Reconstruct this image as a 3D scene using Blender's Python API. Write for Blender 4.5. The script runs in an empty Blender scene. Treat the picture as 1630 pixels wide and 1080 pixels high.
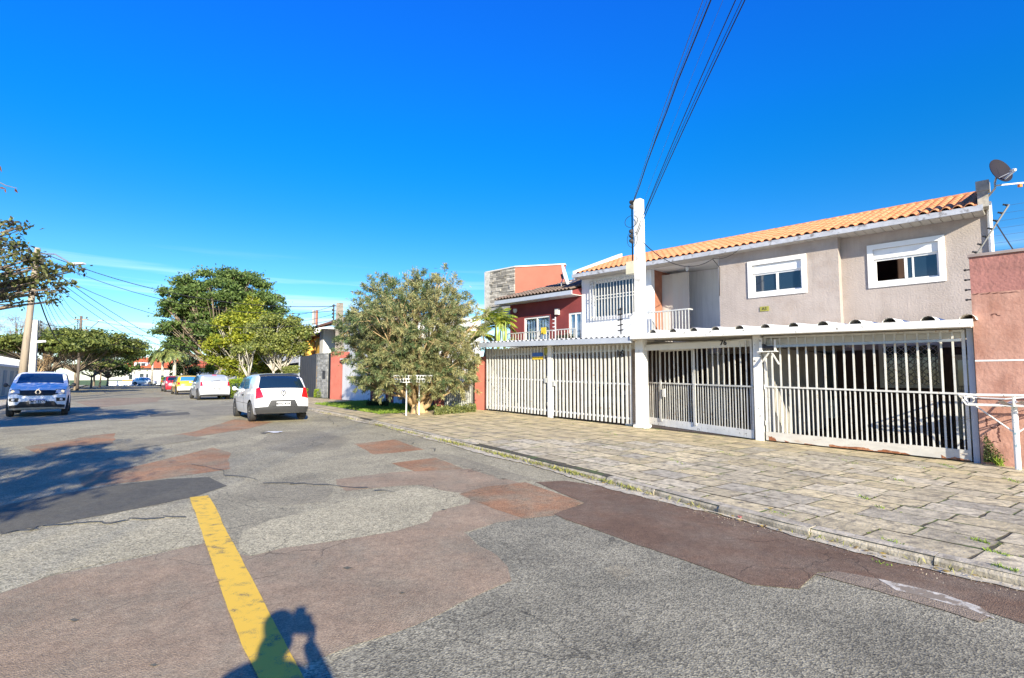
import bpy, bmesh, math, random
import numpy as np
from mathutils import Vector, Matrix
random.seed(11); RNG = np.random.default_rng(5)
S = bpy.context.scene
COL = S.collection
# ---------------------------------------------------------------- camera, sky, sun, exposure
EYE = 1.6; FOC = 870.0; PITCH = math.atan(62/870.0)
cam_d = bpy.data.cameras.new('camera'); cam = bpy.data.objects.new('camera', cam_d); COL.objects.link(cam)
cam.location = (0, 0, EYE); cam.rotation_euler = (math.pi/2 + PITCH, 0, 0)
cam_d.sensor_width = 36; cam_d.lens = 36*FOC/1630.0; cam_d.clip_start = .08; cam_d.clip_end = 6000
S.camera = cam
SUN_EL = math.radians(21.5); SUN_AZ = math.radians(160)      # azimuth clockwise from +Y
wd = bpy.data.worlds.new('World'); S.world = wd; wd.use_nodes = True
nt = wd.node_tree; nt.nodes.clear()
def wn(t, **k):
    n = nt.nodes.new(t)
    for a, b in k.items(): setattr(n, a, b)
    return n
wl = nt.links.new
sky = wn('ShaderNodeTexSky', sky_type='NISHITA', sun_disc=False, sun_elevation=SUN_EL, sun_rotation=SUN_AZ,
         altitude=900, air_density=1.0, dust_density=0.35, ozone_density=3.5)
hs = wn('ShaderNodeHueSaturation'); hs.inputs['Saturation'].default_value = 1.25; hs.inputs['Value'].default_value = 1.0
hs.inputs['Hue'].default_value = .497
tcw = wn('ShaderNodeTexCoord'); mpw = wn('ShaderNodeMapping'); mpw.inputs['Scale'].default_value = (1.0, 1.0, 24)
mpw.inputs['Rotation'].default_value = (.05, .03, .3)
nzw = wn('ShaderNodeTexNoise'); nzw.inputs['Scale'].default_value = 1.7; nzw.inputs['Detail'].default_value = 7; nzw.inputs['Roughness'].default_value = .55
rpw = wn('ShaderNodeValToRGB'); rpw.color_ramp.elements[0].position = .50; rpw.color_ramp.elements[1].position = .64
sep = wn('ShaderNodeSeparateXYZ')
low = wn('ShaderNodeMapRange'); low.inputs['From Min'].default_value = .21; low.inputs['From Max'].default_value = .06
mul = wn('ShaderNodeMath', operation='MULTIPLY'); mul2 = wn('ShaderNodeMath', operation='MULTIPLY'); mul2.inputs[1].default_value = .62
mx = wn('ShaderNodeMix', data_type='RGBA'); mx.inputs['B'].default_value = (6.5, 7.3, 8.6, 1)
bg = wn('ShaderNodeBackground'); bg.inputs['Strength'].default_value = .115
wo = wn('ShaderNodeOutputWorld')
wl(tcw.outputs['Generated'], mpw.inputs[0]); wl(mpw.outputs[0], nzw.inputs['Vector']); wl(nzw.outputs[0], rpw.inputs[0])
wl(tcw.outputs['Generated'], sep.inputs[0]); wl(sep.outputs[2], low.inputs[0])
wl(rpw.outputs[0], mul.inputs[0]); wl(low.outputs[0], mul.inputs[1]); wl(mul.outputs[0], mul2.inputs[0]); wl(mul2.outputs[0], mx.inputs['Factor'])
tint = wn('ShaderNodeValToRGB'); cr = tint.color_ramp; cr.interpolation = 'B_SPLINE'
_st = [(0, (.92, .88, .88)), (.10, (.72, .82, .86)), (.195, (.46, .70, .84)), (.27, (.20, .66, .86)), (.35, (.06, .70, .95)), (.44, (.05, .73, 1.15)), (.62, (.17, .70, 1.55))]
cr.elements[0].position = 0; cr.elements[1].position = .62
for p_, c_ in _st[1:-1]: cr.elements.new(p_)
for e_, (p_, c_) in zip(cr.elements, _st): e_.position = p_; e_.color = (c_[0]/2, c_[1]/2, c_[2]/2, 1)
wl(sep.outputs[2], tint.inputs[0])
tm = wn('ShaderNodeVectorMath', operation='MULTIPLY'); ts = wn('ShaderNodeVectorMath', operation='SCALE'); ts.inputs['Scale'].default_value = 2.0
wl(sky.outputs[0], hs.inputs['Color']); wl(hs.outputs[0], tm.inputs[0]); wl(tint.outputs[0], ts.inputs[0]); wl(ts.outputs[0], tm.inputs[1]); wl(tm.outputs[0], mx.inputs['A']); wl(mx.outputs['Result'], bg.inputs[0]); wl(bg.outputs[0], wo.inputs[0])
sd = bpy.data.lights.new('sun', 'SUN'); sun = bpy.data.objects.new('sun', sd); COL.objects.link(sun)
sd.energy = 5.0; sd.angle = math.radians(.5); sd.color = (1, .92, .75)
SD = Vector((math.sin(SUN_AZ)*math.cos(SUN_EL), math.cos(SUN_AZ)*math.cos(SUN_EL), math.sin(SUN_EL)))
sun.rotation_euler = SD.to_track_quat('Z', 'Y').to_euler()
S.view_settings.view_transform = 'Standard'; S.view_settings.look = 'None'; S.view_settings.gamma = 1
S.view_settings.use_curve_mapping = False; S.view_settings.exposure = 1.04
S.render.engine = 'CYCLES'; S.cycles.max_bounces = 6; S.cycles.transparent_max_bounces = 8

# ---------------------------------------------------------------- measuring helpers
def ray(px, py):
    y = 540-py
    return Vector((px-815, FOC*math.cos(PITCH)-y*math.sin(PITCH), FOC*math.sin(PITCH)+y*math.cos(PITCH)))
def at(px, py, Y):
    d = ray(px, py); return Vector((0, 0, EYE)) + d*(Y/d.y)
class Frame:
    def __init__(s, o, a, b): s.o = Vector(o+(0,)); s.a = Vector(a+(0,)).normalized(); s.b = Vector(b+(0,)).normalized()
    def pt(s, a, b, z=0): return s.o + s.a*a + s.b*b + Vector((0, 0, z))
    def inv(s, p): q = Vector((p[0], p[1], 0))-s.o; return q.dot(s.a), q.dot(s.b)
_a = math.radians(44.8)
FF = Frame((8.245, 9.765), (-math.sin(_a), math.cos(_a)), (math.cos(_a), math.sin(_a)))      # u to the left along the gates, D into the houses
_b = math.radians(36)
RF = Frame((0, 0), (-math.sin(_b), math.cos(_b)), (-math.cos(_b), -math.sin(_b)))            # r along the road, L to its left
def onplane(px, py, D):
    d = ray(px, py); t = (D + FF.o.dot(FF.b))/d.dot(FF.b); p = Vector((0, 0, EYE))+d*t
    u, _ = FF.inv(p); return u, p.z
KERB_L = 3.7
def kr(r): return float(np.interp(r, [-2, 3, 6, 9.5, 14], [-5.6, -5.68, -6.0, -6.2, -6.2]))
_cr = [(-60, -.1), (-10, -.03), (0, 0), (4, .02), (10, .11), (14, .21), (18, .31), (25, .345), (40, .31), (60, .28), (120, .27), (160, -.3), (240, -4), (420, -13)]
KN = list(np.arange(-12, 40, 1.5)) + list(np.arange(40.5, 130, 6)) + [150, 200, 300, 420]
KN = [-60, -30] + KN
def _zs(r):
    xs = [c[0] for c in _cr]; zs = [c[1] for c in _cr]
    w = min(3.0, 1+abs(r)*.1)
    return float(np.mean([np.interp(r+k*w/2, xs, zs) for k in (-2, -1, 0, 1, 2)]))
KZ = [_zs(k) for k in KN]
def zroad(r): return float(np.interp(r, KN, KZ))
def gateL(r): return min(-9.6, -12.41+.155*(r-3.05)) if r < 20 else -9.4
def zgate(r): return zroad(r)+float(np.interp(r, [3, 10, 16, 20, 40], [.09, .19, .25, .2, .16]))
def gz(x, y):
    r, L = RF.inv((x, y)); z = zroad(r)
    if L > KERB_L: return z+.12
    k_ = kr(r)
    if L < k_:
        w = min(1, (k_-L)/(k_-gateL(r))); return (z+.09)*(1-w)+zgate(r)*w
    return z
def gpt(px, py, dz=0):
    d = ray(px, py); t = 1.6/max(1e-6, -d.z)
    for _ in range(25):
        p = Vector((0, 0, EYE))+d*t; t = (gz(p.x, p.y)+dz-EYE)/d.z
    p = Vector((0, 0, EYE))+d*t
    return p
# ---------------------------------------------------------------- object helpers
WM = {}
def tag(o, label=None, cat=None, group=None, kind=None):
    if label: o['label'] = label
    if cat: o['category'] = cat
    if group: o['group'] = group
    if kind: o['kind'] = kind
    return o
def thing(name, label, cat, loc=(0, 0, 0), rz=0, group=None):
    o = bpy.data.objects.new(name, None); COL.objects.link(o); o.location = loc; o.rotation_euler = (0, 0, rz)
    o.empty_display_size = .2
    WM[o.name] = Matrix.Translation(Vector(loc)) @ Matrix.Rotation(rz, 4, 'Z')
    return tag(o, label, cat, group)
class MB:
    def __init__(s): s.v = []; s.f = []; s.smooth = False
    def add(s, vs, fs):
        n = len(s.v); s.v += [tuple(v) for v in vs]; s.f += [tuple(i+n for i in f) for f in fs]; return s
    def hexa(s, c):  # 8 corners: bottom 4 ring, top 4 ring
        return s.add(c, [(0, 3, 2, 1), (4, 5, 6, 7), (0, 1, 5, 4), (1, 2, 6, 5), (2, 3, 7, 6), (3, 0, 4, 7)])
    def box(s, fr, a0, a1, b0, b1, z0, z1):
        return s.hexa([fr.pt(a, b, z) for z in (z0, z1) for a, b in ((a0, b0), (a1, b0), (a1, b1), (a0, b1))])
    def wbox(s, c, sx, sy, sz, rz=0):   # centre of the base
        f = Frame((c[0], c[1]), (math.cos(rz), math.sin(rz)), (-math.sin(rz), math.cos(rz)))
        return s.box(f, -sx/2, sx/2, -sy/2, sy/2, c[2], c[2]+sz)
    def bar(s, p, q, w, h=None):        # rectangular bar between two points
        p, q = Vector(p), Vector(q); h = h or w; d = (q-p).normalized()
        up = Vector((0, 0, 1)) if abs(d.z) < .9 else Vector((FF.a.x, FF.a.y, 0))
        x = d.cross(up).normalized()*w/2; y = d.cross(x).normalized()*h/2
        return s.hexa([p-x-y, p+x-y, p+x+y, p-x+y, q-x-y, q+x-y, q+x+y, q-x+y])
    def tube(s, pts, r, n=6, cap=True):
        pts = [Vector(p) for p in pts]; rs = r if isinstance(r, (list, tuple)) else [r]*len(pts); base = len(s.v); px = None
        for i, p in enumerate(pts):
            d = (pts[min(i+1, len(pts)-1)]-pts[max(i-1, 0)]).normalized()
            if px is None: px = d.cross(Vector((0, 0, 1)) if abs(d.z) < .9 else Vector((1, 0, 0))).normalized()
            px = (px-d*px.dot(d)).normalized(); py = d.cross(px)
            for k in range(n):
                a = 2*math.pi*k/n; s.v.append(tuple(p+(px*math.cos(a)+py*math.sin(a))*rs[i]))
        for i in range(len(pts)-1):
            for k in range(n):
                a = base+i*n+k; b = base+i*n+(k+1) % n; s.f.append((a, b, b+n, a+n))
        if cap:
            s.f.append(tuple(base+k for k in range(n))[::-1]); e = base+(len(pts)-1)*n; s.f.append(tuple(e+k for k in range(n)))
        return s
    def lathe(s, prof, c, axis, n=16):   # prof: (along, radius)
        c = Vector(c); ax = Vector(axis).normalized(); x = ax.cross(Vector((0, 0, 1)) if abs(ax.z) < .9 else Vector((1, 0, 0))).normalized(); y = ax.cross(x)
        b = len(s.v)
        for h, r in prof:
            for k in range(n):
                a = 2*math.pi*k/n; s.v.append(tuple(c+ax*h+(x*math.cos(a)+y*math.sin(a))*r))
        for i in range(len(prof)-1):
            for k in range(n):
                p = b+i*n+k; q = b+i*n+(k+1) % n; s.f.append((p, q, q+n, p+n))
        s.f.append(tuple(b+k for k in range(n))[::-1]); e = b+(len(prof)-1)*n; s.f.append(tuple(e+k for k in range(n)))
        return s
    def grid(s, rows):                   # list of rows of points
        b = len(s.v); n = len(rows[0])
        for r in rows: s.v += [tuple(p) for p in r]
        for i in range(len(rows)-1):
            for j in range(n-1):
                a = b+i*n+j; s.f.append((a, a+1, a+1+n, a+n))
        return s
    def build(s, name, mat, parent=None, smooth=None, fix=True, label=None, kind=None):
        me = bpy.data.meshes.new(name); W = WM[parent.name] if parent else None
        if W is None and s.v:
            lo = np.min(np.array(s.v), 0); hi = np.max(np.array(s.v), 0); loc = Vector(((lo[0]+hi[0])/2, (lo[1]+hi[1])/2, lo[2]))
            W2 = Matrix.Translation(loc)
        else: W2 = W
        Wi = W2.inverted() if W2 else Matrix()
        me.from_pydata([tuple(Wi @ Vector(v)) for v in s.v], [], s.f)
        if fix:
            bm = bmesh.new(); bm.from_mesh(me); bmesh.ops.recalc_face_normals(bm, faces=bm.faces); bm.to_mesh(me); bm.free()
        if smooth if smooth is not None else s.smooth: me.polygons.foreach_set('use_smooth', [True]*len(me.polygons))
        me.materials.append(mat); o = bpy.data.objects.new(name, me); COL.objects.link(o)
        if parent: o.parent = parent; WM[o.name] = W
        else: o.location = W2.to_translation(); WM[o.name] = W2
        tag(o, label=label, kind=kind)
        return o
def copy_at(o, d, parent=None, rot=None):     # copy one part, shifted by a world vector
    c = o.copy(); COL.objects.link(c); p = parent or o.parent; c.parent = p
    R = WM[p.name].to_3x3().inverted() if p else Matrix.Identity(3)
    c.location = o.location + R @ Vector(d); WM[c.name] = WM[o.name]
    return c
def struct(mb, name, mat, **k):
    o = mb.build(name, mat, **k); o['kind'] = 'structure'; return o
def catenary(p, q, sag, n=14):
    p, q = Vector(p), Vector(q); return [p.lerp(q, i/n)-Vector((0, 0, sag*4*(i/n)*(1-i/n))) for i in range(n+1)]
def wall_cells(mb, fr, us, ds, zs, hole):
    """box wall cut into cells (us x zs) between ds; hole(i,j) True leaves the cell open"""
    nu, nz = len(us)-1, len(zs)-1; sol = lambda i, j: 0 <= i < nu and 0 <= j < nz and not hole(i, j)
    d0, d1 = ds
    for i in range(nu):
        for j in range(nz):
            if not sol(i, j): continue
            a0, a1, z0, z1 = us[i], us[i+1], zs[j], zs[j+1]; q = lambda *c: mb.add([fr.pt(*p) for p in c], [(0, 1, 2, 3)])
            q((a0, d0, z0), (a1, d0, z0), (a1, d0, z1), (a0, d0, z1)); q((a0, d1, z0), (a1, d1, z0), (a1, d1, z1), (a0, d1, z1))
            if not sol(i-1, j): q((a0, d0, z0), (a0, d1, z0), (a0, d1, z1), (a0, d0, z1))
            if not sol(i+1, j): q((a1, d0, z0), (a1, d1, z0), (a1, d1, z1), (a1, d0, z1))
            if not sol(i, j-1): q((a0, d0, z0), (a1, d0, z0), (a1, d1, z0), (a0, d1, z0))
            if not sol(i, j+1): q((a0, d0, z1), (a1, d0, z1), (a1, d1, z1), (a0, d1, z1))
    return mb
def weld(o):
    bm = bmesh.new(); bm.from_mesh(o.data); bmesh.ops.remove_doubles(bm, verts=bm.verts, dist=1e-4)
    bmesh.ops.recalc_face_normals(bm, faces=bm.faces); bm.to_mesh(o.data); bm.free(); return o
def text(s, size, loc, xdir, ydir, mat, parent, name='lettering', depth=.003, bold=0.0):
    cu = bpy.data.curves.new('t', 'FONT'); cu.body = s; cu.size = size; cu.extrude = depth; cu.align_x = 'CENTER'; cu.align_y = 'CENTER'; cu.offset = bold
    cu.resolution_u = 2
    t = bpy.data.objects.new('t', cu); COL.objects.link(t)
    dg = bpy.context.evaluated_depsgraph_get(); me = bpy.data.meshes.new_from_object(t.evaluated_get(dg))
    bpy.data.objects.remove(t); x = Vector(xdir).normalized(); y = Vector(ydir).normalized(); z = x.cross(y)
    M = Matrix.Translation(Vector(loc)) @ Matrix(((x.x, y.x, z.x, 0), (x.y, y.y, z.y, 0), (x.z, y.z, z.z, 0), (0, 0, 0, 1)))
    me.transform(WM[parent.name].inverted() @ M); me.materials.clear(); me.materials.append(mat)
    o = bpy.data.objects.new(name, me); COL.objects.link(o); o.parent = parent; WM[o.name] = WM[parent.name]; return o
# ---------------------------------------------------------------- materials
def nodes(m):
    m.use_nodes = True; t = m.node_tree; return t, t.nodes, t.links.new, t.nodes['Principled BSDF']
def pm(name, col, rough=.7, var=.18, scale=2.0, bump=.15, bscale=80, metal=0, spec=None, rnd=0, dirt=None, dscale=4, dpos=(.55, .7), coat=0, col2=None, detail=6, hue=0, bdist=.004, stretch=None, obj_coord=True, streak=0):
    m = bpy.data.materials.new(name); t, N, L, b = nodes(m)
    b.inputs['Roughness'].default_value = rough; b.inputs['Metallic'].default_value = metal
    if spec is not None: b.inputs['Specular IOR Level'].default_value = spec
    if coat: b.inputs['Coat Weight'].default_value = coat; b.inputs['Coat Roughness'].default_value = .04
    tc = N.new('ShaderNodeTexCoord'); vec = tc.outputs['Object']
    if stretch:
        mp = N.new('ShaderNodeMapping'); mp.inputs['Scale'].default_value = stretch; L(vec, mp.inputs[0]); vec = mp.outputs[0]
    if rnd:
        oi = N.new('ShaderNodeObjectInfo'); va = N.new('ShaderNodeVectorMath'); va.operation = 'MULTIPLY_ADD'; va.inputs[1].default_value = (1, 1, 1)
        sc = N.new('ShaderNodeVectorMath'); sc.operation = 'SCALE'; sc.inputs[0].default_value = (31, 17, 5); L(oi.outputs['Random'], sc.inputs['Scale'])
        L(vec, va.inputs[0]); L(sc.outputs[0], va.inputs[2]); vec = va.outputs[0]
    nz = N.new('ShaderNodeTexNoise'); nz.inputs['Scale'].default_value = scale; nz.inputs['Detail'].default_value = detail; L(vec, nz.inputs['Vector'])
    mr = N.new('ShaderNodeMapRange'); mr.inputs['From Min'].default_value = .3; mr.inputs['From Max'].default_value = .7
    mr.inputs['To Min'].default_value = 1-var; mr.inputs['To Max'].default_value = 1+var; L(nz.outputs[0], mr.inputs[0])
    c = N.new('ShaderNodeRGB'); c.outputs[0].default_value = (*col, 1); cur = c.outputs[0]
    if rnd and col2:
        m0 = N.new('ShaderNodeMix'); m0.data_type = 'RGBA'; L(oi.outputs['Random'], m0.inputs['Factor']); L(cur, m0.inputs['A']); m0.inputs['B'].default_value = (*col2, 1); cur = m0.outputs['Result']
    elif col2:
        n2 = N.new('ShaderNodeTexNoise'); n2.inputs['Scale'].default_value = scale*.37; n2.inputs['Detail'].default_value = 4; L(vec, n2.inputs['Vector'])
        r2 = N.new('ShaderNodeMapRange'); r2.inputs['From Min'].default_value = .42; r2.inputs['From Max'].default_value = .58; L(n2.outputs[0], r2.inputs[0])
        m0 = N.new('ShaderNodeMix'); m0.data_type = 'RGBA'; L(r2.outputs[0], m0.inputs['Factor']); L(cur, m0.inputs['A']); m0.inputs['B'].default_value = (*col2, 1); cur = m0.outputs['Result']
    vs = N.new('ShaderNodeVectorMath'); vs.operation = 'SCALE'; L(cur, vs.inputs[0]); L(mr.outputs[0], vs.inputs['Scale']); cur = vs.outputs[0]
    if rnd:
        r3 = N.new('ShaderNodeMath'); r3.operation = 'MULTIPLY'; r3.inputs[1].default_value = 7.31; L(oi.outputs['Random'], r3.inputs[0])
        r4 = N.new('ShaderNodeMath'); r4.operation = 'FRACT'; L(r3.outputs[0], r4.inputs[0])
        r5 = N.new('ShaderNodeMapRange'); r5.inputs['To Min'].default_value = 1-rnd; r5.inputs['To Max'].default_value = 1+rnd; L(r4.outputs[0], r5.inputs[0])
        v2 = N.new('ShaderNodeVectorMath'); v2.operation = 'SCALE'; L(cur, v2.inputs[0]); L(r5.outputs[0], v2.inputs['Scale']); cur = v2.outputs[0]
    if dirt:
        n3 = N.new('ShaderNodeTexNoise'); n3.inputs['Scale'].default_value = dscale; n3.inputs['Detail'].default_value = 8; n3.inputs['Roughness'].default_value = .65; L(vec, n3.inputs['Vector'])
        r6 = N.new('ShaderNodeMapRange'); r6.inputs['From Min'].default_value = dpos[0]; r6.inputs['From Max'].default_value = dpos[1]; L(n3.outputs[0], r6.inputs[0])
        m1 = N.new('ShaderNodeMix'); m1.data_type = 'RGBA'; L(r6.outputs[0], m1.inputs['Factor']); L(cur, m1.inputs['A']); m1.inputs['B'].default_value = (*dirt, 1); cur = m1.outputs['Result']
    if streak:
        ms_ = N.new('ShaderNodeMapping'); ms_.inputs['Scale'].default_value = (5, 5, .35); L(tc.outputs['Object'], ms_.inputs[0])
        n7 = N.new('ShaderNodeTexNoise'); n7.inputs['Scale'].default_value = 1.6; n7.inputs['Detail'].default_value = 6; n7.inputs['Roughness'].default_value = .65; L(ms_.outputs[0], n7.inputs['Vector'])
        r7 = N.new('ShaderNodeMapRange'); r7.inputs['From Min'].default_value = .48; r7.inputs['From Max'].default_value = .72; r7.inputs['To Min'].default_value = 1; r7.inputs['To Max'].default_value = 1-streak*1.6; L(n7.outputs[0], r7.inputs[0])
        v7 = N.new('ShaderNodeVectorMath'); v7.operation = 'SCALE'; L(cur, v7.inputs[0]); L(r7.outputs[0], v7.inputs['Scale']); cur = v7.outputs[0]
    L(cur, b.inputs['Base Color'])
    if bump:
        nb = N.new('ShaderNodeTexNoise'); nb.inputs['Scale'].default_value = bscale; nb.inputs['Detail'].default_value = 4; L(vec, nb.inputs['Vector'])
        bp = N.new('ShaderNodeBump'); bp.inputs['Strength'].default_value = bump; bp.inputs['Distance'].default_value = bdist; L(nb.outputs[0], bp.inputs['Height']); L(bp.outputs[0], b.inputs['Normal'])
    return m
def asphalt(name, col, grain=.5, gscale=95, big=.15, crack=True, col2=None, mixc=None):
    m = bpy.data.materials.new(name); t, N, L, b = nodes(m); b.inputs['Roughness'].default_value = .82; b.inputs['Specular IOR Level'].default_value = .35
    g = N.new('ShaderNodeNewGeometry'); P = g.outputs['Position']
    v = N.new('ShaderNodeTexVoronoi'); v.inputs['Scale'].default_value = gscale; L(P, v.inputs['Vector'])
    sp = N.new('ShaderNodeSeparateColor'); L(v.outputs['Color'], sp.inputs[0])
    mr = N.new('ShaderNodeMapRange'); mr.inputs['To Min'].default_value = 1-grain; mr.inputs['To Max'].default_value = 1+grain; L(sp.outputs[0], mr.inputs[0])
    n1 = N.new('ShaderNodeTexNoise'); n1.inputs['Scale'].default_value = 1.1; n1.inputs['Detail'].default_value = 6; n1.inputs['Roughness'].default_value = .6; L(P, n1.inputs['Vector'])
    m1 = N.new('ShaderNodeMapRange'); m1.inputs['From Min'].default_value = .3; m1.inputs['From Max'].default_value = .7; m1.inputs['To Min'].default_value = 1-big; m1.inputs['To Max'].default_value = 1+big; L(n1.outputs[0], m1.inputs[0])
    n2 = N.new('ShaderNodeTexNoise'); n2.inputs['Scale'].default_value = 14; n2.inputs['Detail'].default_value = 5; L(P, n2.inputs['Vector'])
    m2 = N.new('ShaderNodeMapRange'); m2.inputs['From Min'].default_value = .3; m2.inputs['From Max'].default_value = .7; m2.inputs['To Min'].default_value = .86; m2.inputs['To Max'].default_value = 1.14; L(n2.outputs[0], m2.inputs[0])
    a = N.new('ShaderNodeMath'); a.operation = 'MULTIPLY'; L(mr.outputs[0], a.inputs[0]); L(m1.outputs[0], a.inputs[1])
    a2 = N.new('ShaderNodeMath'); a2.operation = 'MULTIPLY'; L(a.outputs[0], a2.inputs[0]); L(m2.outputs[0], a2.inputs[1])
    cur = None
    if mixc:
        n6 = N.new('ShaderNodeTexNoise'); n6.inputs['Scale'].default_value = 1.3; n6.inputs['Detail'].default_value = 8; n6.inputs['Roughness'].default_value = .7; L(P, n6.inputs['Vector'])
        r6 = N.new('ShaderNodeMapRange'); r6.inputs['From Min'].default_value = .42; r6.inputs['From Max'].default_value = .68; L(n6.outputs[0], r6.inputs[0])
        m6 = N.new('ShaderNodeMix'); m6.data_type = 'RGBA'; L(r6.outputs[0], m6.inputs['Factor']); m6.inputs['A'].default_value = (*col, 1); m6.inputs['B'].default_value = (*mixc, 1); cur = m6.outputs['Result']
    if col2:
        n5 = N.new('ShaderNodeTexNoise'); n5.inputs['Scale'].default_value = .45; n5.inputs['Detail'].default_value = 5; n5.inputs['Distortion'].default_value = .8
        mp = N.new('ShaderNodeMapping'); mp.inputs['Rotation'].default_value = (0, 0, -.63); mp.inputs['Scale'].default_value = (1, .45, 1); L(P, mp.inputs[0]); L(mp.outputs[0], n5.inputs['Vector'])
        r5 = N.new('ShaderNodeMapRange'); r5.inputs['From Min'].default_value = .49; r5.inputs['From Max'].default_value = .54; L(n5.outputs[0], r5.inputs[0])
        m5 = N.new('ShaderNodeMix'); m5.data_type = 'RGBA'; L(r5.outputs[0], m5.inputs['Factor']); m5.inputs['A'].default_value = (*col, 1); m5.inputs['B'].default_value = (*col2, 1); cur = m5.outputs['Result']
    vs = N.new('ShaderNodeVectorMath'); vs.operation = 'SCALE'; vs.inputs[0].default_value = col
    if cur: L(cur, vs.inputs[0])
    L(a2.outputs[0], vs.inputs['Scale']); cur = vs.outputs[0]; h = mr.outputs[0]
    if crack:
        nd = N.new('ShaderNodeTexNoise'); nd.inputs['Scale'].default_value = 1.6; nd.inputs['Detail'].default_value = 5; L(P, nd.inputs['Vector'])
        md = N.new('ShaderNodeMix'); md.data_type = 'VECTOR'; md.inputs['Factor'].default_value = .30; L(P, md.inputs['A']); L(nd.outputs['Color'], md.inputs['B'])
        vc = N.new('ShaderNodeTexVoronoi'); vc.feature = 'DISTANCE_TO_EDGE'; vc.inputs['Scale'].default_value = 1.7; L(md.outputs['Result'], vc.inputs['Vector'])
        rc = N.new('ShaderNodeMapRange'); rc.inputs['From Min'].default_value = .001; rc.inputs['From Max'].default_value = .008; rc.inputs['To Min'].default_value = .45; L(vc.outputs[0], rc.inputs[0])
        # cracks come and go
        ng = N.new('ShaderNodeTexNoise'); ng.inputs['Scale'].default_value = .5; L(P, ng.inputs['Vector'])
        rg = N.new('ShaderNodeMapRange'); rg.inputs['From Min'].default_value = .49; rg.inputs['From Max'].default_value = .56; L(ng.outputs[0], rg.inputs[0])
        mc = N.new('ShaderNodeMix'); mc.data_type = 'FLOAT'; L(rg.outputs[0], mc.inputs['Factor']); mc.inputs['A'].default_value = 1; L(rc.outputs[0], mc.inputs['B'])
        v3 = N.new('ShaderNodeVectorMath'); v3.operation = 'SCALE'; L(cur, v3.inputs[0]); L(mc.outputs['Result'], v3.inputs['Scale']); cur = v3.outputs[0]
    L(cur, b.inputs['Base Color'])
    bp = N.new('ShaderNodeBump'); bp.inputs['Strength'].default_value = .55; bp.inputs['Distance'].default_value = .006; L(v.outputs['Distance'], bp.inputs['Height']); L(bp.outputs[0], b.inputs['Normal'])
    return m
def leafmat(name, c1, c2, trans=.35, rough=.5):
    m = bpy.data.materials.new(name); t, N, L, b = nodes(m); b.inputs['Roughness'].default_value = rough; b.inputs['Specular IOR Level'].default_value = .4
    at_ = N.new('ShaderNodeAttribute'); at_.attribute_name = 'tint'
    mx = N.new('ShaderNodeMix'); mx.data_type = 'RGBA'; L(at_.outputs['Fac'], mx.inputs['Factor']); mx.inputs['A'].default_value = (*c1, 1); mx.inputs['B'].default_value = (*c2, 1)
    L(mx.outputs['Result'], b.inputs['Base Color'])
    tr = N.new('ShaderNodeBsdfTranslucent'); L(mx.outputs['Result'], tr.inputs[0]); ms = N.new('ShaderNodeMixShader'); ms.inputs[0].default_value = trans
    L(b.outputs[0], ms.inputs[1]); L(tr.outputs[0], ms.inputs[2]); L(ms.outputs[0], N['Material Output'].inputs[0])
    return m
def glassy(name, col=(.015, .03, .05), rough=.04, spec=.8):
    m = bpy.data.materials.new(name); t, N, L, b = nodes(m); b.inputs['Base Color'].default_value = (*col, 1); b.inputs['Roughness'].default_value = rough; b.inputs['Specular IOR Level'].default_value = spec
    b.inputs['Coat Weight'].default_value = .6; b.inputs['Coat Roughness'].default_value = .02
    return m
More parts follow.
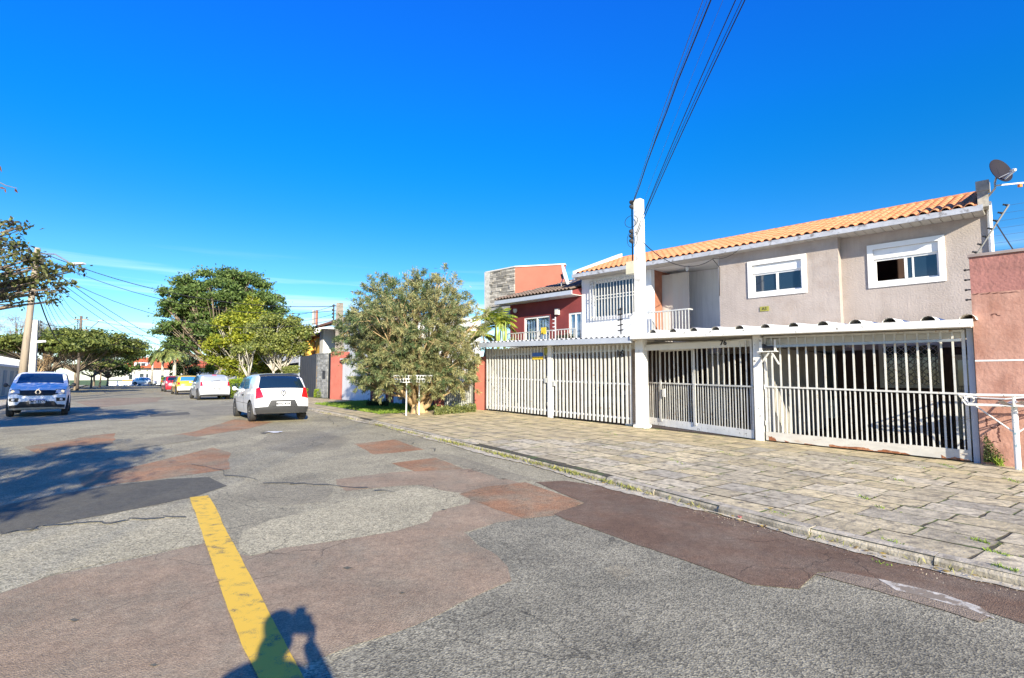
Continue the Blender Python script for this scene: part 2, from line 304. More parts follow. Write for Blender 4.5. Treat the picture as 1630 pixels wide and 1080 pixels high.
M = dict(
 road=asphalt('asphalt_grey', (0.340, 0.299, 0.192), .5, 85, .18, col2=(0.290, 0.256, 0.167)),
 road_deep=asphalt('asphalt_deep', (0.258, 0.232, 0.158), .55, 85, .25, mixc=(0.208, 0.189, 0.130)), road_light=asphalt('asphalt_light', (0.406, 0.356, 0.226), .5, 80, .14),
 road_brown=asphalt('asphalt_brown', (0.323, 0.232, 0.145), .3, 120, .2, mixc=(0.286, 0.232, 0.152)),
 road_red=asphalt('asphalt_red', (0.335, 0.178, 0.088), .36, 110, .18, mixc=(0.257, 0.216, 0.137)),
 road_maroon=asphalt('asphalt_maroon', (0.171, 0.104, 0.061), .36, 130, .18, mixc=(0.196, 0.145, 0.097)),
 road_dark=asphalt('asphalt_dark', (0.126, 0.115, 0.083), .25, 120, .12, crack=False),
 road_mid=asphalt('asphalt_mid', (0.274, 0.240, 0.158), .45, 100, .2),
 dust=pm('gutter_sand', (.50, .44, .32), .95, .3, 9, .3, 60, dirt=(.28, .23, .16), dscale=14, dpos=(.55, .65)),
 slab=pm('paving_stone', (.57, .46, .25), .85, .30, 9, 1.0, 30, rnd=.2, col2=(.47, .41, .29), dirt=(.19, .16, .11), dscale=8, dpos=(.50, .66), bdist=.008),
 joint=pm('joint_dirt', (.075, .062, .038), .95, .4, 20, .5, 60, dirt=(.08, .11, .03), dscale=3, dpos=(.5, .6)),
 kerb=pm('kerb_concrete', (.46, .40, .29), .9, .3, 8, .8, 40, rnd=.1, dirt=(.20, .17, .12), dscale=9, dpos=(.5, .66), bdist=.008),
 ground=pm('yard_ground', (.16, .14, .10), .95, .3, .8, .3, 20),
 grassb=pm('turf_soil', (.10, .15, .03), .95, .3, 4, .4, 40),
 conc=pm('concrete', (.40, .37, .31), .85, .22, 5, .4, 50, dirt=(.16, .14, .11), dscale=4, dpos=(.5, .75)),
 wood=pm('weathered_pole', (.33, .27, .20), .85, .2, 3, .5, 30, stretch=(1, 1, .1), dirt=(.16, .12, .09), dscale=6, dpos=(.5, .75)),
 white=pm('white_paint', (.80, .79, .76), .6, .05, 3, .15, 60, dirt=(.45, .42, .36), dscale=2.5, dpos=(.62, .85)),
 whitewall=pm('white_render', (.76, .75, .73), .8, .05, 1.2, .25, 45, streak=.10, dirt=(.55, .53, .49), dscale=1.5, dpos=(.6, .9)),
 wornwhite=pm('peeling_white_paint', (.76, .75, .71), .65, .10, 3, .3, 40, streak=.12, dirt=(.22, .20, .17), dscale=9, dpos=(.61, .64)),
 bar=pm('gate_paint', (.60, .59, .55), .5, .12, 4, .1, 60, dirt=(.38, .26, .16), dscale=14, dpos=(.60, .68)),
 rust=pm('kick_plate_paint', (.55, .52, .46), .7, .1, 4, .4, 50, dirt=(.45, .36, .28), dscale=5, dpos=(.6, .68), stretch=(1, 1, 3)), rustp=pm('bare_rust', (.27, .10, .04), .9, .3, 9, .5, 60, dirt=(.42, .20, .10), dscale=12, dpos=(.5, .6)),
 stucco=pm('beige_stucco', (.40, .34, .30), .9, .09, 1.6, .9, 26, streak=.06, dirt=(.31, .245, .20), dscale=1.2, dpos=(.5, .8), bdist=.012),
 darkred=pm('dark_red_render', (.20, .036, .036), .85, .1, 2, .2, 50),
 salmon=pm('salmon_render', (.50, .14, .09), .85, .06, 2, .2, 50),
 redpil=pm('red_paint', (.46, .135, .095), .8, .15, 2, .3, 50, dirt=(.25, .06, .04), dscale=3, dpos=(.55, .75)),
 pink=pm('pink_wall', (.48, .265, .20), .88, .14, 1.5, .8, 22, dirt=(.36, .175, .125), dscale=2.2, dpos=(.42, .66), bdist=.01, streak=.15),
 pinkdark=pm('old_pink_render', (.36, .16, .135), .9, .14, 2, .9, 20, dirt=(.2, .1, .08), dscale=3, dpos=(.5, .75), bdist=.012),
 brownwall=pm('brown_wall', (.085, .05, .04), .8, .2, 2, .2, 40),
 darkin=pm('dark_interior', (.055, .04, .036), .8, .2, 2, .1, 40),
 creamwall=pm('cream_wall', (.62, .57, .43), .85, .08, 1, .2, 40),
 tile=pm('terracotta', (.58, .225, .085), .8, .14, 6, .3, 50, rnd=.08, col2=(.62, .275, .12), dirt=(.34, .16, .09), dscale=7, dpos=(.58, .75)),
 tile2=pm('orange_roof', (.62, .15, .06), .75, .2, 3, .2, 50),
 tilebr=pm('brown_tile', (.17, .125, .095), .8, .3, 5, .3, 50),
 soffit=pm('soffit_boards', (.44, .40, .33), .6, .08, 3, .05, 60), fascia=pm('worn_fascia', (.42, .43, .46), .7, .15, 5, .3, 40, dirt=(.20, .19, .19), dscale=7, dpos=(.55, .65)), pvc=pm('pvc_soffit', (.66, .63, .56), .5, .05, 3, .05, 60),
 gutter=pm('grey_gutter', (.42, .45, .50), .5, .08, 3, .08, 50),
 metal=pm('galvanised', (.45, .45, .44), .4, .15, 6, .05, 60, metal=.7),
 darkmetal=pm('dark_metal', (.04, .04, .042), .5, .1, 5, .05, 60),
 charcoal=pm('charcoal_gate', (.065, .066, .072), .6, .15, 2, .1, 60),
 rail=pm('railing_paint', (.50, .50, .47), .5, .15, 4, .05, 50),
 pane=glassy('window_glass'), paneb=glassy('window_glass_blue', (.03, .07, .12), .05),
 carglass=glassy('car_glass', (.008, .02, .035), .03, .9), carglassb=glassy('car_glass_sky_blue', (.04, .19, .38), .03, .9),  # carglassb carries the blue of the mirrored sky in its base colour
 curtain=pm('blue_curtain', (.16, .27, .42), .8, .35, 7, .2, 20, stretch=(6, 6, .05)),
 blind=pm('canvas_blind', (.46, .42, .37), .9, .05, 1, .2, 8),
 brickr=pm('orange_brick', (.32, .13, .075), .85, .2, 5, .3, 30),
 orange=pm('orange_wall', (.72, .22, .04), .8, .12, 2, .2, 40), yellow=pm('yellow_wall', (.75, .42, .07), .8, .1, 2, .2, 40),
 stone=pm('split_stone', (.36, .33, .28), .9, .25, 8, .6, 40, rnd=.45, bdist=.01), stoneg=pm('grey_stone', (.26, .26, .25), .9, .25, 8, .6, 40, rnd=.3),
 wire=pm('cable_black', (.012, .012, .014), .6, 0, 2, 0), wireg=pm('cable_grey', (.10, .13, .17), .5, 0, 2, 0),
 black=pm('black', (.012, .012, .012), .6, 0, 2, 0), plastic=pm('black_plastic', (.035, .035, .036), .6, .1, 8, .1, 90),
 tyre=pm('rubber', (.035, .034, .033), .85, .1, 8, .2, 80), rim=pm('steel_rim', (.30, .30, .31), .35, .1, 8, 0, metal=.8), rimd=pm('dark_rim', (.06, .06, .062), .4, .1, 8, 0),
 red_l=glassy('red_lamp', (.55, .01, .012), .1), white_l=glassy('clear_lamp', (.55, .56, .58), .08), chrome=pm('chrome', (.7, .7, .72), .12, 0, 2, 0, metal=1),
 plate=pm('number_plate', (.50, .50, .50), .5, .02, 2, 0), ink=pm('plate_ink', (.02, .02, .025), .6, 0, 2, 0), blue=pm('plate_blue', (.02, .08, .4), .5, 0, 2, 0),
 p_white=pm('car_white', (.80, .80, .79), .28, .02, 1, 0, coat=1), p_kwid=pm('car_ice_white', (.80, .80, .80), .4, .02, 1, 0, coat=.15), p_silver=pm('car_silver', (.60, .63, .66), .28, .02, 1, 0, metal=.25, coat=1),
 p_yellow=pm('car_yellow', (.80, .50, .01), .3, .02, 1, 0, coat=1), p_dark=pm('car_dark', (.05, .055, .06), .3, .02, 1, 0, coat=1), p_red=pm('car_red', (.48, .01, .025), .3, .02, 1, 0, coat=1),
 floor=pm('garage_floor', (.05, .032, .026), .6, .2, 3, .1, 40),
 skin=pm('skin', (.45, .27, .2), .6, .05, 3, .05, 60), shirt=pm('dark_shirt', (.05, .06, .09), .9, .1, 5, .2, 60), jeans=pm('jeans', (.06, .08, .14), .9, .1, 5, .2, 60), hair=pm('hair', (.02, .014, .01), .8, .1, 20, .3, 60),
 dish=pm('dish_grey', (.022, .019, .026), .7, .08, 3, 0, spec=.15), dishw=pm('dish_white', (.7, .7, .7), .5, .05, 3, 0),
 sign_y=pm('sign_yellow', (.80, .55, .04), .5, .03, 2, 0), sign_b=pm('sign_blue', (.05, .15, .45), .5, .03, 2, 0), sign_o=pm('sign_olive', (.30, .28, .05), .5, .1, 6, 0),
 bark=pm('bark', (.22, .17, .12), .9, .25, 4, .8, 25, stretch=(1, 1, .25), bdist=.02), barkw=pm('pale_bark', (.52, .48, .40), .9, .2, 4, .5, 25, dirt=(.25, .2, .15), dscale=5, dpos=(.5, .7)), bark_b=pm('tan_bark', (.42, .29, .15), .9, .3, 5, .8, 20, bdist=.02),
 lf_big=leafmat('leaf_dark_green', (.06, .115, .03), (.22, .30, .08)), lf_mid=leafmat('leaf_mid_green', (.06, .10, .025), (.26, .29, .07)), lf_yel=leafmat('leaf_yellow_green', (.12, .18, .02), (.48, .48, .05)),
 lf_olive=leafmat('leaf_olive', (.09, .14, .03), (.38, .39, .10)), lf_bottle=leafmat('leaf_bottlebrush', (.10, .165, .065), (.52, .47, .22), .3), lf_purple=leafmat('leaf_purple_green', (.06, .05, .05), (.24, .27, .07), .4),
 lf_palm=leafmat('leaf_palm', (.09, .15, .04), (.38, .40, .12)), lf_bright=leafmat('leaf_hedge', (.10, .20, .02), (.40, .48, .05)), lf_dark=leafmat('leaf_deep', (.02, .04, .015), (.06, .09, .03)),
 lf_palmy=leafmat('leaf_yellow_palm', (.12, .22, .03), (.55, .55, .08)), lf_dry=leafmat('leaf_dry', (.2, .13, .07), (.42, .30, .16)), grass=leafmat('grass_blade', (.10, .22, .02), (.34, .42, .06), .3, .6),
)
# ================================================================ GROUND
def strip(L0, L1, z0f, z1f, rs, nL=1, mat=None, name='', dz=0):
    mb = MB(); rows = []
    for r in rs:
        rows.append([RF.pt(r, L0(r)+(L1(r)-L0(r))*k/nL, z0f(r)+(z1f(r)-z0f(r))*k/nL+dz) for k in range(nL+1)])
    return mb.grid(rows)
mb = strip(lambda r: kr(r)-.2, lambda r: KERB_L+.2, zroad, zroad, KN)
road = struct(mb, 'road', M['road'], fix=False)
for p in road.data.polygons:
    if p.normal.z < 0: road.data.flip_normals(); break
def sw_z(r, L): p = RF.pt(r, L); return gz(p.x, p.y)
mb = strip(lambda r: gateL(r)-.3, lambda r: kr(r)-.02, zgate, lambda r: zroad(r)+.09, KN, 6, dz=-.0045)
walk = struct(mb, 'pavement', M['joint'])
mb = strip(lambda r: -60, lambda r: gateL(r)-.25, zgate, zgate, KN, 2, dz=-.05)
struct(mb, 'yard_ground', M['ground'])
mb = strip(lambda r: KERB_L+.1, lambda r: 6.2, lambda r: zroad(r)+.12, lambda r: zroad(r)+.13, KN, 2)
lwalk = struct(mb, 'pavement', M['slab'])
mb = strip(lambda r: 6.1, lambda r: 60, lambda r: zroad(r)+.10, lambda r: zroad(r)+.10, KN, 2)
struct(mb, 'yard_ground', M['ground'])
g = MB(); g.add([(-3000, -600, -14), (3000, -600, -14), (3000, 4000, -14), (-3000, 4000, -14)], [(0, 1, 2, 3)])
struct(g, 'terrain', M['grassb'])
# cross street at the far end
g = MB(); z = zroad(120)+.006; g.box(RF, 104, 112, -45, 45, z-.1, z); struct(g, 'cross_street', M['road'])
g = MB(); g.box(RF, 96, 260, -8, 110, -3, zroad(118)-.12); struct(g, 'yard_ground', M['grassb'])
# ---- kerb stones
r = -9.0; kst = []
while r < 62:
    ln = random.uniform(.92, 1.08)
    if r > 15 and r < 16: pass
    zz = zroad(r); z2 = zroad(r+ln); h = random.uniform(.085, .091)
    if 5.5 < r < 9: h *= .9
    j = random.uniform(-.012, .012); mb = MB(); a, b = r+.004, r+ln-.004; T = .15
    f = lambda q, L, dz: RF.pt(q, kr(q)+L, (zz if q < (a+b)/2 else z2)+dz)
    x0, x1 = j, -T+j
    mb.add([f(a, x0, -.1), f(b, x0, -.1), f(b, x0, h-.035), f(a, x0, h-.035), f(a, x0-.03, h), f(b, x0-.03, h), f(b, x1, h+.004), f(a, x1, h+.004), f(a, x1, -.1), f(b, x1, -.1)],
           [(0, 1, 2, 3), (3, 2, 5, 4), (4, 5, 6, 7), (7, 6, 9, 8), (8, 9, 1, 0), (0, 3, 4, 7, 8), (1, 9, 6, 5, 2)])
    mb.build('kerb_stone', M['kerb'], walk); r += ln
r = 14.0
while r < 60:
    mb = MB(); mb.box(RF, r+.01, r+.99, KERB_L, KERB_L+.15, zroad(r)-.1, zroad(r)+.13); mb.build('kerb_stone', M['kerb'], lwalk); r += 1
mb = MB()
for s, q in ((-6.2-.15, 60), (KERB_L, 60)):
    for k in range(9): mb.box(RF, q+k*5, q+k*5+5, s, s+.15, zroad(q+k*5)-.2, zroad(q+k*5)+.13)
mb.build('kerb', M['kerb'], walk)
# ---- paving stones, rows along the kerb, cut off at the gate line
def clip(poly, f):
    out = []
    for i in range(len(poly)):
        a, b = poly[i], poly[(i+1) % len(poly)]; fa, fb = f(a), f(b)
        if fa >= 0: out.append(a)
        if (fa >= 0) != (fb >= 0):
            t = fa/(fa-fb); out.append((a[0]+(b[0]-a[0])*t, a[1]+(b[1]-a[1])*t))
    return out
slabs = []
L = -5.76; row = 0
while L > -12.9:
    wd_ = random.uniform(.36, .50); r = -6+random.uniform(0, .6)
    while r < 33:
        ln = random.choice([.48, .55, .62, .70, .80])*random.uniform(.94, 1.06)
        g_ = .009
        j = lambda: random.uniform(-.012, .010)
        poly = [(r+g_+j(), L-g_+j()), (r+ln-g_+j(), L-g_+j()), (r+ln-g_+j(), L-wd_+g_+j()), (r+g_+j(), L-wd_+g_+j())]
        if r < 14:
            pp = []
            for i_ in range(4):
                a_, b_3 = poly[i_], poly[(i_+1) % 4]; pp.append(a_)
                for q_ in (.33, .67): pp.append((a_[0]+(b_3[0]-a_[0])*q_+random.gauss(0, .0045), a_[1]+(b_3[1]-a_[1])*q_+random.gauss(0, .0045)))
            poly = pp
        poly = clip(poly, lambda p: p[1]-(gateL(p[0])+(.07 if p[0] < 16.5 else .3)))
        poly = clip(poly, lambda p: (kr(p[0])-.157)-p[1]) if poly else poly
        # the turf bed and the tree pit stay open
        cx = r+ln/2; cy = L-wd_/2
        bed = (17.2 < cx < 24.5 and -9.9 < cy < -7.15)
        if len(poly) >= 3 and not bed:
            area = abs(sum(poly[i][0]*poly[(i+1) % len(poly)][1]-poly[(i+1) % len(poly)][0]*poly[i][1] for i in range(len(poly))))/2
            if area > .02: slabs.append((poly, RF.pt(cx, cy).length))
        r += ln
    L -= wd_; row += 1
slabs.sort(key=lambda s: s[1])
def slab_mesh(mb, poly):
    n = len(poly); cx = sum(p[0] for p in poly)/n; cy = sum(p[1] for p in poly)/n
    tx, ty = random.gauss(0, .002), random.gauss(0, .002); up = random.uniform(-.001, .002)
    def P(p, k, dz):
        q = (cx+(p[0]-cx)*k, cy+(p[1]-cy)*k); w = RF.pt(*q); return Vector((w.x, w.y, gz(w.x, w.y)+dz+up+tx*(q[0]-cx)+ty*(q[1]-cy)))
    b = [P(p, 1, -.05) for p in poly]; m_ = [P(p, 1, -.004) for p in poly]; t = [P(p, .988, 0) for p in poly]
    fs = [tuple(range(2*n, 3*n))]
    for i in range(n):
        k = (i+1) % n; fs += [(i, k, n+k, n+i), (n+i, n+k, 2*n+k, 2*n+i)]
    mb.add(b+m_+t, fs); mb.tops = getattr(mb, 'tops', [])+[len(mb.f)-len(fs)]
rest = MB()
for i, (poly, d) in enumerate(slabs):
    if i < 298:
        mb = MB(); slab_mesh(mb, poly); o = mb.build('paving_stone', M['slab'], walk); o.data.materials.append(M['joint'])
        for k, p_ in enumerate(o.data.polygons):
            if k: p_.material_index = 1
    else: slab_mesh(rest, poly)
slabfar = pm('paving_stone_far', (.50, .40, .22), .85, .3, 3.2, .5, 38, dirt=(.22, .19, .14), dscale=2.2, dpos=(.5, .7), bdist=.008)
o = rest.build('paving_stones', slabfar, walk); o['kind'] = 'stuff'; o.data.materials.append(M['joint']); ts_ = set(rest.tops)
for k, p_ in enumerate(o.data.polygons):
    if k not in ts_: p_.material_index = 1
# ---- road patches (traced on the road where they lie)
from mathutils import noise as mnoise
mnoise_seed = [0.5]
KNR = [k for k in KN if -8 < k < 130]
def patch(px, mat, lift, jag=.045, name='asphalt_patch', seg=.10):
    pts = []
    for x, y in px:
        p = gpt(x, y); pts.append(RF.inv(p))
    out = []
    for i in range(len(pts)):
        a, b = Vector(pts[i]), Vector(pts[(i+1) % len(pts)]); d = (b-a).length; dist = (a+b).length/2
        sg = max(seg*.35, dist*.006); n = max(1, int(d/sg))
        nn = (b-a).orthogonal().normalized() if d > 0 else Vector((0, 0))
        for k in range(n):
            q = a.lerp(b, k/n); off = 0
            for oc, (wl_, am) in enumerate(((.9, 1.3), (.35, .8), (.13, .45), (.05, .30))):
                off += mnoise.noise(Vector((q.x/wl_, q.y/wl_, oc*7.3+mnoise_seed[0])))*am
            out.append(q+nn*off*jag*1.4*min(1, d/1.2)*(.35+.65*math.sin(math.pi*k/n)))
    bm = bmesh.new(); vs = [bm.verts.new((q[0], min(KERB_L, max(kr(q[0])+.01, q[1])), 0)) for q in out]
    f = bm.faces.new(vs); bmesh.ops.triangulate(bm, faces=bm.faces)
    lo = min(q[0] for q in out); hi = max(q[0] for q in out)
    for k in KNR:
        if lo < k < hi: bmesh.ops.bisect_plane(bm, geom=bm.verts[:]+bm.edges[:]+bm.faces[:], plane_co=(k, 0, 0), plane_no=(1, 0, 0))
    for v in bm.verts:
        w = RF.pt(v.co.x, v.co.y, zroad(v.co.x)+lift); v.co = w
    bm.normal_update()
    if sum(f.normal.z for f in bm.faces) < 0: bmesh.ops.reverse_faces(bm, faces=bm.faces)
    me = bpy.data.meshes.new(name); bm.to_mesh(me); bm.free(); me.materials.append(mat)
    o = bpy.data.objects.new(name, me); COL.objects.link(o); o.parent = road; o.matrix_parent_inverse = Matrix(); WM[o.name] = WM[road.name]
    me.transform(WM[road.name].inverted()); return o
E = .0016
patch([(400, 886), (453, 872), (547, 860), (628, 846), (685, 829), (685, 815), (746, 803), (752, 792), (734, 783), (836, 768), (900, 800), (881, 822), (836, 825), (791, 832), (738, 848), (760, 868), (790, 884), (807, 901), (815, 925), (767, 945), (701, 978), (661, 996), (563, 1027), (500, 1052), (440, 1078), (380, 1110), (0, 1110), (-400, 1120), (-500, 1000), (0, 940), (90, 915), (200, 893), (300, 871), (340, 862), (352, 880)], M['road_brown'], E)
patch([(553, 1041), (661, 996), (701, 978), (767, 945), (815, 925), (807, 901), (779, 884), (745, 850), (815, 823), (881, 817), (900, 828), (967, 850), (1057, 881), (1124, 904), (1196, 931), (1272, 938), (1330, 910), (1437, 936), (1527, 958), (1640, 990), (1900, 1080), (1700, 1500), (300, 1500), (350, 1150)], M['road_deep'], .4*E, .03)
patch([(534, 764), (624, 752), (758, 746), (828, 769), (800, 783), (730, 786), (665, 772), (551, 782)], M['road_brown'], E)
patch([(730, 787), (770, 776), (836, 768), (930, 801), (881, 821), (836, 826), (791, 812)], M['road_red'], 2*E, .02)
patch([(852, 768), (900, 766), (1012, 783), (1124, 816), (1348, 872), (1660, 945), (1900, 1000), (2100, 1100), (1760, 1040), (1630, 994), (1527, 960), (1437, 937), (1330, 911), (1303, 912), (1272, 939), (1196, 932), (1124, 905), (1057, 882), (967, 851), (900, 828), (881, 819), (930, 801)], M['road_maroon'], 3*E, .02)
patch([(1296, 915), (1330, 910), (1400, 923), (1460, 936), (1530, 957), (1578, 982), (1560, 992), (1500, 972), (1430, 952), (1350, 930)], asphalt('asphalt_scar', (.24, .185, .125), .35, 110, .2), 4*E, .05, seg=.06)
patch([(1395, 922), (1437, 932), (1500, 947), (1560, 968), (1585, 988), (1548, 973), (1480, 955), (1425, 941)], pm('pale_scar', (.55, .50, .40), .9, .25, 14, .6, 60, dirt=(.25, .20, .14), dscale=9, dpos=(.44, .5)), 5*E, .06, seg=.05)
patch([(660, 776), (740, 786), (748, 800), (690, 816), (682, 830), (630, 846), (548, 860), (455, 872), (400, 885), (380, 872), (388, 845), (430, 828), (500, 812), (560, 795)], M['road_light'], 1.5*E, .04)
patch([(0, 945), (-300, 980), (-300, 900), (0, 858), (110, 835), (210, 812), (300, 800), (310, 815), (330, 830), (322, 866), (200, 890), (90, 914)], M['road_light'], 1.5*E, .05)
patch([(333, 760), (362, 774), (311, 791), (178, 818), (44, 842), (-60, 862), (-60, 815), (0, 806), (89, 788), (178, 773), (267, 763)], M['road_dark'], 2.2*E, .012)
patch([(218, 742), (338, 713), (369, 722), (364, 747), (249, 764), (133, 776), (124, 757)], M['road_red'], E, .03)
patch([(151, 693), (185, 690), (178, 707), (120, 710), (60, 722), (40, 712)], M['road_red'], E, .03)
patch([(311, 687), (373, 668), (435, 672), (400, 682), (311, 696), (200, 712), (230, 702)], M['road_red'], 2*E, .03)
patch([(180, 706), (290, 692), (330, 699), (190, 718)], M['road_mid'], E*3, .02)
patch([(237, 660), (300, 656), (303, 660), (240, 664)], M['road_dark'], E, .01)
patch([(300, 650), (360, 646), (420, 652), (330, 657)], M['road_mid'], E, .03)
patch([(563, 707), (628, 700), (677, 716), (595, 724)], M['road_red'], E, .03)
patch([(624, 738), (693, 729), (738, 747), (661, 751)], M['road_red'], 2*E, .02)
patch([(677, 722), (720, 724), (860, 766), (800, 765), (745, 746), (700, 730)], M['road_mid'], E, .02)
patch([(430, 690), (500, 684), (560, 700), (540, 716), (470, 722), (400, 712)], M['road_mid'], E, .05)
patch([(0, 765), (90, 745), (180, 742), (130, 760), (40, 782), (-60, 800), (-60, 780)], M['road_mid'], E*1.2, .03)
patch([(120, 640), (170, 634), (260, 633), (250, 640), (150, 650)], M['road_brown'], E, .02)
patch([(520, 800), (450, 806), (380, 790), (420, 770), (500, 760), (530, 775)], M['road_mid'], E, .05)
patch([(960, 905), (985, 898), (1010, 910), (985, 925)], M['road_mid'], E, .02)
for x, y, s in ((118, 988, 9), (553, 905, 8), (640, 945, 5), (245, 1060, 8), (420, 690, 6), (706, 812, 4)):
    patch([(x-s, y), (x, y-s*.3), (x+s, y), (x, y+s*.35)], M['road_dark'], 3*E, 0, 'stain', .02)
# tar-filled cracks far down the road
for pts in ([(180, 612), (176, 625), (170, 640), (150, 655)], [(176, 625), (230, 633), (300, 640)], [(520, 664), (540, 680), (640, 700), (700, 722)], [(310, 740), (420, 770), (520, 772), (640, 786)], [(0, 850), (90, 838), (200, 830), (300, 822)]):
    mb = MB()
    rows = []
    for i in range(len(pts)-1):
        for k in range(8):
            x = pts[i][0]+(pts[i+1][0]-pts[i][0])*k/8; y = pts[i][1]+(pts[i+1][1]-pts[i][1])*k/8
            p = gpt(x, y); p.x += random.gauss(0, .05); p.y += random.gauss(0, .05); p.z = gz(p.x, p.y)+.016; w = .018+p.length*.0008
            rows.append([p-RF.a*w, p+RF.a*w*random.uniform(.4, 1)])
    mb.grid(rows).build('crack_seal', M['road_dark'], road)
# faded centre line
ym = bpy.data.materials.new('road_paint_yellow'); t_, N_, L_, b_ = nodes(ym); b_.inputs['Roughness'].default_value = .7
g_ = N_.new('ShaderNodeNewGeometry'); n1 = N_.new('ShaderNodeTexNoise'); n1.inputs['Scale'].default_value = 55; n1.inputs['Detail'].default_value = 5; n1.inputs['Roughness'].default_value = .7; L_(g_.outputs['Position'], n1.inputs['Vector'])
n2 = N_.new('ShaderNodeTexNoise'); n2.inputs['Scale'].default_value = 2.2; n2.inputs['Detail'].default_value = 3; L_(g_.outputs['Position'], n2.inputs['Vector'])
ma = N_.new('ShaderNodeMath'); ma.operation = 'MULTIPLY_ADD'; ma.inputs[1].default_value = .9; L_(n2.outputs[0], ma.inputs[0]); L_(n1.outputs[0], ma.inputs[2]); n1.inputs['Scale'].default_value = 150; n2.inputs['Scale'].default_value = 5; n2.inputs['Detail'].default_value = 6
mr = N_.new('ShaderNodeMapRange'); mr.inputs['From Min'].default_value = 1.02; mr.inputs['From Max'].default_value = 1.16; n1.inputs['Roughness'].default_value = .85; n2.inputs['Scale'].default_value = 11; L_(ma.outputs[0], mr.inputs[0])
mm = N_.new('ShaderNodeMix'); mm.data_type = 'RGBA'; L_(mr.outputs[0], mm.inputs['Factor']); mm.inputs['A'].default_value = (.80, .50, .05, 1); mm.inputs['B'].default_value = (.18, .14, .08, 1); L_(mm.outputs['Result'], b_.inputs['Base Color'])
bp_ = N_.new('ShaderNodeBump'); bp_.inputs['Strength'].default_value = .5; bp_.inputs['Distance'].default_value = .006; L_(n1.outputs[0], bp_.inputs['Height']); L_(bp_.outputs[0], b_.inputs['Normal'])
patch([(302, 793), (331, 790), (345, 812), (362, 850), (384, 890), (410, 940), (440, 1000), (500, 1110), (425, 1110), (385, 1030), (355, 950), (336, 892), (318, 840)], ym, 6*E, .006, 'lane_line', .05)
# gutter sand
random.seed(3)
rows = []
for k in range(0, 300):
    r = -6+k*.12
    if r > 24: break
    w = .07+.06*math.sin(k*.21)+.05*random.random() + (.12 if 4 < r < 12 else 0)
    rows.append([RF.pt(r, kr(r)+.008, zroad(r)+.014), RF.pt(r, kr(r)+w, zroad(r)+.0125)])
MB().grid(rows).build('gutter_sand', M['dust'], road)
# pink scrap and small litter
p = gpt(1177, 828); mb = MB(); mb.grid([[(p.x+i*.04, p.y+j*.035, p.z+.03+.018*math.sin(i*2+j*3)) for j in range(4)] for i in range(4)])
tag(mb.build('paper_scrap', pm('pink_paper', (.75, .12, .2), .7, .1, 5, 0)), 'small crumpled pink scrap lying in the gutter', 'litter')
p = gpt(420, 690); mb = MB(); mb.grid([[(p.x+i*.12, p.y+j*.09, p.z+.02+.012*math.sin(i*2+j*3)) for j in range(4)] for i in range(4)])
tag(mb.build('paper_scrap', M['plate']), 'small white paper lying flat on the road behind the white hatchback', 'litter')
p = gpt(900, 727)

# ================================================================ BLADES / LEAVES
def leaf_mesh(name, mat, C, N, sx, sy, parent=None, fold=.0, tint=None, updir=None, seed=1):
    """C centres (n,3), N normals/or None, leaves sx long, sy wide"""
    rng = np.random.default_rng(seed); n = len(C)
    if updir is None:
        d = rng.normal(size=(n, 3)); d /= np.linalg.norm(d, axis=1)[:, None]
    else: d = updir/np.linalg.norm(updir, axis=1)[:, None]
    if N is None: N = rng.normal(size=(n, 3)); N[:, 2] = np.abs(N[:, 2])+.25
    s = np.cross(d, N); s /= (np.linalg.norm(s, axis=1)[:, None]+1e-9); nn = np.cross(s, d)
    l = (sx*rng.uniform(.6, 1.3, n))[:, None]; w = (sy*rng.uniform(.6, 1.3, n))[:, None]
    V = np.stack([C-d*l/2, C+s*w/2+nn*l*fold, C+d*l/2, C-s*w/2+nn*l*fold], 1).reshape(-1, 3)
    if parent is not None:
        Wi = np.array(WM[parent.name].inverted()); V = V@Wi[:3, :3].T+Wi[:3, 3]
    me = bpy.data.meshes.new(name); me.vertices.add(4*n); me.vertices.foreach_set('co', V.astype(np.float32).ravel())
    me.loops.add(4*n); me.loops.foreach_set('vertex_index', np.arange(4*n, dtype=np.int32)); me.polygons.add(n)
    me.polygons.foreach_set('loop_start', np.arange(0, 4*n, 4, dtype=np.int32)); me.polygons.foreach_set('loop_total', np.full(n, 4, np.int32))
    a = me.attributes.new('tint', 'FLOAT', 'FACE'); a.data.foreach_set('value', (rng.random(n) if tint is None else tint).astype(np.float32))
    me.update(); me.materials.append(mat); o = bpy.data.objects.new(name, me); COL.objects.link(o)
    if parent is not None: o.parent = parent; WM[o.name] = WM[parent.name]
    return o
def blades(name, mat, pts, h, w, lean=.5, seed=2, parent=None, tint=None):
    rng = np.random.default_rng(seed); P = np.array(pts); n = len(P)
    d = np.stack([rng.normal(0, lean, n), rng.normal(0, lean, n), np.ones(n)], 1); dn = d/np.linalg.norm(d, axis=1)[:, None]
    hh = h*rng.uniform(.5, 1.4, n); C = P+dn*(hh*.45)[:, None]
    o = leaf_mesh(name, mat, C, rng.normal(size=(n, 3)), h, w, parent, updir=d, seed=seed, tint=tint); return o
def scatter_poly(px, n, rng, lift=0):
    a = np.array(px, float); out = []
    x0, y0 = a.min(0); x1, y1 = a.max(0)
    def ins(x, y):
        c = False
        for i in range(len(px)):
            (xa, ya), (xb, yb) = px[i], px[i-1]
            if (ya > y) != (yb > y) and x < (xb-xa)*(y-ya)/(yb-ya)+xa: c = not c
        return c
    while len(out) < n:
        x = rng.uniform(x0, x1); y = rng.uniform(y0, y1)
        if ins(x, y): p = gpt(x, y); out.append((p.x, p.y, p.z+lift))
    return out
rg = np.random.default_rng(9)
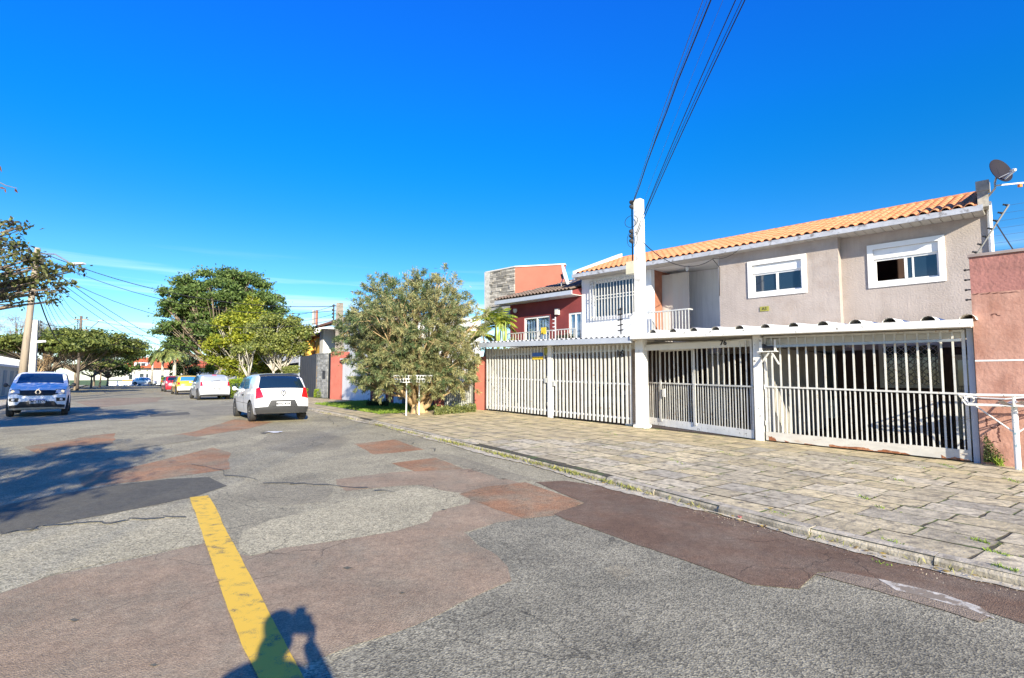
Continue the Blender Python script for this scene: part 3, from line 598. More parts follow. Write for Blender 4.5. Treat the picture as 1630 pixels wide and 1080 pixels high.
# turf bed
poly = [(17.0, -7.1), (24.6, -7.1), (24.6, -10), (17.0, -10)]
mb = MB(); rows = []
for r in np.arange(17.2, 24.6, .5): rows.append([RF.pt(r, L_, sw_z(r, L_)-.015) for L_ in (-7.15, -8, -9, -9.95)])
struct(mb.grid(rows), 'turf_bed', M['grassb'])
pts = []
for _ in range(15000):
    r = rg.uniform(17.2, 24.6); L_ = -7.15-2.7*rg.random()**1.0
    p = RF.pt(r, L_); pts.append((p.x, p.y, sw_z(r, L_)-.02))
o = blades('grass', M['grass'], pts, .11, .018); tag(o, 'bright green grass strip under the big shrub beside the pavement', 'grass', kind='stuff')
# weeds in kerb line and joints
pts = []
for _ in range(60):
    r = rg.uniform(5.2, 15) if rg.random() < .75 else rg.uniform(0, 24); c = rg.normal(0, .03)
    big = 40 if 5.5 < r < 9 else 16
    for _ in range(int(big)):
        q = RF.pt(r+rg.normal(0, .16), kr(r)+.03+abs(rg.normal(0, .045))-.01); pts.append((q.x, q.y, gz(q.x, q.y) if False else zroad(r)+.02))
o = blades('weeds', leafmat('weed_dry', (.13, .17, .03), (.42, .38, .12), .2, .7), pts, .07, .012, .8); tag(o, 'dry grass and small weeds along the kerb gutter', 'weeds', kind='stuff')
pts = []
for (x, y, s, n) in ((1395, 712, 22, 70), (1430, 722, 10, 60), (1507, 742, 16, 90), (1560, 862, 18, 80), (1600, 905, 20, 90), (1470, 745, 12, 30), (1350, 735, 14, 30), (1155, 722, 10, 30), (1375, 793, 8, 50), (1402, 808, 6, 30), (1430, 765, 9, 40), (1020, 681, 12, 60), (1080, 736, 14, 30), (970, 690, 14, 25), (1610, 765, 14, 60), (1585, 880, 22, 60), (1420, 862, 16, 30), (1405, 898, 16, 30), (1240, 818, 14, 25), (1318, 690, 12, 30), (1225, 742, 10, 18)):
    for _ in range(n):
        a = rg.uniform(-1, 1); p = gpt(x+a*s, y+a*s*.28+rg.normal(0, .8)); pts.append((p.x, p.y, p.z-.012))
o = blades('weeds', M['grass'], pts, .045, .010, .9, 4); tag(o, 'green weeds sprouting in the joints of the paving stones', 'weeds', kind='stuff')

pts = []
for k_ in range(420):
    poly, d_ = slabs[int(len(slabs)*rg.random()**1.5)]; i = rg.integers(0, len(poly)); a, b2 = poly[i], poly[(i+1) % len(poly)]; t_ = rg.random(); ln_ = rg.uniform(.03, .16); n_ = int(6+ln_*110)
    for _ in range(n_):
        f_ = min(1, max(0, t_+rg.uniform(-1, 1)*ln_)); q = RF.pt(a[0]+(b2[0]-a[0])*f_+rg.normal(0, .006), a[1]+(b2[1]-a[1])*f_+rg.normal(0, .006)); pts.append((q.x, q.y, gz(q.x, q.y)-.008))
o = blades('joint_moss', leafmat('moss_joint', (.06, .085, .02), (.26, .30, .07), .2, .8), pts, .022, .008, 1.0, 14); tag(o, 'moss and tiny weeds growing in the joints of the pavement', 'moss', kind='stuff')

P = []
for _ in range(260):
    r = rg.uniform(-1, 16) if rg.random() < .8 else rg.uniform(-1, 30); L_ = kr(r)+abs(rg.normal(0, .09)) if rg.random() < .75 else kr(r)-rg.uniform(.2, 5); q = RF.pt(r, L_); P.append((q.x, q.y, gz(q.x, q.y)+.022))
n_ = rg.normal(0, .25, (len(P), 3)); n_[:, 2] = 1; u_d = rg.normal(size=(len(P), 3)); u_d[:, 2] = 0
o = leaf_mesh('leaf_litter', leafmat('dead_leaf', (.16, .09, .03), (.50, .36, .08), .1, .7), np.array(P), n_, .055, .03, updir=u_d, seed=15); tag(o, 'dry yellow and brown leaves scattered along the kerb and pavement', 'leaves', kind='stuff')
P = []
for _ in range(2600):
    r = rg.uniform(-1, 14); q = RF.pt(r, kr(r)+abs(rg.normal(0, .16))); P.append((q.x, q.y, zroad(r)+.020))
n_ = rg.normal(0, .5, (len(P), 3)); n_[:, 2] = 1
o = leaf_mesh('loose_grit', pm('grit', (.36, .31, .23), .9, .3, 30, 0), np.array(P), n_, .011, .009, seed=16); tag(o, 'loose sand grit and pebbles collected in the kerb gutter', 'grit', kind='stuff')
# ================================================================ HOUSES along the gates (frame FF: u to the left, D into the plot)
DW = 4.35
U = lambda px, py, D: onplane(px, py, D)
z_e = EYE+3.99                       # eave height
def fthing(name, label, cat, u, D=0, z=None, group=None):
    p = FF.pt(u, D); return thing(name, label, cat, (p.x, p.y, gz(p.x, p.y) if z is None else z), math.atan2(-FF.a.y, -FF.a.x), group)
def window(house, fr_plane, u0, u1, z0, z1, surround=.12, shutter=.28, open_left=False, glass='pane'):
    """u0<u1 outer opening in the wall (surround sits round it)"""
    D = fr_plane; s = surround
    mb = MB()
    mb.box(FF, u0-s, u1+s, D-.035, D+.02, z1, z1+s); mb.box(FF, u0-s, u1+s, D-.035, D+.02, z0-s, z0)
    mb.box(FF, u0-s, u0, D-.035, D+.02, z0, z1); mb.box(FF, u1, u1+s, D-.035, D+.02, z0, z1)
    w = mb.build('window', M['white'], house, label=None)
    zt = z1-shutter; f = .05
    mb = MB(); mb.box(FF, u0+.002, u1-.002, D+.03, D+.12, zt+.002, z1-.002)
    mb.build('shutter_box', M['white'], w)
    mb = MB(); um = (u0+u1)/2
    mb.box(FF, u0, u1, D+.07, D+.12, z0, z0+f); mb.box(FF, u0, u1, D+.07, D+.12, zt-f, zt)
    mb.box(FF, u0, u0+f, D+.07, D+.12, z0+f, zt-f); mb.box(FF, u1-f, u1, D+.07, D+.12, z0+f, zt-f)
    mb.box(FF, um-f*.6, um+f*.6, D+.06, D+.13, z0+f, zt-f)
    if open_left: mb.box(FF, um-.17, um-.17+f*.8, D+.08, D+.115, z0+f, zt-f)
    mb.build('frame', M['white'], w)
    mb = MB(); mb.box(FF, u0+f, um-f*.6, D+.09, D+.10, z0+f, zt-f); mb.build('pane', M[glass], w)
    if not open_left: mb = MB(); mb.box(FF, um+f*.6, u1-f, D+.095, D+.105, z0+f, zt-f); mb.build('pane', M[glass], w)
    return w
# window measures
uR0, zR1 = U(1503, 374, DW); uR1, _ = U(1380, 392, DW); _, zR0 = U(1440, 454, DW)
DB = DW-.28                           # the middle bay stands a little proud
uL0, zL1 = U(1283, 404, DB); uL1, _ = U(1190, 416, DB); _, zL0 = U(1235, 471, DB)
uBay0, _ = U(1336, 450, DB); uBay1, _ = U(1145, 460, DB); uBal, _ = U(1037, 470, DW); uEnd, _ = U(926, 470, DW)
print('win', uR0, uR1, zR0, zR1, 'L', uL0, uL1, zL0, zL1, 'bay', uBay0, uBay1, uBal, uEnd)
s = .13
beige = fthing('townhouse', 'beige stucco two-storey house with orange tiled roof and two white framed windows', 'house', 3.2, DW)
zt = z_e+.02
# right wall part (recessed) with its window hole
a0, a1, b0, b1 = uR0+s, uR1-s, zR0+s, zR1-s
mb = MB(); us = [-.02, a0, a1, uBay0]; zs = [2.35, b0, b1, zt]
wall_cells(mb, FF, us, (DW, DW+.22), zs, lambda i, j: i == 1 and j == 1); weld(mb.build('wall', M['stucco'], beige))
window(beige, DW, a0, a1, b0, b1, s, .26, open_left=True)
a0, a1, b0, b1 = uL0+s, uL1-s, zL0+s, zL1-s
mb = MB(); us = [uBay0+.001, a0, a1, uBay1]; zs = [2.35, b0, b1, zt]
wall_cells(mb, FF, us, (DB, DB+.22), zs, lambda i, j: i == 1 and j == 1); mb.box(FF, uBay0+.002, uBay0+.15, DB+.22, DW+.22, 2.35, zt); mb.box(FF, uBay1-.15, uBay1-.002, DB+.22, DW+1.4, 2.35, zt)
mb.build('wall', M['stucco'], beige)
window(beige, DB, a0, a1, b0, b1, s, .26)
# side/back walls, floor between storeys
mb = MB(); mb.hexa([FF.pt(u, D, z) for z in (0, z_e-.02) for u, D in ((-.02, DW+.221), (.18, DW+.221), (.72, 11.2), (.52, 11.2))]); mb.box(FF, .73, uBay1, 11.0, 11.2, 0, z_e); mb.box(FF, .19, uBay1-.01, DW+.24, 10.99, 2.4, 2.6)
mb.build('side_wall', M['stucco'], beige)
mb = MB(); mb.box(FF, .19, uBay1-.16, 8.0, 8.15, 2.62, z_e); mb.build('partition', M['brownwall'], beige)
# white corner pipes
mb = MB(); p = FF.pt(-.07, DW-.03); mb.tube([(p.x, p.y, 2.0), (p.x, p.y, z_e+.2)], .05, 8); mb.build('downpipe', M['white'], beige)
# parapet chimney-like end wall
mb = MB(); mb.hexa([FF.pt(u, D, z_e+dz) for u, D, dz in ((-.10, DW-.45, .0), (.10, DW-.45, .0), (.33, DW+2.6, .0), (.13, DW+2.6, .0), (-.10, DW-.45, .38), (.10, DW-.45, .38), (.33, DW+2.6, 1.22), (.13, DW+2.6, 1.22))]); mb.box(FF, -.12, .12, DW-.47, DW-.12, z_e+.381, z_e+.62); mb.build('end_parapet', M['conc'], beige)
# ground floor behind the carport
def ground_floor(h, u0, u1, mat, D=DW+.02):
    mb = MB(); mb.box(FF, u0, u1, D, D+.2, -.2, 2.34); return mb.build('ground_floor_wall', mat, h)
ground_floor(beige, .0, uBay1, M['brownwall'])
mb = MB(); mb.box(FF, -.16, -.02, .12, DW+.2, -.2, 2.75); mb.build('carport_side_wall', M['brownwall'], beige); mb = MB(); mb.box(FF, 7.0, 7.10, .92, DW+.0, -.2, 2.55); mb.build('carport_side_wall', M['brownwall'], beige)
# ground floor joinery seen through the bars
def fwin(h, px0, px1, py0, py1, lattice=False):
    u0, z1 = U(px1, py0, DW); u1, z0 = U(px0, py1, DW)
    f = .09; mb = MB(); D = DW
    mb.box(FF, u0-f, u1+f, D-.03, D+.018, z1, z1+f); mb.box(FF, u0-f, u1+f, D-.03, D+.018, z0-f, z0); mb.box(FF, u0-f, u0, D-.03, D+.018, z0, z1); mb.box(FF, u1, u1+f, D-.03, D+.018, z0, z1)
    w = mb.build('window', M['pvc'], h); mb = MB(); mb.box(FF, u0, u1, D-.005, D+.01, z0, z1); mb.build('pane', M['pane'], w)
    if lattice:
        mb = MB(); n = 7; st = (u1-u0)/n; hh = z1-z0
        for i in range(n+1):
            for sgn in (1, -1):
                for k in range(int(hh/st)+1):
                    ua = u0+i*st; ub = ua+sgn*st; za = z0+k*st; zb = min(z1, za+st)
                    if ub < u0-.01 or ub > u1+.01: continue
                    mb.bar(FF.pt(ua, D-.06, za), FF.pt(ub, D-.06, zb), .022, .01)
        mb.build('lattice_grille', M['white'], w)
    return w
fwin(beige, 1408, 1492, 549, 612, True)
for px0, px1, py0, py1 in ((1531, 1545, 570, 700), (1306, 1326, 556, 665), (1062, 1071, 560, 650)):
    u0, z1 = U(px1, py0, DW); u1, z0 = U(px0, py1, DW); z0 = max(z0, .12)
    mb = MB(); mb.box(FF, u0-.08, u1+.08, DW-.06, DW+.0, z0, z1+.08); d = mb.build('door', M['pvc'], beige); mb = MB(); mb.box(FF, u0+.01, u1-.01, DW-.075, DW-.061, z0+.5, z1-.05); mb.build('glazing', M['pane'], d)
# dividing wall and box seen between the two gates
mb = MB(); mb.box(FF, 3.62, 3.78, .5, DW-.02, 0, 2.3); mb.build('carport_partition', M['pvc'], beige)
# ---- roofs
ZR = z_e+1.12; DE = DW-.58; DR = DE+3.15
def tile_roof(h, u0, u1, mat, capend=True):
    # sarking + tiles + fascia + soffit
    sl = Vector(FF.b*(DR-DE))+Vector((0, 0, ZR-z_e-.02)); L_ = sl.length; sd_ = sl.normalized(); nrm = sd_.cross(FF.a).normalized()
    if nrm.z < 0: nrm = -nrm
    mb = MB(); A = [FF.pt(u, D, z) for u, D, z in ((u0, DE, z_e+.03), (u1, DE, z_e+.03), (u1, DR, ZR-.0), (u0, DR, ZR-.0), (u1, 2*DR-DE, z_e), (u0+(.5 if u0 < .5 else 0), 2*DR-DE, z_e))]
    mb.add([a-Vector((0, 0, .06)) for a in A], [(0, 1, 2, 3), (3, 2, 4, 5)]); mb.build('roof', M['tilebr'] if mat is M['tilebr'] else M['tile2'], h)
    w = .22; rows = 9; ln = L_/rows
    n = int(round((u1-u0)/w)); w = (u1-u0)/n
    prof = [(0, .0), (.06, -.004), (.28, .0), (.36, .028), (.5, .054), (.68, .062), (.86, .050), (.97, .024), (1.03, .004)]
    base = FF.pt(u0, DE, z_e+.03)
    mb = MB(); lo = []; hi = []; lip = []
    for t, hgt in prof:
        q = base+FF.a*(t*w)
        lo.append(q+nrm*(hgt+.018)-sd_*.05); hi.append(q+nrm*(hgt+.002)+sd_*(ln+.0)); lip.append(q+nrm*(hgt+.003)-sd_*.05)
    mb.grid([lip, lo, hi]); t0 = mb.build('roof_tile', mat, h, smooth=False, fix=False)
    for p_ in t0.data.polygons: pass
    wn_ = t0.data.polygons[-1].normal
    if (WM[h.name].to_3x3() @ wn_).z < 0: t0.data.flip_normals()
    for i in range(n):
        for j in range(rows):
            if i or j:
                c = copy_at(t0, FF.a*(i*w)+sd_*(j*ln)+nrm*random.uniform(0, .004)+FF.a*random.uniform(-.003, .003))
    # ridge caps
    nr = int((u1-u0)/.38); st = (u1-u0)/nr; r0 = None
    for k in range(nr):
        if r0 is None:
            mb = MB(); rr = []
            for q, e in ((0, .11), (st*1.06, .098)):
                rr.append([FF.pt(u0+q, DR, ZR+.0)+FF.b*(math.cos(a_)*e)+Vector((0, 0, math.sin(a_)*e*.8)) for a_ in np.linspace(-.3, math.pi+.3, 7)])
            mb.grid(rr); r0 = mb.build('ridge_tile', mat, h)
        else: copy_at(r0, FF.a*(k*st))
def eave_trim(h, u0, u1, D0=None, D1=DW, board=M['fascia'], zt=None):
    D0 = DE if D0 is None else D0; zt = z_e if zt is None else zt
    mb = MB(); mb.box(FF, u0, u1, D0-.04, D0, zt-.115, zt+.02); mb.build('fascia', board, h)
    n = int((u1-u0)/.2); st = (u1-u0)/n; o = None
    for k in range(n):
        if o is None:
            mb = MB(); mb.box(FF, u0+.008, u0+st-.008, D0+.002, D1, zt-.12, zt-.10); o = mb.build('soffit_board', M['soffit'], h)
        else: copy_at(o, FF.a*(k*st))
    mb = MB(); mb.box(FF, u0, u1, D0+.002, D1, zt-.098, zt-.09); mb.build('soffit_backing', M['pvc'], h)
tile_roof(beige, -.0+.1, uBay1, M['tile'])
eave_trim(beige, 0.0, uBay1, D1=DW+.0)
# alarm plaque between the windows
u_, z_ = U(1217, 492, DB); mb = MB(); mb.box(FF, u_-.13, u_+.13, DB-.02, DB-.001, z_-.07, z_+.07)
al = mb.build('alarm_plaque', M['sign_o'], beige)
text('AS', .13, FF.pt(u_, DB-.022, z_), -FF.a, (0, 0, 1), M['ink'], beige, 'plaque_lettering')

ZRr = z_e+1.12
# ---- white neighbour with the recessed balcony
white = fthing('townhouse', 'white rendered house with recessed balcony and barred upper window beside the beige house', 'house', 9.6, DW)
uW0, zW1 = U(1009, 440, DW); uW1, _ = U(943, 450, DW); _, zW0 = U(975, 504, DW)
mb = MB(); us = [uBal, uW0, uW1, uEnd]; zs = [2.35, zW0, zW1, zt]
wall_cells(mb, FF, us, (DW, DW+.22), zs, lambda i, j: i == 1 and j == 1)
weld(mb.build('wall', M['whitewall'], white))
mb = MB(); mb.box(FF, uEnd-.2, uEnd, DW+.23, 11, 0, z_e); mb.box(FF, uBay1+.01, uEnd, 11.0, 11.2, 0, z_e); mb.box(FF, uBay1, uEnd-.21, DW-.1, 10.9, 2.36, 2.56); mb.hexa([FF.pt(u, D, z) for z0_, z1_ in ((0, 0),) for (u, D, z) in ((uEnd-.2, DE-.0, z_e), (uEnd-.02, DE-.0, z_e), (uEnd-.02, DR, ZRr), (uEnd-.2, DR, ZRr), (uEnd-.2, DE, z_e+.16), (uEnd-.02, DE, z_e+.16), (uEnd-.02, DR, ZRr+.22), (uEnd-.2, DR, ZRr+.22))])
mb.build('side_wall', M['whitewall'], white)
mb = MB(); mb.box(FF, uBay1+.0, uBay1+.05, DW-.2, DW+1.6, 2.57, z_e-.1); mb.build('balcony_side_wall', M['whitewall'], white)
mb = MB(); mb.box(FF, uBay1+.06, uBal-.001, DW+1.55, DW+1.7, 2.57, z_e-.1); mb.build('balcony_back_wall', M['whitewall'], white)
ub1, zb1 = U(1048, 436, DW+.7); ub0, zb0 = U(1097, 500, DW+.7)
mb = MB(); rows = [[FF.pt(ub0+(ub1-ub0)*i/12, DW+.75+.02*math.sin(i*1.7)+.06*(1-j/6)*math.sin(i*.5), z_e-.25+(2.75-z_e+.25)*(1-j/6)) for i in range(13)] for j in range(7)]
mb.grid(rows); mb.build('canvas_blind', M['blind'], white, smooth=True)
mb = MB(); mb.box(FF, uBal+.002, uBal+.2, DW+.23, DW+1.54, 2.57, z_e-.13); mb.build('brick_side_wall', M['brickr'], white)
p = FF.pt(uBal-1.2, DW+.35, z_e-.16); mb = MB(); mb.lathe([(0, .05), (-.04, .06), (-.12, .05), (-.15, .02)], p, (0, 0, 1), 10); mb.build('ceiling_lamp', M['white_l'], white)
# barred window
mb = MB(); s = .06
mb.box(FF, uW0, uW1, DW+.10, DW+.15, zW0, zW0+s); mb.box(FF, uW0, uW1, DW+.10, DW+.15, zW1-s, zW1); mb.box(FF, uW0, uW0+s, DW+.10, DW+.15, zW0+s, zW1-s); mb.box(FF, uW1-s, uW1, DW+.10, DW+.15, zW0+s, zW1-s)
w = mb.build('window', M['white'], white); mb = MB(); mb.box(FF, uW0+s, uW1-s, DW+.12, DW+.13, zW0+s, zW1-s); mb.build('pane', M['paneb'], w)
nb = 15; o = None; us_ = np.linspace(uW0-.02, uW1+.02, nb)
for k in range(nb):
    if o is None: mb = MB(); mb.box(FF, us_[0]-.014, us_[0]+.014, DW-.14, DW-.12, zW0-.04, zW1+.04); o = mb.build('bar', M['bar'], w)
    else: copy_at(o, FF.a*(us_[k]-us_[0]))
mb = MB()
for z in (zW0-.02, zW0+(zW1-zW0)*.5, zW0+(zW1-zW0)*.58, zW1+.02): mb.box(FF, us_[0]-.03, us_[-1]+.03, DW-.119, DW-.10, z-.014, z+.014)
for u in (us_[0], us_[-1]): mb.box(FF, u-.02, u+.02, DW-.10, DW, zW1-.1, zW1-.06); mb.box(FF, u-.02, u+.02, DW-.10, DW, zW0+.02, zW0+.06)
mb.build('bar_frame', M['bar'], w)
ground_floor(white, uBay1+.01, uEnd+.9, M['whitewall'])
mb = MB(); mb.box(FF, 12.98, 13.12, .12, 10, -.2, 2.62); mb.build('carport_side_wall', M['whitewall'], white)
tile_roof(white, uBay1+.002, uEnd-.25, M['tile']); eave_trim(white, uBay1+.002, uEnd, D1=DW+.0)
mb = MB(); mb.box(FF, uBay1+.06, uBal, DW+.001, DW+1.54, z_e-.12, z_e-.10); mb.build('balcony_ceiling', M['pvc'], white)
# balcony railing
ur0, zr1 = U(1096, 492, DW-.25); ur1, zr1b = U(1036, 492, DW-.25)
mb = MB(); zrb = 2.75; mb.bar(FF.pt(ur0, DW-.25, zr1), FF.pt(ur1+.1, DW-.25, zr1), .05, .04); mb.bar(FF.pt(ur0, DW-.25, zrb), FF.pt(ur1+.1, DW-.25, zrb), .03, .03)
mb.bar(FF.pt(ur0, DW-.25, zr1), FF.pt(ur0, DW+.0, zr1), .05, .04)
rl = thing('balcony_railing', 'grey painted bar railing across the recessed balcony of the white house', 'railing', tuple(FF.pt(ur0, DW-.25, zrb)), math.atan2(-FF.a.y, -FF.a.x))
mb.build('rail_frame', M['rail'], rl); o = None
for u in np.arange(ur0, ur1+.1, .115):
    if o is None: mb = MB(); mb.box(FF, u-.011, u+.011, DW-.262, DW-.238, 2.58, zr1-.02); o = mb.build('bar', M['rail'], rl); ub = u
    else: copy_at(o, FF.a*(u-ub))

# ---- carport roof over the beige house's gates: modulated sheets behind a fascia
DCF = -.45
_k0 = U(1550, 520, DCF); _k1 = U(1008, 540, DCF); uC1 = U(1003, 535, DCF)[0]
zc0 = _k0[1]; zcl = _k1[1]
zc = lambda u: zc0+(zcl-zc0)*u/uC1
can = fthing('carport_roof', 'long white carport canopy of ridged sheets with peeling fascia above the barred gates', 'canopy', 3.5, .2)
mb = MB(); mb.hexa([FF.pt(u, D, zc(u)+dz) for dz in (0, .135) for u, D in ((-.06, DCF-.02), (uC1, DCF-.02), (uC1, DCF+.05), (-.06, DCF+.05))]); mb.build('fascia', M['wornwhite'], can)
pxr = [1540, 1477, 1415, 1361, 1309, 1262, 1217, 1176, 1138, 1103, 1070, 1038]
mod = [U(x, 512, DCF)[0] for x in pxr]; print('mods', [round(m, 2) for m in mod])
for i, u in enumerate(mod):
    un = mod[i+1] if i+1 < len(mod) else uC1-.02
    mb = MB(); rows = []
    zt_ = zc(u)+.115
    for D, dz in ((DCF+.0, 0), (DW-.32, .18)):
        row = []
        hw = .115
        for k in range(7):
            a_ = math.pi*k/6; q = u-math.cos(a_)*hw; row.append(FF.pt(q, D, zt_+dz+math.sin(a_)*.105+.004))
        row += [FF.pt(u+hw+.03, D, zt_+dz), FF.pt(un-hw-.02, D, zt_+dz+(zc(un)-zc(u))), FF.pt(un-hw, D, zt_+dz+(zc(un)-zc(u))+.002)]
        rows.append(row)
    mb.grid(rows); mb.build('roof_sheet', M['wornwhite'], can, smooth=False)
mb = MB(); mb.box(FF, .0, uC1, .03, DW-.3, zc(0)+.02, zc(0)+.045) if False else None
mb = MB(); mb.hexa([FF.pt(u, D, z) for dz in (0, .02) for u, D, z in ((-.02, DCF+.051, zc(0)+dz-.005), (uC1, DCF+.051, zcl+dz-.005), (uC1, DW-.3, zcl+.12+dz), (-.02, DW-.3, zc(0)+.12+dz))]); mb.build('ceiling', M['pvc'], can)
mb = MB(); mb.box(FF, 0.05, uC1-.1, .05, .17, zc(0)-.16, zc(0)-.01); mb.build('beam', M['pvc'], can)
# number 76 on the beam
u_, z_ = U(1150, 546, 0); text('76', .17, FF.pt(u_, .046, z_), -FF.a, (0, 0, 1), M['ink'], can, 'house_number', .01, .004)
# floor of the carports
mb = MB()
for i in range(7):
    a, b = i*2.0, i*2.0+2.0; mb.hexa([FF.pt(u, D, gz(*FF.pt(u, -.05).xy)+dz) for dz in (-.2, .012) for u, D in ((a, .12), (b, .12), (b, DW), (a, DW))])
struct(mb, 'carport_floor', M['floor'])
# ---- gates
def gzu(u): p = FF.pt(u, -.03); return gz(p.x, p.y)
def post(name, label, u, w, z1, mat, D=0, z0=None, base=True, cat='post', depth=None):
    t = fthing(name, label, cat, u, D); zb = gzu(u) if z0 is None else z0
    mb = MB(); d = (depth or w)/2; mb.box(FF, u-w/2, u+w/2, D-d, D+d, zb-.1, z1); mb.build('shaft', mat, t)
    if base: mb = MB(); mb.box(FF, u-w/2-.05, u+w/2+.05, D-d-.05, D+d+.05, zb-.1, zb+.06); mb.build('footing', M['white'], t)
    return t
def barred_gate(label, u0, u1, step, zmid_px, top_dz, kick=.17, kmat=None, w=.031, w2=.017, half=True, group=None, skew=0):
    Q = lambda u, D, z=0: FF.pt(u, D+skew*(u-u0)/(u1-u0), z)
    t = fthing('driveway_gate', label, 'gate', (u0+u1)/2, 0)
    G = [gzu(u0), gzu(u1)]; g_ = lambda u: G[0]+(G[1]-G[0])*(u-u0)/(u1-u0); top = lambda u: zc(u)-top_dz
    zm = lambda u: zmid_px[0]+(zmid_px[1]-zmid_px[0])*(u-u0)/(u1-u0)
    def rail(a, b, zf, h, d0, d1, name, mat):
        mb = MB(); mb.hexa([Q(u, D, zf(u)+dz) for dz in (0, h) for u, D in ((a, d0), (b, d0), (b, d1), (a, d1))]); return mb.build(name, mat, t)
    rail(u0, u1, lambda u: g_(u)+.02, kick, -.05, -.035, 'kick_plate', kmat or M['rust'])
    rail(u0, u1, zm, .035, -.053, -.0352, 'mid_rail', M['bar']); rail(u0, u1, lambda u: top(u)-.04, .04, -.03, .03, 'top_rail', M['bar'])
    for a in (u0, u1-.05):
        mb = MB(); mb.hexa([Q(u, D, z) for z in (g_(a)+.02, top(a)-.04) for u, D in ((a, -.028), (a+.05, -.028), (a+.05, .028), (a, .028))]); mb.build('stile', M['bar'], t)
    for z_h in (.4, 1.2, 1.95):
        mb = MB(); mb.lathe([(-.05, .016), (.05, .016)], Q(u1-.0, -.045, g_(u1)+z_h), (0, 0, 1), 8); mb.build('hinge', M['rail'], t)
    n = int(round((u1-u0)/step)); st = (u1-u0)/n; full = hlf = None
    for k in range(1, n):
        u = u0+k*st; jit = random.gauss(0, .006)
        mb = MB(); lean = random.gauss(0, .006)
        c = [Q(u-w/2, -.034), Q(u+w/2, -.034), Q(u+w/2, -.006), Q(u-w/2, -.006)]
        mb.hexa([q+Vector((0, 0, g_(u)+.1)) for q in c]+[q+FF.a*lean+Vector((0, 0, top(u)-.04)) for q in c]); mb.build('bar', M['bar'], t)
    if half:
        for k in range(n):
            u = u0+(k+.5)*st; mb = MB(); mb.hexa([Q(uu_, D, z) for z in (g_(u)+.1, zm(u)+.01) for uu_, D in ((u-w2/2, -.033), (u+w2/2, -.033), (u+w2/2, -.012), (u-w2/2, -.012))]); mb.build('lower_bar', M['bar'], t)
    return t, g_, top
um0, zm0 = U(1547, 629, 0); um1, zm1 = U(1228, 617, 0); um2, zm2 = U(1205, 617, 0); um3, zm3 = U(1032, 610, .82); uLG = U(1027, 640, .85)[0]; print('uLG', uLG)
print('mid', zm0, zm1, zm2, zm3, um0, um1, um2, um3)
gr, gg, gt = barred_gate('widest white barred gate with rust on its bottom plate beside the pink wall', .10, 3.62, .178, (zm0, zm1), .02, .19)
gl, gg2, gt2 = barred_gate('middle white barred gate under the number 76, with a small door in it', 3.88, uLG, .149, (zm2, zm3), .06, .19, skew=.85, kmat=M['wornwhite'], w=.029, w2=.016)
for pl in ([(1320, 708), (1345, 711), (1375, 713), (1392, 718), (1410, 716), (1440, 721), (1462, 729), (1466, 734), (1440, 732), (1400, 727), (1360, 722), (1322, 717)], [(1498, 724), (1508, 730), (1520, 728), (1545, 733), (1549, 741), (1520, 739), (1500, 736)], [(1223, 694), (1232, 697), (1237, 703), (1226, 704)], [(1247, 700), (1257, 704), (1252, 707)], [(1280, 706), (1300, 709), (1298, 712), (1284, 710)]):
    mb = MB(); n_ = len(pl); vs = []
    for i in range(n_):
        (x0_, y0_), (x1_, y1_) = pl[i], pl[(i+1) % n_]
        for k in range(5): x = x0_+(x1_-x0_)*k/5+random.gauss(0, .5); y = y0_+(y1_-y0_)*k/5+random.gauss(0, .5); u, z = U(x, y, -.053); vs.append(FF.pt(u, -.0525, max(z, gg(u)+.022)))
    mb.add(vs, [tuple(range(len(vs)))]); mb.build('rust_patch', M['rustp'], gr, fix=False)
# wicket frame in the middle gate
ua, z_a = U(1108, 558, .48); ub, _ = U(1054, 560, .75)
QG = lambda u, D, z=0: FF.pt(u, D+.85*(u-3.88)/(uLG-3.88), z)
mb = MB()
for a_, b_4, z_0, z_1 in ((ua-.03, ua+.03, gg2(ua)+.15, z_a), (ub-.03, ub+.03, gg2(ub)+.15, z_a), (ua-.03, ub+.03, z_a+.001, z_a+.045)): mb.hexa([QG(u, D, z) for z in (z_0, z_1) for u, D in ((a_, -.075), (b_4, -.075), (b_4, -.054), (a_, -.054))])
wk = mb.build('wicket_frame', M['bar'], gl); mb = MB(); mb.hexa([QG(u, D, z) for z in (gg2(ub)+.8, gg2(ub)+1.02) for u, D in ((ub-.18, -.10), (ub-.08, -.10), (ub-.08, -.076), (ub-.18, -.076))]); mb.build('lock_box', M['wornwhite'], wk)
# sliding arm and motor box over the right gate
mb = MB(); za_, zb_ = U(1530, 542, 0)[1], U(1240, 552, 0)[1]; mb.bar(FF.pt(.15, -.13, za_), FF.pt(3.5, -.13, zb_), .045, .05); arm = mb.build('opener_arm', M['metal'], gr)
mb = MB(); mb.box(FF, 3.28, 3.70, -.20, .02, zb_-.12, zb_-.10); mb.box(FF, 3.30, 3.34, -.18, -.14, zb_-.1, zb_+.15); mb.box(FF, 3.6, 3.66, -.18, -.12, zb_-.1, zb_+.2); mb.build('motor_bracket', M['wornwhite'], gr)
mb = MB(); mb.lathe([(0, .05), (.22, .05)], FF.pt(3.36, -.12, zb_-.02), FF.a, 10); mb.box(FF, 3.56, 3.66, -.17, -.06, zb_-.07, zb_+.06); mb.build('motor', M['darkmetal'], gr)
mb = MB(); mb.bar(FF.pt(3.65, -.16, zb_-.38), FF.pt(3.45, -.16, zb_-.13), .03); mb.bar(FF.pt(3.25, -.16, zb_-.4), FF.pt(3.4, -.16, zb_-.13), .03); mb.build('brace', M['bar'], gr)
post('gate_post', 'rusty grey steel post at the foot of the pink wall', .03, .09, zc(0), M['gutter'], base=False)
post('gate_post', 'square white post between the two barred gates', 3.75, .17, zc(3.75), M['wornwhite'], base=False)
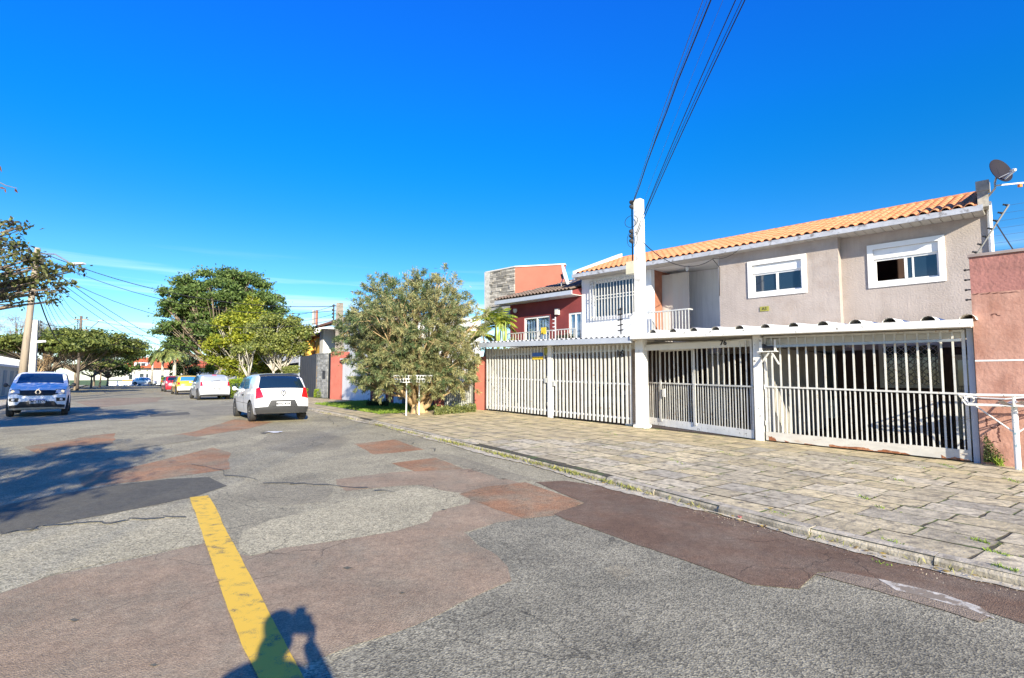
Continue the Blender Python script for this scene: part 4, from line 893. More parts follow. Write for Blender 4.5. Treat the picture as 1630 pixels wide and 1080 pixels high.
post('gate_pillar', 'beige rendered pillar left of the gate with number 76', uLG+.07, .12, zc(6.7)+.04, pm('worn_beige', (.50, .42, .36), .9, .1, 3, .3, 40, dirt=(.28, .22, .17), dscale=3, dpos=(.52, .7)), D=.52, depth=.72, cat='pillar')
# ---- slatted gates and carport of the white house
uP, _ = U(1013, 600, 0)
uG0 = U(1006, 600, 0)[0]; uGm0 = U(880, 600, 0)[0]; uGm1 = U(873, 600, 0)[0]; uG1 = U(776, 600, 0)[0]; print('gates2', uP, uG0, uGm0, uGm1, uG1)
DC2 = -.38
z2r = U(1000, 545, 0)[1]; z2l = U(780, 552, 0)[1]; zc2 = lambda u: z2r+(z2l-z2r)*(u-uG0)/(uG1-uG0)
zrr = U(1000, 558, 0)[1]; zrl = U(785, 566, 0)[1]; zt2 = lambda u: zrr+(zrl-zrr)*(u-uG0)/(uG1-uG0)
for (a, b, lab) in ((uG0+.02, uGm0-.01, 'white slatted gate bearing the number 16'), (uGm1+.01, uG1, 'white slatted gate with a small blue and yellow sign beside the red pillar')):
    t = fthing('driveway_gate', lab, 'gate', (a+b)/2, 0); ga, gb = gzu(a)+.05, gzu(b)+.05
    def rl_(zf0, zf1, h, d0, d1, nm):
        mb = MB(); mb.hexa([FF.pt(u, D, (zf0 if u == a else zf1)+dz) for dz in (0, h) for u, D in ((a, d0), (b, d0), (b, d1), (a, d1))]); mb.build(nm, M['bar'], t)
    rl_(zt2(a)-.02, zt2(b)-.02, .05, .0, .03, 'top_rail'); rl_(ga+.12, gb+.12, .05, .0, .03, 'bottom_rail'); rl_(ga+1.05, gb+1.05, .04, .0, .03, 'mid_rail')
    for z_h in (.35, 1.15, 1.85):
        for ue in ((b+.0,) if '16' in lab else (a-.0,)): mb = MB(); mb.lathe([(-.06, .018), (.06, .018)], FF.pt(ue, -.04, ga+z_h), (0, 0, 1), 8); mb.build('hinge', M['rail'], t)
    mb = MB(); um_ = (a+.06) if '16' not in lab else (b-.06); mb.box(FF, um_-.05, um_+.05, -.06, -.031, ga+1.0, ga+1.14); mb.build('lock_box', M['rail'], t)
    n = int(round((b-a)/.142)); st = (b-a)/n
    for k in range(n+1):
        u = a+k*st; w_ = .058; g0 = ga+(gb-ga)*k/n; mb = MB()
        mb.box(FF, max(a-.02, u-w_/2), u+w_/2, -.03, -.002, g0, zc2(u)-.07); mb.build('slat', M['bar'], t)
    if '16' in lab:
        u_, z_ = U(988, 564, 0); mb = MB(); text('16', .27, FF.pt(u_, -.036, z_), -FF.a, (0, 0, 1), M['ink'], t, 'house_number', .008, .005)
    else:
        u_, z_ = U(857, 568, 0); mb = MB(); mb.box(FF, u_-.22, u_+.22, -.045, -.034, z_-.09, z_+.0); mb.build('sign', M['sign_y'], t); mb = MB(); mb.box(FF, u_-.22, u_+.22, -.045, -.034, z_+.002, z_+.12); mb.build('sign', M['sign_b'], t)
        for k_, (dz, s_) in enumerate(((.05, .06), (-.045, .055))): text(('ALARME', 'VIGIADO')[k_], s_, FF.pt(u_, -.047, z_+dz), -FF.a, (0, 0, 1), M['ink'], t, 'sign_lettering', .001) if False else None
        u_, z_ = U(870, 560, 0); mb = MB(); mb.box(FF, u_-.07, u_+.07, -.045, -.034, z_-.12, z_+.12); mb.build('sign', M['sign_o'], t)
post('gate_post', 'white post between the two slatted gates', (uGm0+uGm1)/2, .13, zc2(uGm0), M['white'], base=False)
can2 = fthing('carport_roof', 'grey edged flat carport roof over the slatted gates', 'canopy', 9.8, .2)
uL_ = U(764, 545, DC2)[0]; _f0 = U(1000, 545, DC2); _f1 = U(780, 552, DC2); zf2 = lambda u: _f0[1]+(_f1[1]-_f0[1])*(u-_f0[0])/(_f1[0]-_f0[0])
mb = MB(); mb.hexa([FF.pt(u, D, zf2(u)+.0+dz) for dz in (-.02, .13) for u, D in ((uC1+.01, DC2-.05), (uL_, DC2-.05), (uL_, DC2+.05), (uC1+.01, DC2+.05))]); mb.build('fascia_gutter', M['gutter'], can2)
mb = MB(); mb.hexa([FF.pt(u, D, z) for dz in (.0, .05) for u, D, z in ((uC1+.01, DC2+.051, zf2(uC1)+.04+dz), (uL_, DC2+.051, zf2(uL_)+.04+dz), (uL_, DW+.0, zc2(uL_)+.04+dz), (uC1+.01, DW+.0, zc2(uC1)+.04+dz))]); mb.build('roof_slab', M['pvc'], can2)
mb = MB(); rows = []
for u in np.arange(uC1+.02, uL_, .045):
    h_ = .15+.025*math.sin(u/.18*2*math.pi); rows.append([FF.pt(u, DC2-.03, zf2(u)+h_), FF.pt(u, DW-.25, zc2(u)+h_+.12)])
mb.grid(rows); mb.build('corrugated_sheet', M['wornwhite'], can2, smooth=True)
mb = MB(); mb.box(FF, uC1+.1, uL_-.1, .1, .25, zc2(9)-.22, zc2(9)-.03); mb.build('beam', M['pvc'], can2)
mb = MB(); mb.box(FF, 7.28, 7.38, .2, DW, 0, 2.5); mb.build('party_wall', M['whitewall'], white)
# ---- pink wall on the right
pk = fthing('boundary_wall', 'weathered pink rendered wall with white stripe at the right edge', 'wall', -2, -.1)
zp1 = U(1546, 410, -.12)[1]; zp2 = U(1600, 448, -.12)[1]; zst = U(1590, 574, -.12)[1]; print('pink', zp1, zst)
zsplit = U(1546, 468, -.12)[1]
mb = MB(); mb.box(FF, -6, -.03, -.12, .10, -.3, zsplit); mb.build('wall', M['pink'], pk)
mb = MB(); mb.box(FF, -6, -.03, -.115, .10, zsplit+.001, zp1); mb.build('upper_wall', M['pinkdark'], pk)
mb = MB(); mb.box(FF, -6, -.01, -.15, .13, zp1+.001, zp1+.05); mb.build('coping', M['gutter'] if False else pm('coping_grey', (.30, .24, .22), .8, .15, 4, .3, 40), pk)
mb = MB(); mb.box(FF, -6, -.03, -.126, -.121, zst-.014, zst+.014); mb.build('stripe', M['white'], pk)
# plaster cracks as thin recess-coloured reliefs
def crack(ptspx, w=.012):
    mb = MB(); P = []
    for i in range(len(ptspx)-1):
        for k in range(5):
            x = ptspx[i][0]+(ptspx[i+1][0]-ptspx[i][0])*k/5; y = ptspx[i][1]+(ptspx[i+1][1]-ptspx[i][1])*k/5; u, z = U(x, y, -.12); P.append((u+random.gauss(0, .008), z+random.gauss(0, .006)))
    rows = [[FF.pt(u-w*random.uniform(.3, 1), -.1225, z-w*.4), FF.pt(u+w*random.uniform(.3, 1), -.1225, z+w*.4)] for u, z in P]
    mb.grid(rows).build('plaster_crack', M['pinkdark'] if False else pm_crack, pk)
pm_crack = pm('crack_shadow_plaster', (.12, .05, .04), .9, .2, 8, 0)
for c in ([(1569, 664), (1571, 672), (1573, 680)], [(1587, 668), (1590, 674), (1589, 684), (1592, 690)], [(1570, 690), (1572, 698), (1574, 705)], [(1589, 687), (1590, 697), (1593, 704)], [(1575, 678), (1580, 682), (1588, 681)], [(1548, 469), (1570, 468), (1600, 466), (1630, 465)], [(1577, 502), (1585, 500), (1592, 504)], [(1575, 705), (1585, 703), (1597, 708)]): crack(c, .016)
# climbing weeds at its foot
pts = []
for _ in range(900):
    x = 1566+abs(rg.normal(0, 12)); y = 735-rg.random()**1.6*45*max(.1, 1-(x-1566)/40); u, z = U(x, y, -.14); q = FF.pt(u, -.14-rg.random()*.05, z); pts.append(tuple(q))
o = leaf_mesh('creeping_weeds', leafmat('moss', (.05, .08, .02), (.16, .17, .06), .1), np.array(pts), None, .03, .022, seed=5); tag(o, 'dark green creeping weeds at the corner of the pink wall and the gate', 'weeds', kind='stuff')
pts = []; 
for (x, y, n) in ((1592, 742, 34),):
    p = gpt(x, y)
    for _ in range(n): pts.append((p.x+rg.normal(0, .04), p.y+rg.normal(0, .04), p.z-.01))
o = blades('weed_tuft', M['grass'], pts, .22, .02, .55, 7); tag(o, 'green leafy weed tuft growing at the foot of the pink wall', 'weed')
# ---- electric fence on the pink wall
ef = fthing('electric_fence', 'slanted electric fence posts and wires above the pink wall', 'fence', -.4, 0, zp1+.05)
def slanted(b, t_, n):
    mb = MB(); mb.bar(b, t_, .022, .022); q = mb.build('post', M['darkmetal'], ef); b, t_ = Vector(b), Vector(t_)
    for k in range(n):
        c = b.lerp(t_, (k+.3)/(n-.6)); mb = MB(); mb.lathe([(0, .016), (.03, .022), (.05, .014), (.08, .018)], c, FF.a*.9+Vector((0, 0, .4)), 8); mb.build('insulator', M['black'], q)
    return b, t_
pb = at(1556, 407, 9.9); pt_ = at(1606, 326, 9.55); pb = FF.pt(-.12, 0, zp1+.05); 
b1, t1 = slanted(pb, pt_, 7)
mb = MB(); mb.bar(b1.lerp(t1, .62), FF.pt(-.62, .02, zp1+.05), .018); mb.build('stay', M['darkmetal'], ef)
pb2 = FF.pt(-2.6, 0, zp1+.05); b2, t2 = slanted(pb2, pb2+(t1-b1), 7)
mb = MB()
for k in range(7):
    f_ = (k+.3)/6.4; mb.tube([b1.lerp(t1, f_), b2.lerp(t2, f_)], .0022, 4)
mb.build('fence_wire', M['wireg'], ef)
for i, y in enumerate((429, 445, 461, 477)):
    u, z = U(1544, y, -.14); mb = MB(); mb.lathe([(0, .012), (.05, .012), (.055, .02), (.085, .016)], FF.pt(-.03, -.09, z), FF.a, 8); mb.build('insulator', M['black'], ef)
# ---- white pipe rubbish rack in front of the pink wall
p0 = gpt(1621, 748); rk = thing('rubbish_rack', 'white painted pipe rubbish rack standing before the pink wall', 'rubbish rack', tuple(p0), math.atan2(-FF.a.y, -FF.a.x))
mb = MB(); zt_ = p0.z+1.02; mb.tube([p0-Vector((0, 0, .05)), (p0.x, p0.y, zt_)], .042, 10); mb.build('pole', pm('peeling_blue_white', (.78, .78, .76), .6, .05, 3, .2, 40, dirt=(.25, .42, .45), dscale=6, dpos=(.55, .6)), rk)
fa = FF.a; fb = FF.b; T = Vector((p0.x, p0.y, 0))
def rp(a, b, z): return T+fa*a+fb*b+Vector((0, 0, z))
mb = MB(); hw, hd = .68, .26
for z in (zt_+.02, zt_+.19):
    e = 0 if z > zt_+.1 else .1
    c = [rp(hw-e, -hd+e, z), rp(-hw+e, -hd+e, z), rp(-hw+e, hd-e, z), rp(hw-e, hd-e, z)]
    mb.tube(c+[c[0]], .016, 8)
for a_, b_2 in ((hw, -hd), (-hw, -hd), (-hw, hd), (hw, hd), (0, -hd), (0, hd)): mb.tube([rp(a_*.87, b_2*.65, zt_+.02), rp(a_, b_2, zt_+.19)], .013, 6)
for k in range(1, 5): mb.tube([rp(hw-.1-k*.27, -hd+.1, zt_+.02), rp(hw-.1-k*.27, hd-.1, zt_+.02)], .010, 6)
mb.build('basket', M['wornwhite'], rk)
mb = MB(); mb.tube([rp(hw*.75, 0, zt_+.02), rp(.02, 0, p0.z+.60)], .013, 6); mb.tube([rp(-hw*.75, 0, zt_+.02), rp(-.02, 0, p0.z+.60)], .013, 6); mb.build('brace', M['wornwhite'], rk)
mb = MB(); cpt = [rp(hw-.12+.06*math.cos(a_), -hd*.5+.02*a_, zt_+.11+.055*math.sin(a_)) for a_ in np.linspace(0, 7, 16)]+[rp(.1, -.1, zt_+.13), rp(-.2, -.05, zt_+.17), rp(-.5, .1, zt_+.1)]
mb.tube(cpt, .012, 6); mb.build('wire_coil', M['wornwhite'], rk)
mb = MB(); rows = [[rp(.2-.45*i/6, -.2+.3*j/3, zt_+.06+.035*math.sin(i*1.9+j)+.02*math.cos(j*2)) for i in range(7)] for j in range(4)]; mb.grid(rows)
tag(mb.build('plastic_bag', M['plate'], smooth=True), 'crumpled white plastic lying in the pipe rubbish rack', 'bag')
# ---- satellite dishes
def dish(label, c, n, R, mat, arm_pts, foot, lnb=True, ell=1.15):
    c, n = Vector(c), Vector(n).normalized(); t = thing('satellite_dish', label, 'satellite dish', tuple(foot))
    x = n.cross(Vector((0, 0, 1))).normalized(); y = x.cross(n)
    rows = []
    for i in range(7):
        rr = R*i/6; rows.append([c+n*(.22*R*((i/6)**2))+x*math.cos(a_)*rr+y*math.sin(a_)*rr*ell for a_ in np.linspace(0, 2*math.pi, 33)])
    mb = MB(); mb.grid(rows); b_ = [[p-n*.012 for p in r_] for r_ in rows]; mb.grid(b_); mb.grid([rows[-1], b_[-1]]); mb.build('reflector', mat, t, smooth=True)
    mb = MB(); mb.tube(arm_pts, .022, 8); mb.build('mast', M['dishw'] if False else M['metal'], t)
    f_ = c+n*R*1.15-y*R*.75; a0_ = c-y*R*.9+n*.2*R
    mb = MB(); mb.bar(a0_, f_, .035); mb.bar(c+x*R*.5-y*R*.8+n*.2*R, f_, .012); mb.build('feed_arm', M['dishw'], t)
    mb = MB(); mb.lathe([(0, .03), (.06, .035), (.12, .02)], f_+n*.02, -n+y*.6, 8); mb.build('receiver', M['orange'] if False else M['pvc'], t)
    mb = MB(); mb.bar(c-n*.05-y*.1, c-n*.05+y*.1, .12, .06); mb.build('bracket', M['darkmetal'], t)
    return t
cD = FF.pt(-.30, DW-.62, U(1590, 276, DW-.62)[1]); uD = U(1590, 274, DW-.62); cD = FF.pt(uD[0], DW-.62, uD[1])
elb = FF.pt(*((lambda q: (q[0], DW-.5, q[1]))(U(1584, 300, DW-.5)))); ft = FF.pt(*((lambda q: (q[0], DW-.3, q[1]))(U(1570, 317, DW-.3))))
nD = Vector((.10, -.95, .30))
dish('grey satellite dish on a bent mast above the right end of the orange roof', cD, nD, .265, M['dish'], [ft, elb, elb+Vector((0, 0, .12)), cD-nD.normalized()*.04], ft)
mb = MB(); q0 = elb+Vector((0, 0, .06)); mb.bar(q0, q0+Vector((.9, -.35, .0)), .03); tb = thing('antenna_bar', 'pale horizontal antenna bar beside the grey satellite dish', 'antenna', tuple(q0)); mb.build('bar', M['dishw'], tb)
mb = MB(); mb.wbox(q0+Vector((.42, -.165, -.09)), .06, .06, .06); mb.build('receiver', M['orange'], tb)
# ================================================================ TREES
def limb_tree(name, label, base, h, clusters, trunk_r, bark, leaf, nleaf, ls, crown_name='crown', stems=1, lean=(0, 0), seed=1, cat='tree', group=None, droop=0.0, leaf_w=None, flat=.7, updir=None, trunk_h=None, fork=.35, tintbias=None):
    """clusters: list of (offset vec from base, radius vec). limbs run from the trunk to every cluster"""
    rnd = random.Random(seed); rng = np.random.default_rng(seed); base = Vector(base)
    t = thing(name, label, cat, tuple(base), 0, group)
    th = trunk_h or h*fork; forks = []
    for s_ in range(stems):
        a_ = rnd.uniform(0, 6.28); sp = 0 if stems == 1 else trunk_r*1.2
        p = base+Vector((math.cos(a_)*sp, math.sin(a_)*sp, -.15)); pts = [p]; n = 5
        tip = base+Vector((lean[0]+(math.cos(a_)*th*.25 if stems > 1 else 0), lean[1]+(math.sin(a_)*th*.25 if stems > 1 else 0), th))
        for k in range(1, n+1): pts.append(p.lerp(tip, k/n)+Vector((rnd.gauss(0, .04), rnd.gauss(0, .04), 0))*th*.35*(k < n))
        r_ = trunk_r/(stems**.4); mb = MB(); mb.tube(pts, [r_*1.35]+[r_*(1-.09*k) for k in range(1, n+1)], 10); mb.build('trunk', bark, t, smooth=True); forks.append((pts[-1], r_*.6))
    Cs = []; W = []
    for i, (off, rad) in enumerate(clusters):
        c = base+Vector(off); f, fr = forks[i % len(forks)]
        mid = f.lerp(c, .5)+Vector((rnd.gauss(0, .1), rnd.gauss(0, .1), -.06*(c-f).length+rnd.gauss(0, .05)))*1.0
        pts = [f-Vector((0, 0, .1)), f.lerp(mid, .5)+Vector((rnd.gauss(0, .05), rnd.gauss(0, .05), 0)), mid, mid.lerp(c, .5)+Vector((rnd.gauss(0, .05), rnd.gauss(0, .05), 0)), c]
        mb = MB(); mb.tube(pts, [fr*.75, fr*.6, fr*.42, fr*.28, fr*.10], 6)
        for _ in range(4):
            q = pts[rnd.choice((2, 3))]; e = c+Vector((rnd.uniform(-1, 1)*rad[0], rnd.uniform(-1, 1)*rad[1], rnd.uniform(-.5, 1)*rad[2]))*.8; mb.tube([q, q.lerp(e, .5)+Vector((rnd.gauss(0, .06), rnd.gauss(0, .06), .05)), e], [fr*.25, fr*.15, fr*.04], 5)
        mb.build('branch', bark, t, smooth=True)
        Cs.append(np.array(c)); W.append(rad[0]*rad[1]*rad[2])
    W = np.array(W)**(2/3); W /= W.sum(); P = []; T = []
    for (c, (off, rad), w) in zip(Cs, clusters, W):
        n = int(nleaf*w); k = max(6, int(n/45))
        # sub clumps on the shell of the cluster
        d = rng.normal(size=(k, 3)); d /= np.linalg.norm(d, axis=1)[:, None]; d[:, 2] = np.where(d[:, 2] < -.3, -d[:, 2], d[:, 2])
        sub = c+d*np.array(rad)*rng.uniform(.45, 1.0, (k, 1)); st = rng.uniform(-.34, .34, k)
        idx = rng.integers(0, k, n); r_ = float(np.mean(rad))*.30
        e = rng.normal(size=(n, 3))*r_*np.array([1, 1, flat]); P.append(sub[idx]+e*rng.choice([.7, 1, 1.35], (n, 1))); T.append(np.clip(.5+st[idx]+rng.normal(0, .22, n), 0, 1))
    P = np.concatenate(P); T = np.concatenate(T)
    if tintbias is not None: T = np.clip(T+tintbias(P), 0, 1)
    up = None
    if updir == 'out':
        cen = np.mean(np.array(Cs), 0); up = (P-cen); up /= np.linalg.norm(up, axis=1)[:, None]; up = up+rng.normal(0, .5, up.shape)+np.array([0, 0, droop])
    elif droop: up = rng.normal(size=P.shape); up[:, 2] = up[:, 2]*.4+droop
    leaf_mesh(crown_name, leaf, P, None, ls, leaf_w or ls*.55, t, .12, T, up, seed)
    return t
def ell_clusters(cx, cy, cz, rx, ry, rz, n, cr, seed, lower=-.35, flat=.75):
    rng = random.Random(seed); out = []; tries = 0
    while len(out) < n and tries < 4000:
        tries += 1
        d = Vector((rng.gauss(0, 1), rng.gauss(0, 1), rng.gauss(0, 1))).normalized()
        if d.z < lower: continue
        k = rng.uniform(.55, 1); p = Vector((cx+d.x*rx*k, cy+d.y*ry*k, cz+d.z*rz*k))
        if all((p-Vector(q[0])).length > cr*.75 for q in out): c_ = cr*rng.uniform(.75, 1.2); out.append((tuple(p), (c_, c_, c_*flat)))
    return out
def gbase(px, Y, L=None):
    d = ray(px, 600); x = d.x/d.y*Y; return Vector((x, Y, gz(x, Y)))
# large round tree, dark green, beyond the cars
b = gbase(352, 66); k = 66/868.
cl = ell_clusters(-.3, 0, 8.7, 6.9, 6.0, 5.4, 110, 1.25, 21, -.75)
cl += [((-5.0, 0, 5.4), (1.4, 1.3, .8)), ((-6.0, 0, 6.6), (1.3, 1.2, .8)), ((-3.4, -1, 4.7), (1.3, 1.2, .8)), ((-2.0, -.6, 5.6), (1.4, 1.2, .9)), ((-4.2, -1, 6.4), (1.4, 1.2, .9)), ((-3.0, -1, 7.6), (1.4, 1.2, .9)), ((0, -1, 7.2), (1.4, 1.2, .9)), ((-1.0, -1.5, 13.2), (1.8, 1.4, .7)), ((1.2, -1, 13.0), (1.6, 1.4, .7)), ((4.6, 0, 10.2), (1.4, 1.2, .9)), ((5.6, 0, 8.6), (1.3, 1.2, .9))]
limb_tree('shade_tree', 'largest tree, round dark green crown rising behind the yellow-green tree', b, 12, cl, .42, M['bark'], M['lf_big'], 80000, .34, seed=21, flat=.45, trunk_h=2.6)
# yellow-green tree
b = gbase(386, 47); cl = ell_clusters(.1, 0, 3.7, 2.9, 2.5, 3.0, 60, .8, 22, -.97)
cl = [(o_, r_) for o_, r_ in cl]+[((.3, 0, 6.6), (1.1, 1.0, .8)), ((.5, .2, 7.3), (.7, .7, .6)), ((.5, .2, 7.9), (.35, .35, .4))]
limb_tree('broadleaf_tree', 'yellow-green tree with pale forked trunk behind the silver car', b, 8, cl, .22, M['barkw'], M['lf_yel'], 46000, .24, seed=22, trunk_h=1.5, stems=1, flat=.8, droop=-.3)
# olive tree with several white stems
b = gbase(443, 42); cl = ell_clusters(.0, 0, 4.1, 2.2, 2.0, 1.8, 28, .75, 23, -.7)+[((2.3, 0, 4.6), (.7, .6, .4)), ((-1.9, 0, 3.4), (.7, .7, .6))]
limb_tree('multi_stem_tree', 'olive leaved tree with white branching stems in front of the white gable', b, 6.5, cl, .20, M['barkw'], M['lf_olive'], 20000, .19, seed=23, stems=3, trunk_h=1.7, flat=.7)
# small tree trunk with pale branches left of it
b = gbase(395, 40); cl = ell_clusters(0, 0, 3.0, .9, .9, .5, 7, .5, 29, -.1)
limb_tree('street_tree', 'small pruned street tree with pale forked branches right of the yellow-green tree', b, 3.6, cl, .15, M['barkw'], M['lf_olive'], 1800, .16, seed=29, trunk_h=1.2)
# big shrub-like tree with narrow leaves by the pavement (needle clumps)
b = gpt(664, 657)
def bottle(P):
    return (P[:, 0]-b.x)*.10-.08
cl = ell_clusters(-.1, .1, 2.55, 2.05, 1.9, 1.75, 54, .6, 24, -.95)
cl += [((-1.5, 0, 1.15), (.5, .5, .5)), ((-1.3, .2, .9), (.4, .4, .4)), ((1.45, 0, 1.4), (.5, .5, .55)), ((.6, -.4, 1.5), (.5, .5, .45)), ((-.5, -.5, 1.35), (.5, .5, .4)), ((-.3, .2, 4.45), (.38, .38, .5)), ((.1, .2, 4.25), (.4, .4, .5)), ((-1.1, .2, 4.0), (.45, .45, .45)), ((1.15, .2, 4.15), (.35, .35, .5)), ((1.55, .1, 3.75), (.3, .3, .4)), ((-2.1, 0, 2.9), (.4, .4, .35)), ((-2.25, 0, 2.1), (.4, .4, .4)), ((2.0, 0, 3.1), (.35, .35, .45)), ((1.0, -.3, 1.05), (.35, .35, .4))]
cl += [((-.8, -.7, 1.2), (.4, .4, .4)), ((.9, -.7, 1.3), (.4, .4, .4)), ((.1, -.9, 1.75), (.45, .4, .4)), ((-1.75, -.1, 1.0), (.35, .35, .4)), ((-1.0, -.4, .95), (.3, .3, .35)), ((1.7, -.1, 1.05), (.3, .3, .45)), ((-2.45, 0, 2.6), (.3, .3, .3)), ((.75, 0, 4.5), (.3, .3, .4))]
t = limb_tree('bottlebrush_tree', 'wide bushy tree with narrow grey-green and rusty leaves beside the pavement', b, 5, cl, .24, M['bark_b'], M['lf_bottle'], 12000, .15, seed=24, stems=4, trunk_h=.5, leaf_w=.022, updir='out', droop=-.35, flat=.85, tintbias=bottle, crown_name='inner_crown')
rng_ = np.random.default_rng(77); TC = []; TD = []
cen = np.array(b)+np.array([0, .1, 2.3])
for off, rad in cl:
    k = int(26*(rad[0]/.5)**2)
    d = rng_.normal(size=(k, 3)); d /= np.linalg.norm(d, axis=1)[:, None]
    p = np.array(b)+np.array(off)+d*np.array(rad)*rng_.uniform(.55, 1.15, (k, 1)); o_ = p-cen; o_ /= np.linalg.norm(o_, axis=1)[:, None]; dd = d*.5+o_*.8+rng_.normal(0, .3, (k, 3))+np.array([0, 0, -.1]); TC.append(p); TD.append(dd/np.linalg.norm(dd, axis=1)[:, None])
TC = np.concatenate(TC); TD = np.concatenate(TD); print('tufts', len(TC)); nl = 46
tt_ = np.clip(rng_.normal(.42, .28, len(TC))+(TC[:, 0]-b.x)*.10, 0, 1)
side_ = rng_.normal(size=(len(TC), nl, 3)); dirs = TD[:, None, :]*.75+side_/np.linalg.norm(side_, axis=2)[:, :, None]*.85; dirs[:, :, 2] -= .12
dirs /= np.linalg.norm(dirs, axis=2)[:, :, None]; along = rng_.uniform(0, .22, (len(TC), nl, 1)); P_ = TC[:, None, :]+TD[:, None, :]*along+dirs*.07
T_ = np.clip(tt_[:, None]+rng_.normal(0, .16, (len(TC), nl)), 0, 1)
leaf_mesh('crown', M['lf_bottle'], P_.reshape(-1, 3), None, .15, .021, t, .05, T_.ravel(), dirs.reshape(-1, 3), 78)
mb = MB()
for i in range(0, len(TC), 3): mb.tube([Vector(TC[i])-Vector(TD[i])*.28, Vector(TC[i])+Vector(TD[i])*.15], [.009, .003], 3, False)
mb.build('twigs', M['bark_b'], t)['kind'] = 'stuff'
# knobbly pruned stumps on its trunk
for k in range(7):
    mb = MB(); a_ = k*.9; q = b+Vector((.15*math.cos(a_), .15*math.sin(a_)-.1, .1+.05*k)); e = q+Vector((.42*math.cos(a_), .25*math.sin(a_)-.15, .45+.1*(k % 3)))
    mb.tube([q, q.lerp(e, .5)+Vector((.05, 0, -.06)), e, e+Vector((.03, .02, .09))], [.10, .075, .06, .085], 8); mb.build('pruned_stump', M['bark_b'], t, smooth=True)
# ground cover at its foot
pts = []
for _ in range(2600):
    x = rg.uniform(690, 757); p = gpt(x, 663-(x-690)*.085-rg.random()*4); z = abs(rg.normal(0, .10))+.02; pts.append((p.x, p.y+.2, p.z+z))
o = leaf_mesh('ground_cover', leafmat('cover_leaf', (.09, .13, .03), (.34, .34, .12)), np.array(pts), None, .09, .035, seed=6); tag(o, 'low leafy ground cover between the bushy tree and the red pillar', 'plants', kind='stuff')
pts = []
for _ in range(900):
    x = rg.uniform(583, 618); p = gpt(x, 648); pts.append((p.x, p.y, p.z+abs(rg.normal(0, .13))))
o = leaf_mesh('low_shrub', M['lf_dark'], np.array(pts), None, .12, .03, seed=8); tag(o, 'dark low shrub in the shade at the foot of the white wall', 'shrub', kind='stuff')
# left pavement trees
def flat_crown(b, R_, zc_, n, seed, cr=1.1): return ell_clusters(0, 0, zc_, R_, R_, R_*.33, n, cr, seed, -.45, .5)
for px, Y, R_, zc_, sd_, lab, th in ((78, 46, 3.4, 4.3, 31, 'nearest flat topped tree behind the concrete pole on the left pavement', 1.7), (120, 60, 5.3, 5.0, 32, 'widest flat topped tree beneath the streetlight pole', 2.0), (160, 78, 5.0, 5.2, 33, 'darkest flat topped tree overhanging the far left kerb', 2.2)):
    b = gbase(px, Y); limb_tree('spreading_tree', lab, b, 6, flat_crown(b, R_, zc_-.45, 34, sd_, R_*.26), .13, M['bark'], M['lf_mid'] if sd_ < 33 else M['lf_big'], 20000, .26+.0012*Y, seed=sd_, trunk_h=th, flat=.45, group='flat topped trees along the left pavement')
b = gbase(172, 88); cl = ell_clusters(0, 0, 3.6, 3.4, 3.4, 2.6, 22, 1.2, 34, -.8); limb_tree('broadleaf_tree', 'round dark tree on the left in front of the orange roofed house', b, 6, cl, .2, M['bark'], M['lf_big'], 8000, .38, seed=34, trunk_h=1.4)
b = gbase(146, 70); cl = ell_clusters(0, 0, 2.7, 2.8, 2.8, .35, 12, .7, 35, -.5, .4); limb_tree('spreading_tree', 'low flat clipped tree under the far left trees', b, 3, cl, .14, M['bark'], M['lf_olive'], 4000, .26, seed=35, trunk_h=1.5, flat=.35, group='flat topped trees along the left pavement')
# pollarded trees
for i, (px, Y) in enumerate(((56, 43), (72, 47), (86, 50))):
    b = gbase(px, Y); cl = [((random.uniform(-1.1, 1.1), random.uniform(-.4, .4), random.uniform(2.3, 2.8)), (.35, .35, .25)) for _ in range(5)]
    limb_tree('pollarded_tree', ['pollarded tree with russet tufts next to the white square pole', 'middle pollarded tree with russet tufts', 'pollarded tree with russet tufts nearest the yellow gate'][i], b, 2.8, cl, .13, M['bark_b'], M['lf_dry'], 500, .16, seed=40+i, trunk_h=1.3, group='pollarded trees on the left pavement')
b = gbase(30, 62); cl = ell_clusters(0, 0, 6.3, 4.2, 3.5, 1.4, 22, 1.0, 45, -.2)
limb_tree('bare_tree', 'leafless grey twiggy tree behind the cream wall on the left', b, 7, cl, .2, pm('grey_twig', (.24, .20, .18), .9, .2, 4, 0), leafmat('twig', (.16, .12, .11), (.30, .25, .22), .1), 2600, .55, seed=45, trunk_h=3, leaf_w=.03)
# near tree at the left edge: trunk beyond the frame, crown reaching in
b = Vector((-12.0, 8.6, gz(-12, 8.6)))
cl = ell_clusters(-.4, .2, 3.7, 2.9, 2.9, .9, 30, .55, 51, -.4)
for (px, py, Y, r_) in ((20, 366, 11.2, .33), (8, 425, 11.3, .5), (40, 415, 11.4, .33), (62, 425, 11.6, .28), (25, 455, 11.2, .5), (60, 455, 11.5, .42), (90, 440, 11.9, .33), (118, 432, 12.1, .24), (100, 462, 11.9, .28), (75, 480, 11.6, .25), (15, 480, 11.0, .26), (12, 395, 11.2, .35)):
    q = at(px, py, Y)-b; cl.append((tuple(q), (r_, r_, r_*.75)))
cl += [((.6-.42*i, .7+.33*(i % 4), 4.3+.28*(i % 3)), (.55, .55, .35)) for i in range(9)]  # unseen crown clumps added beyond the frame to shade the left car's front
t = limb_tree('orchid_tree', 'near tree with dark purplish leaves reaching in at the left edge', b, 5, cl, .2, M['bark'], M['lf_purple'], 13500, .10, seed=51, trunk_h=2.2, leaf_w=.075)
mb = MB(); q = at(-60, 262, 8.8); e = at(27, 300, 8.4); mb.tube([b+Vector((.3, .5, 4.6)), q, at(10, 296, 8.5), e], [.03, .012, .007, .003], 5); tw = mb.build('twig', M['bark'], t)
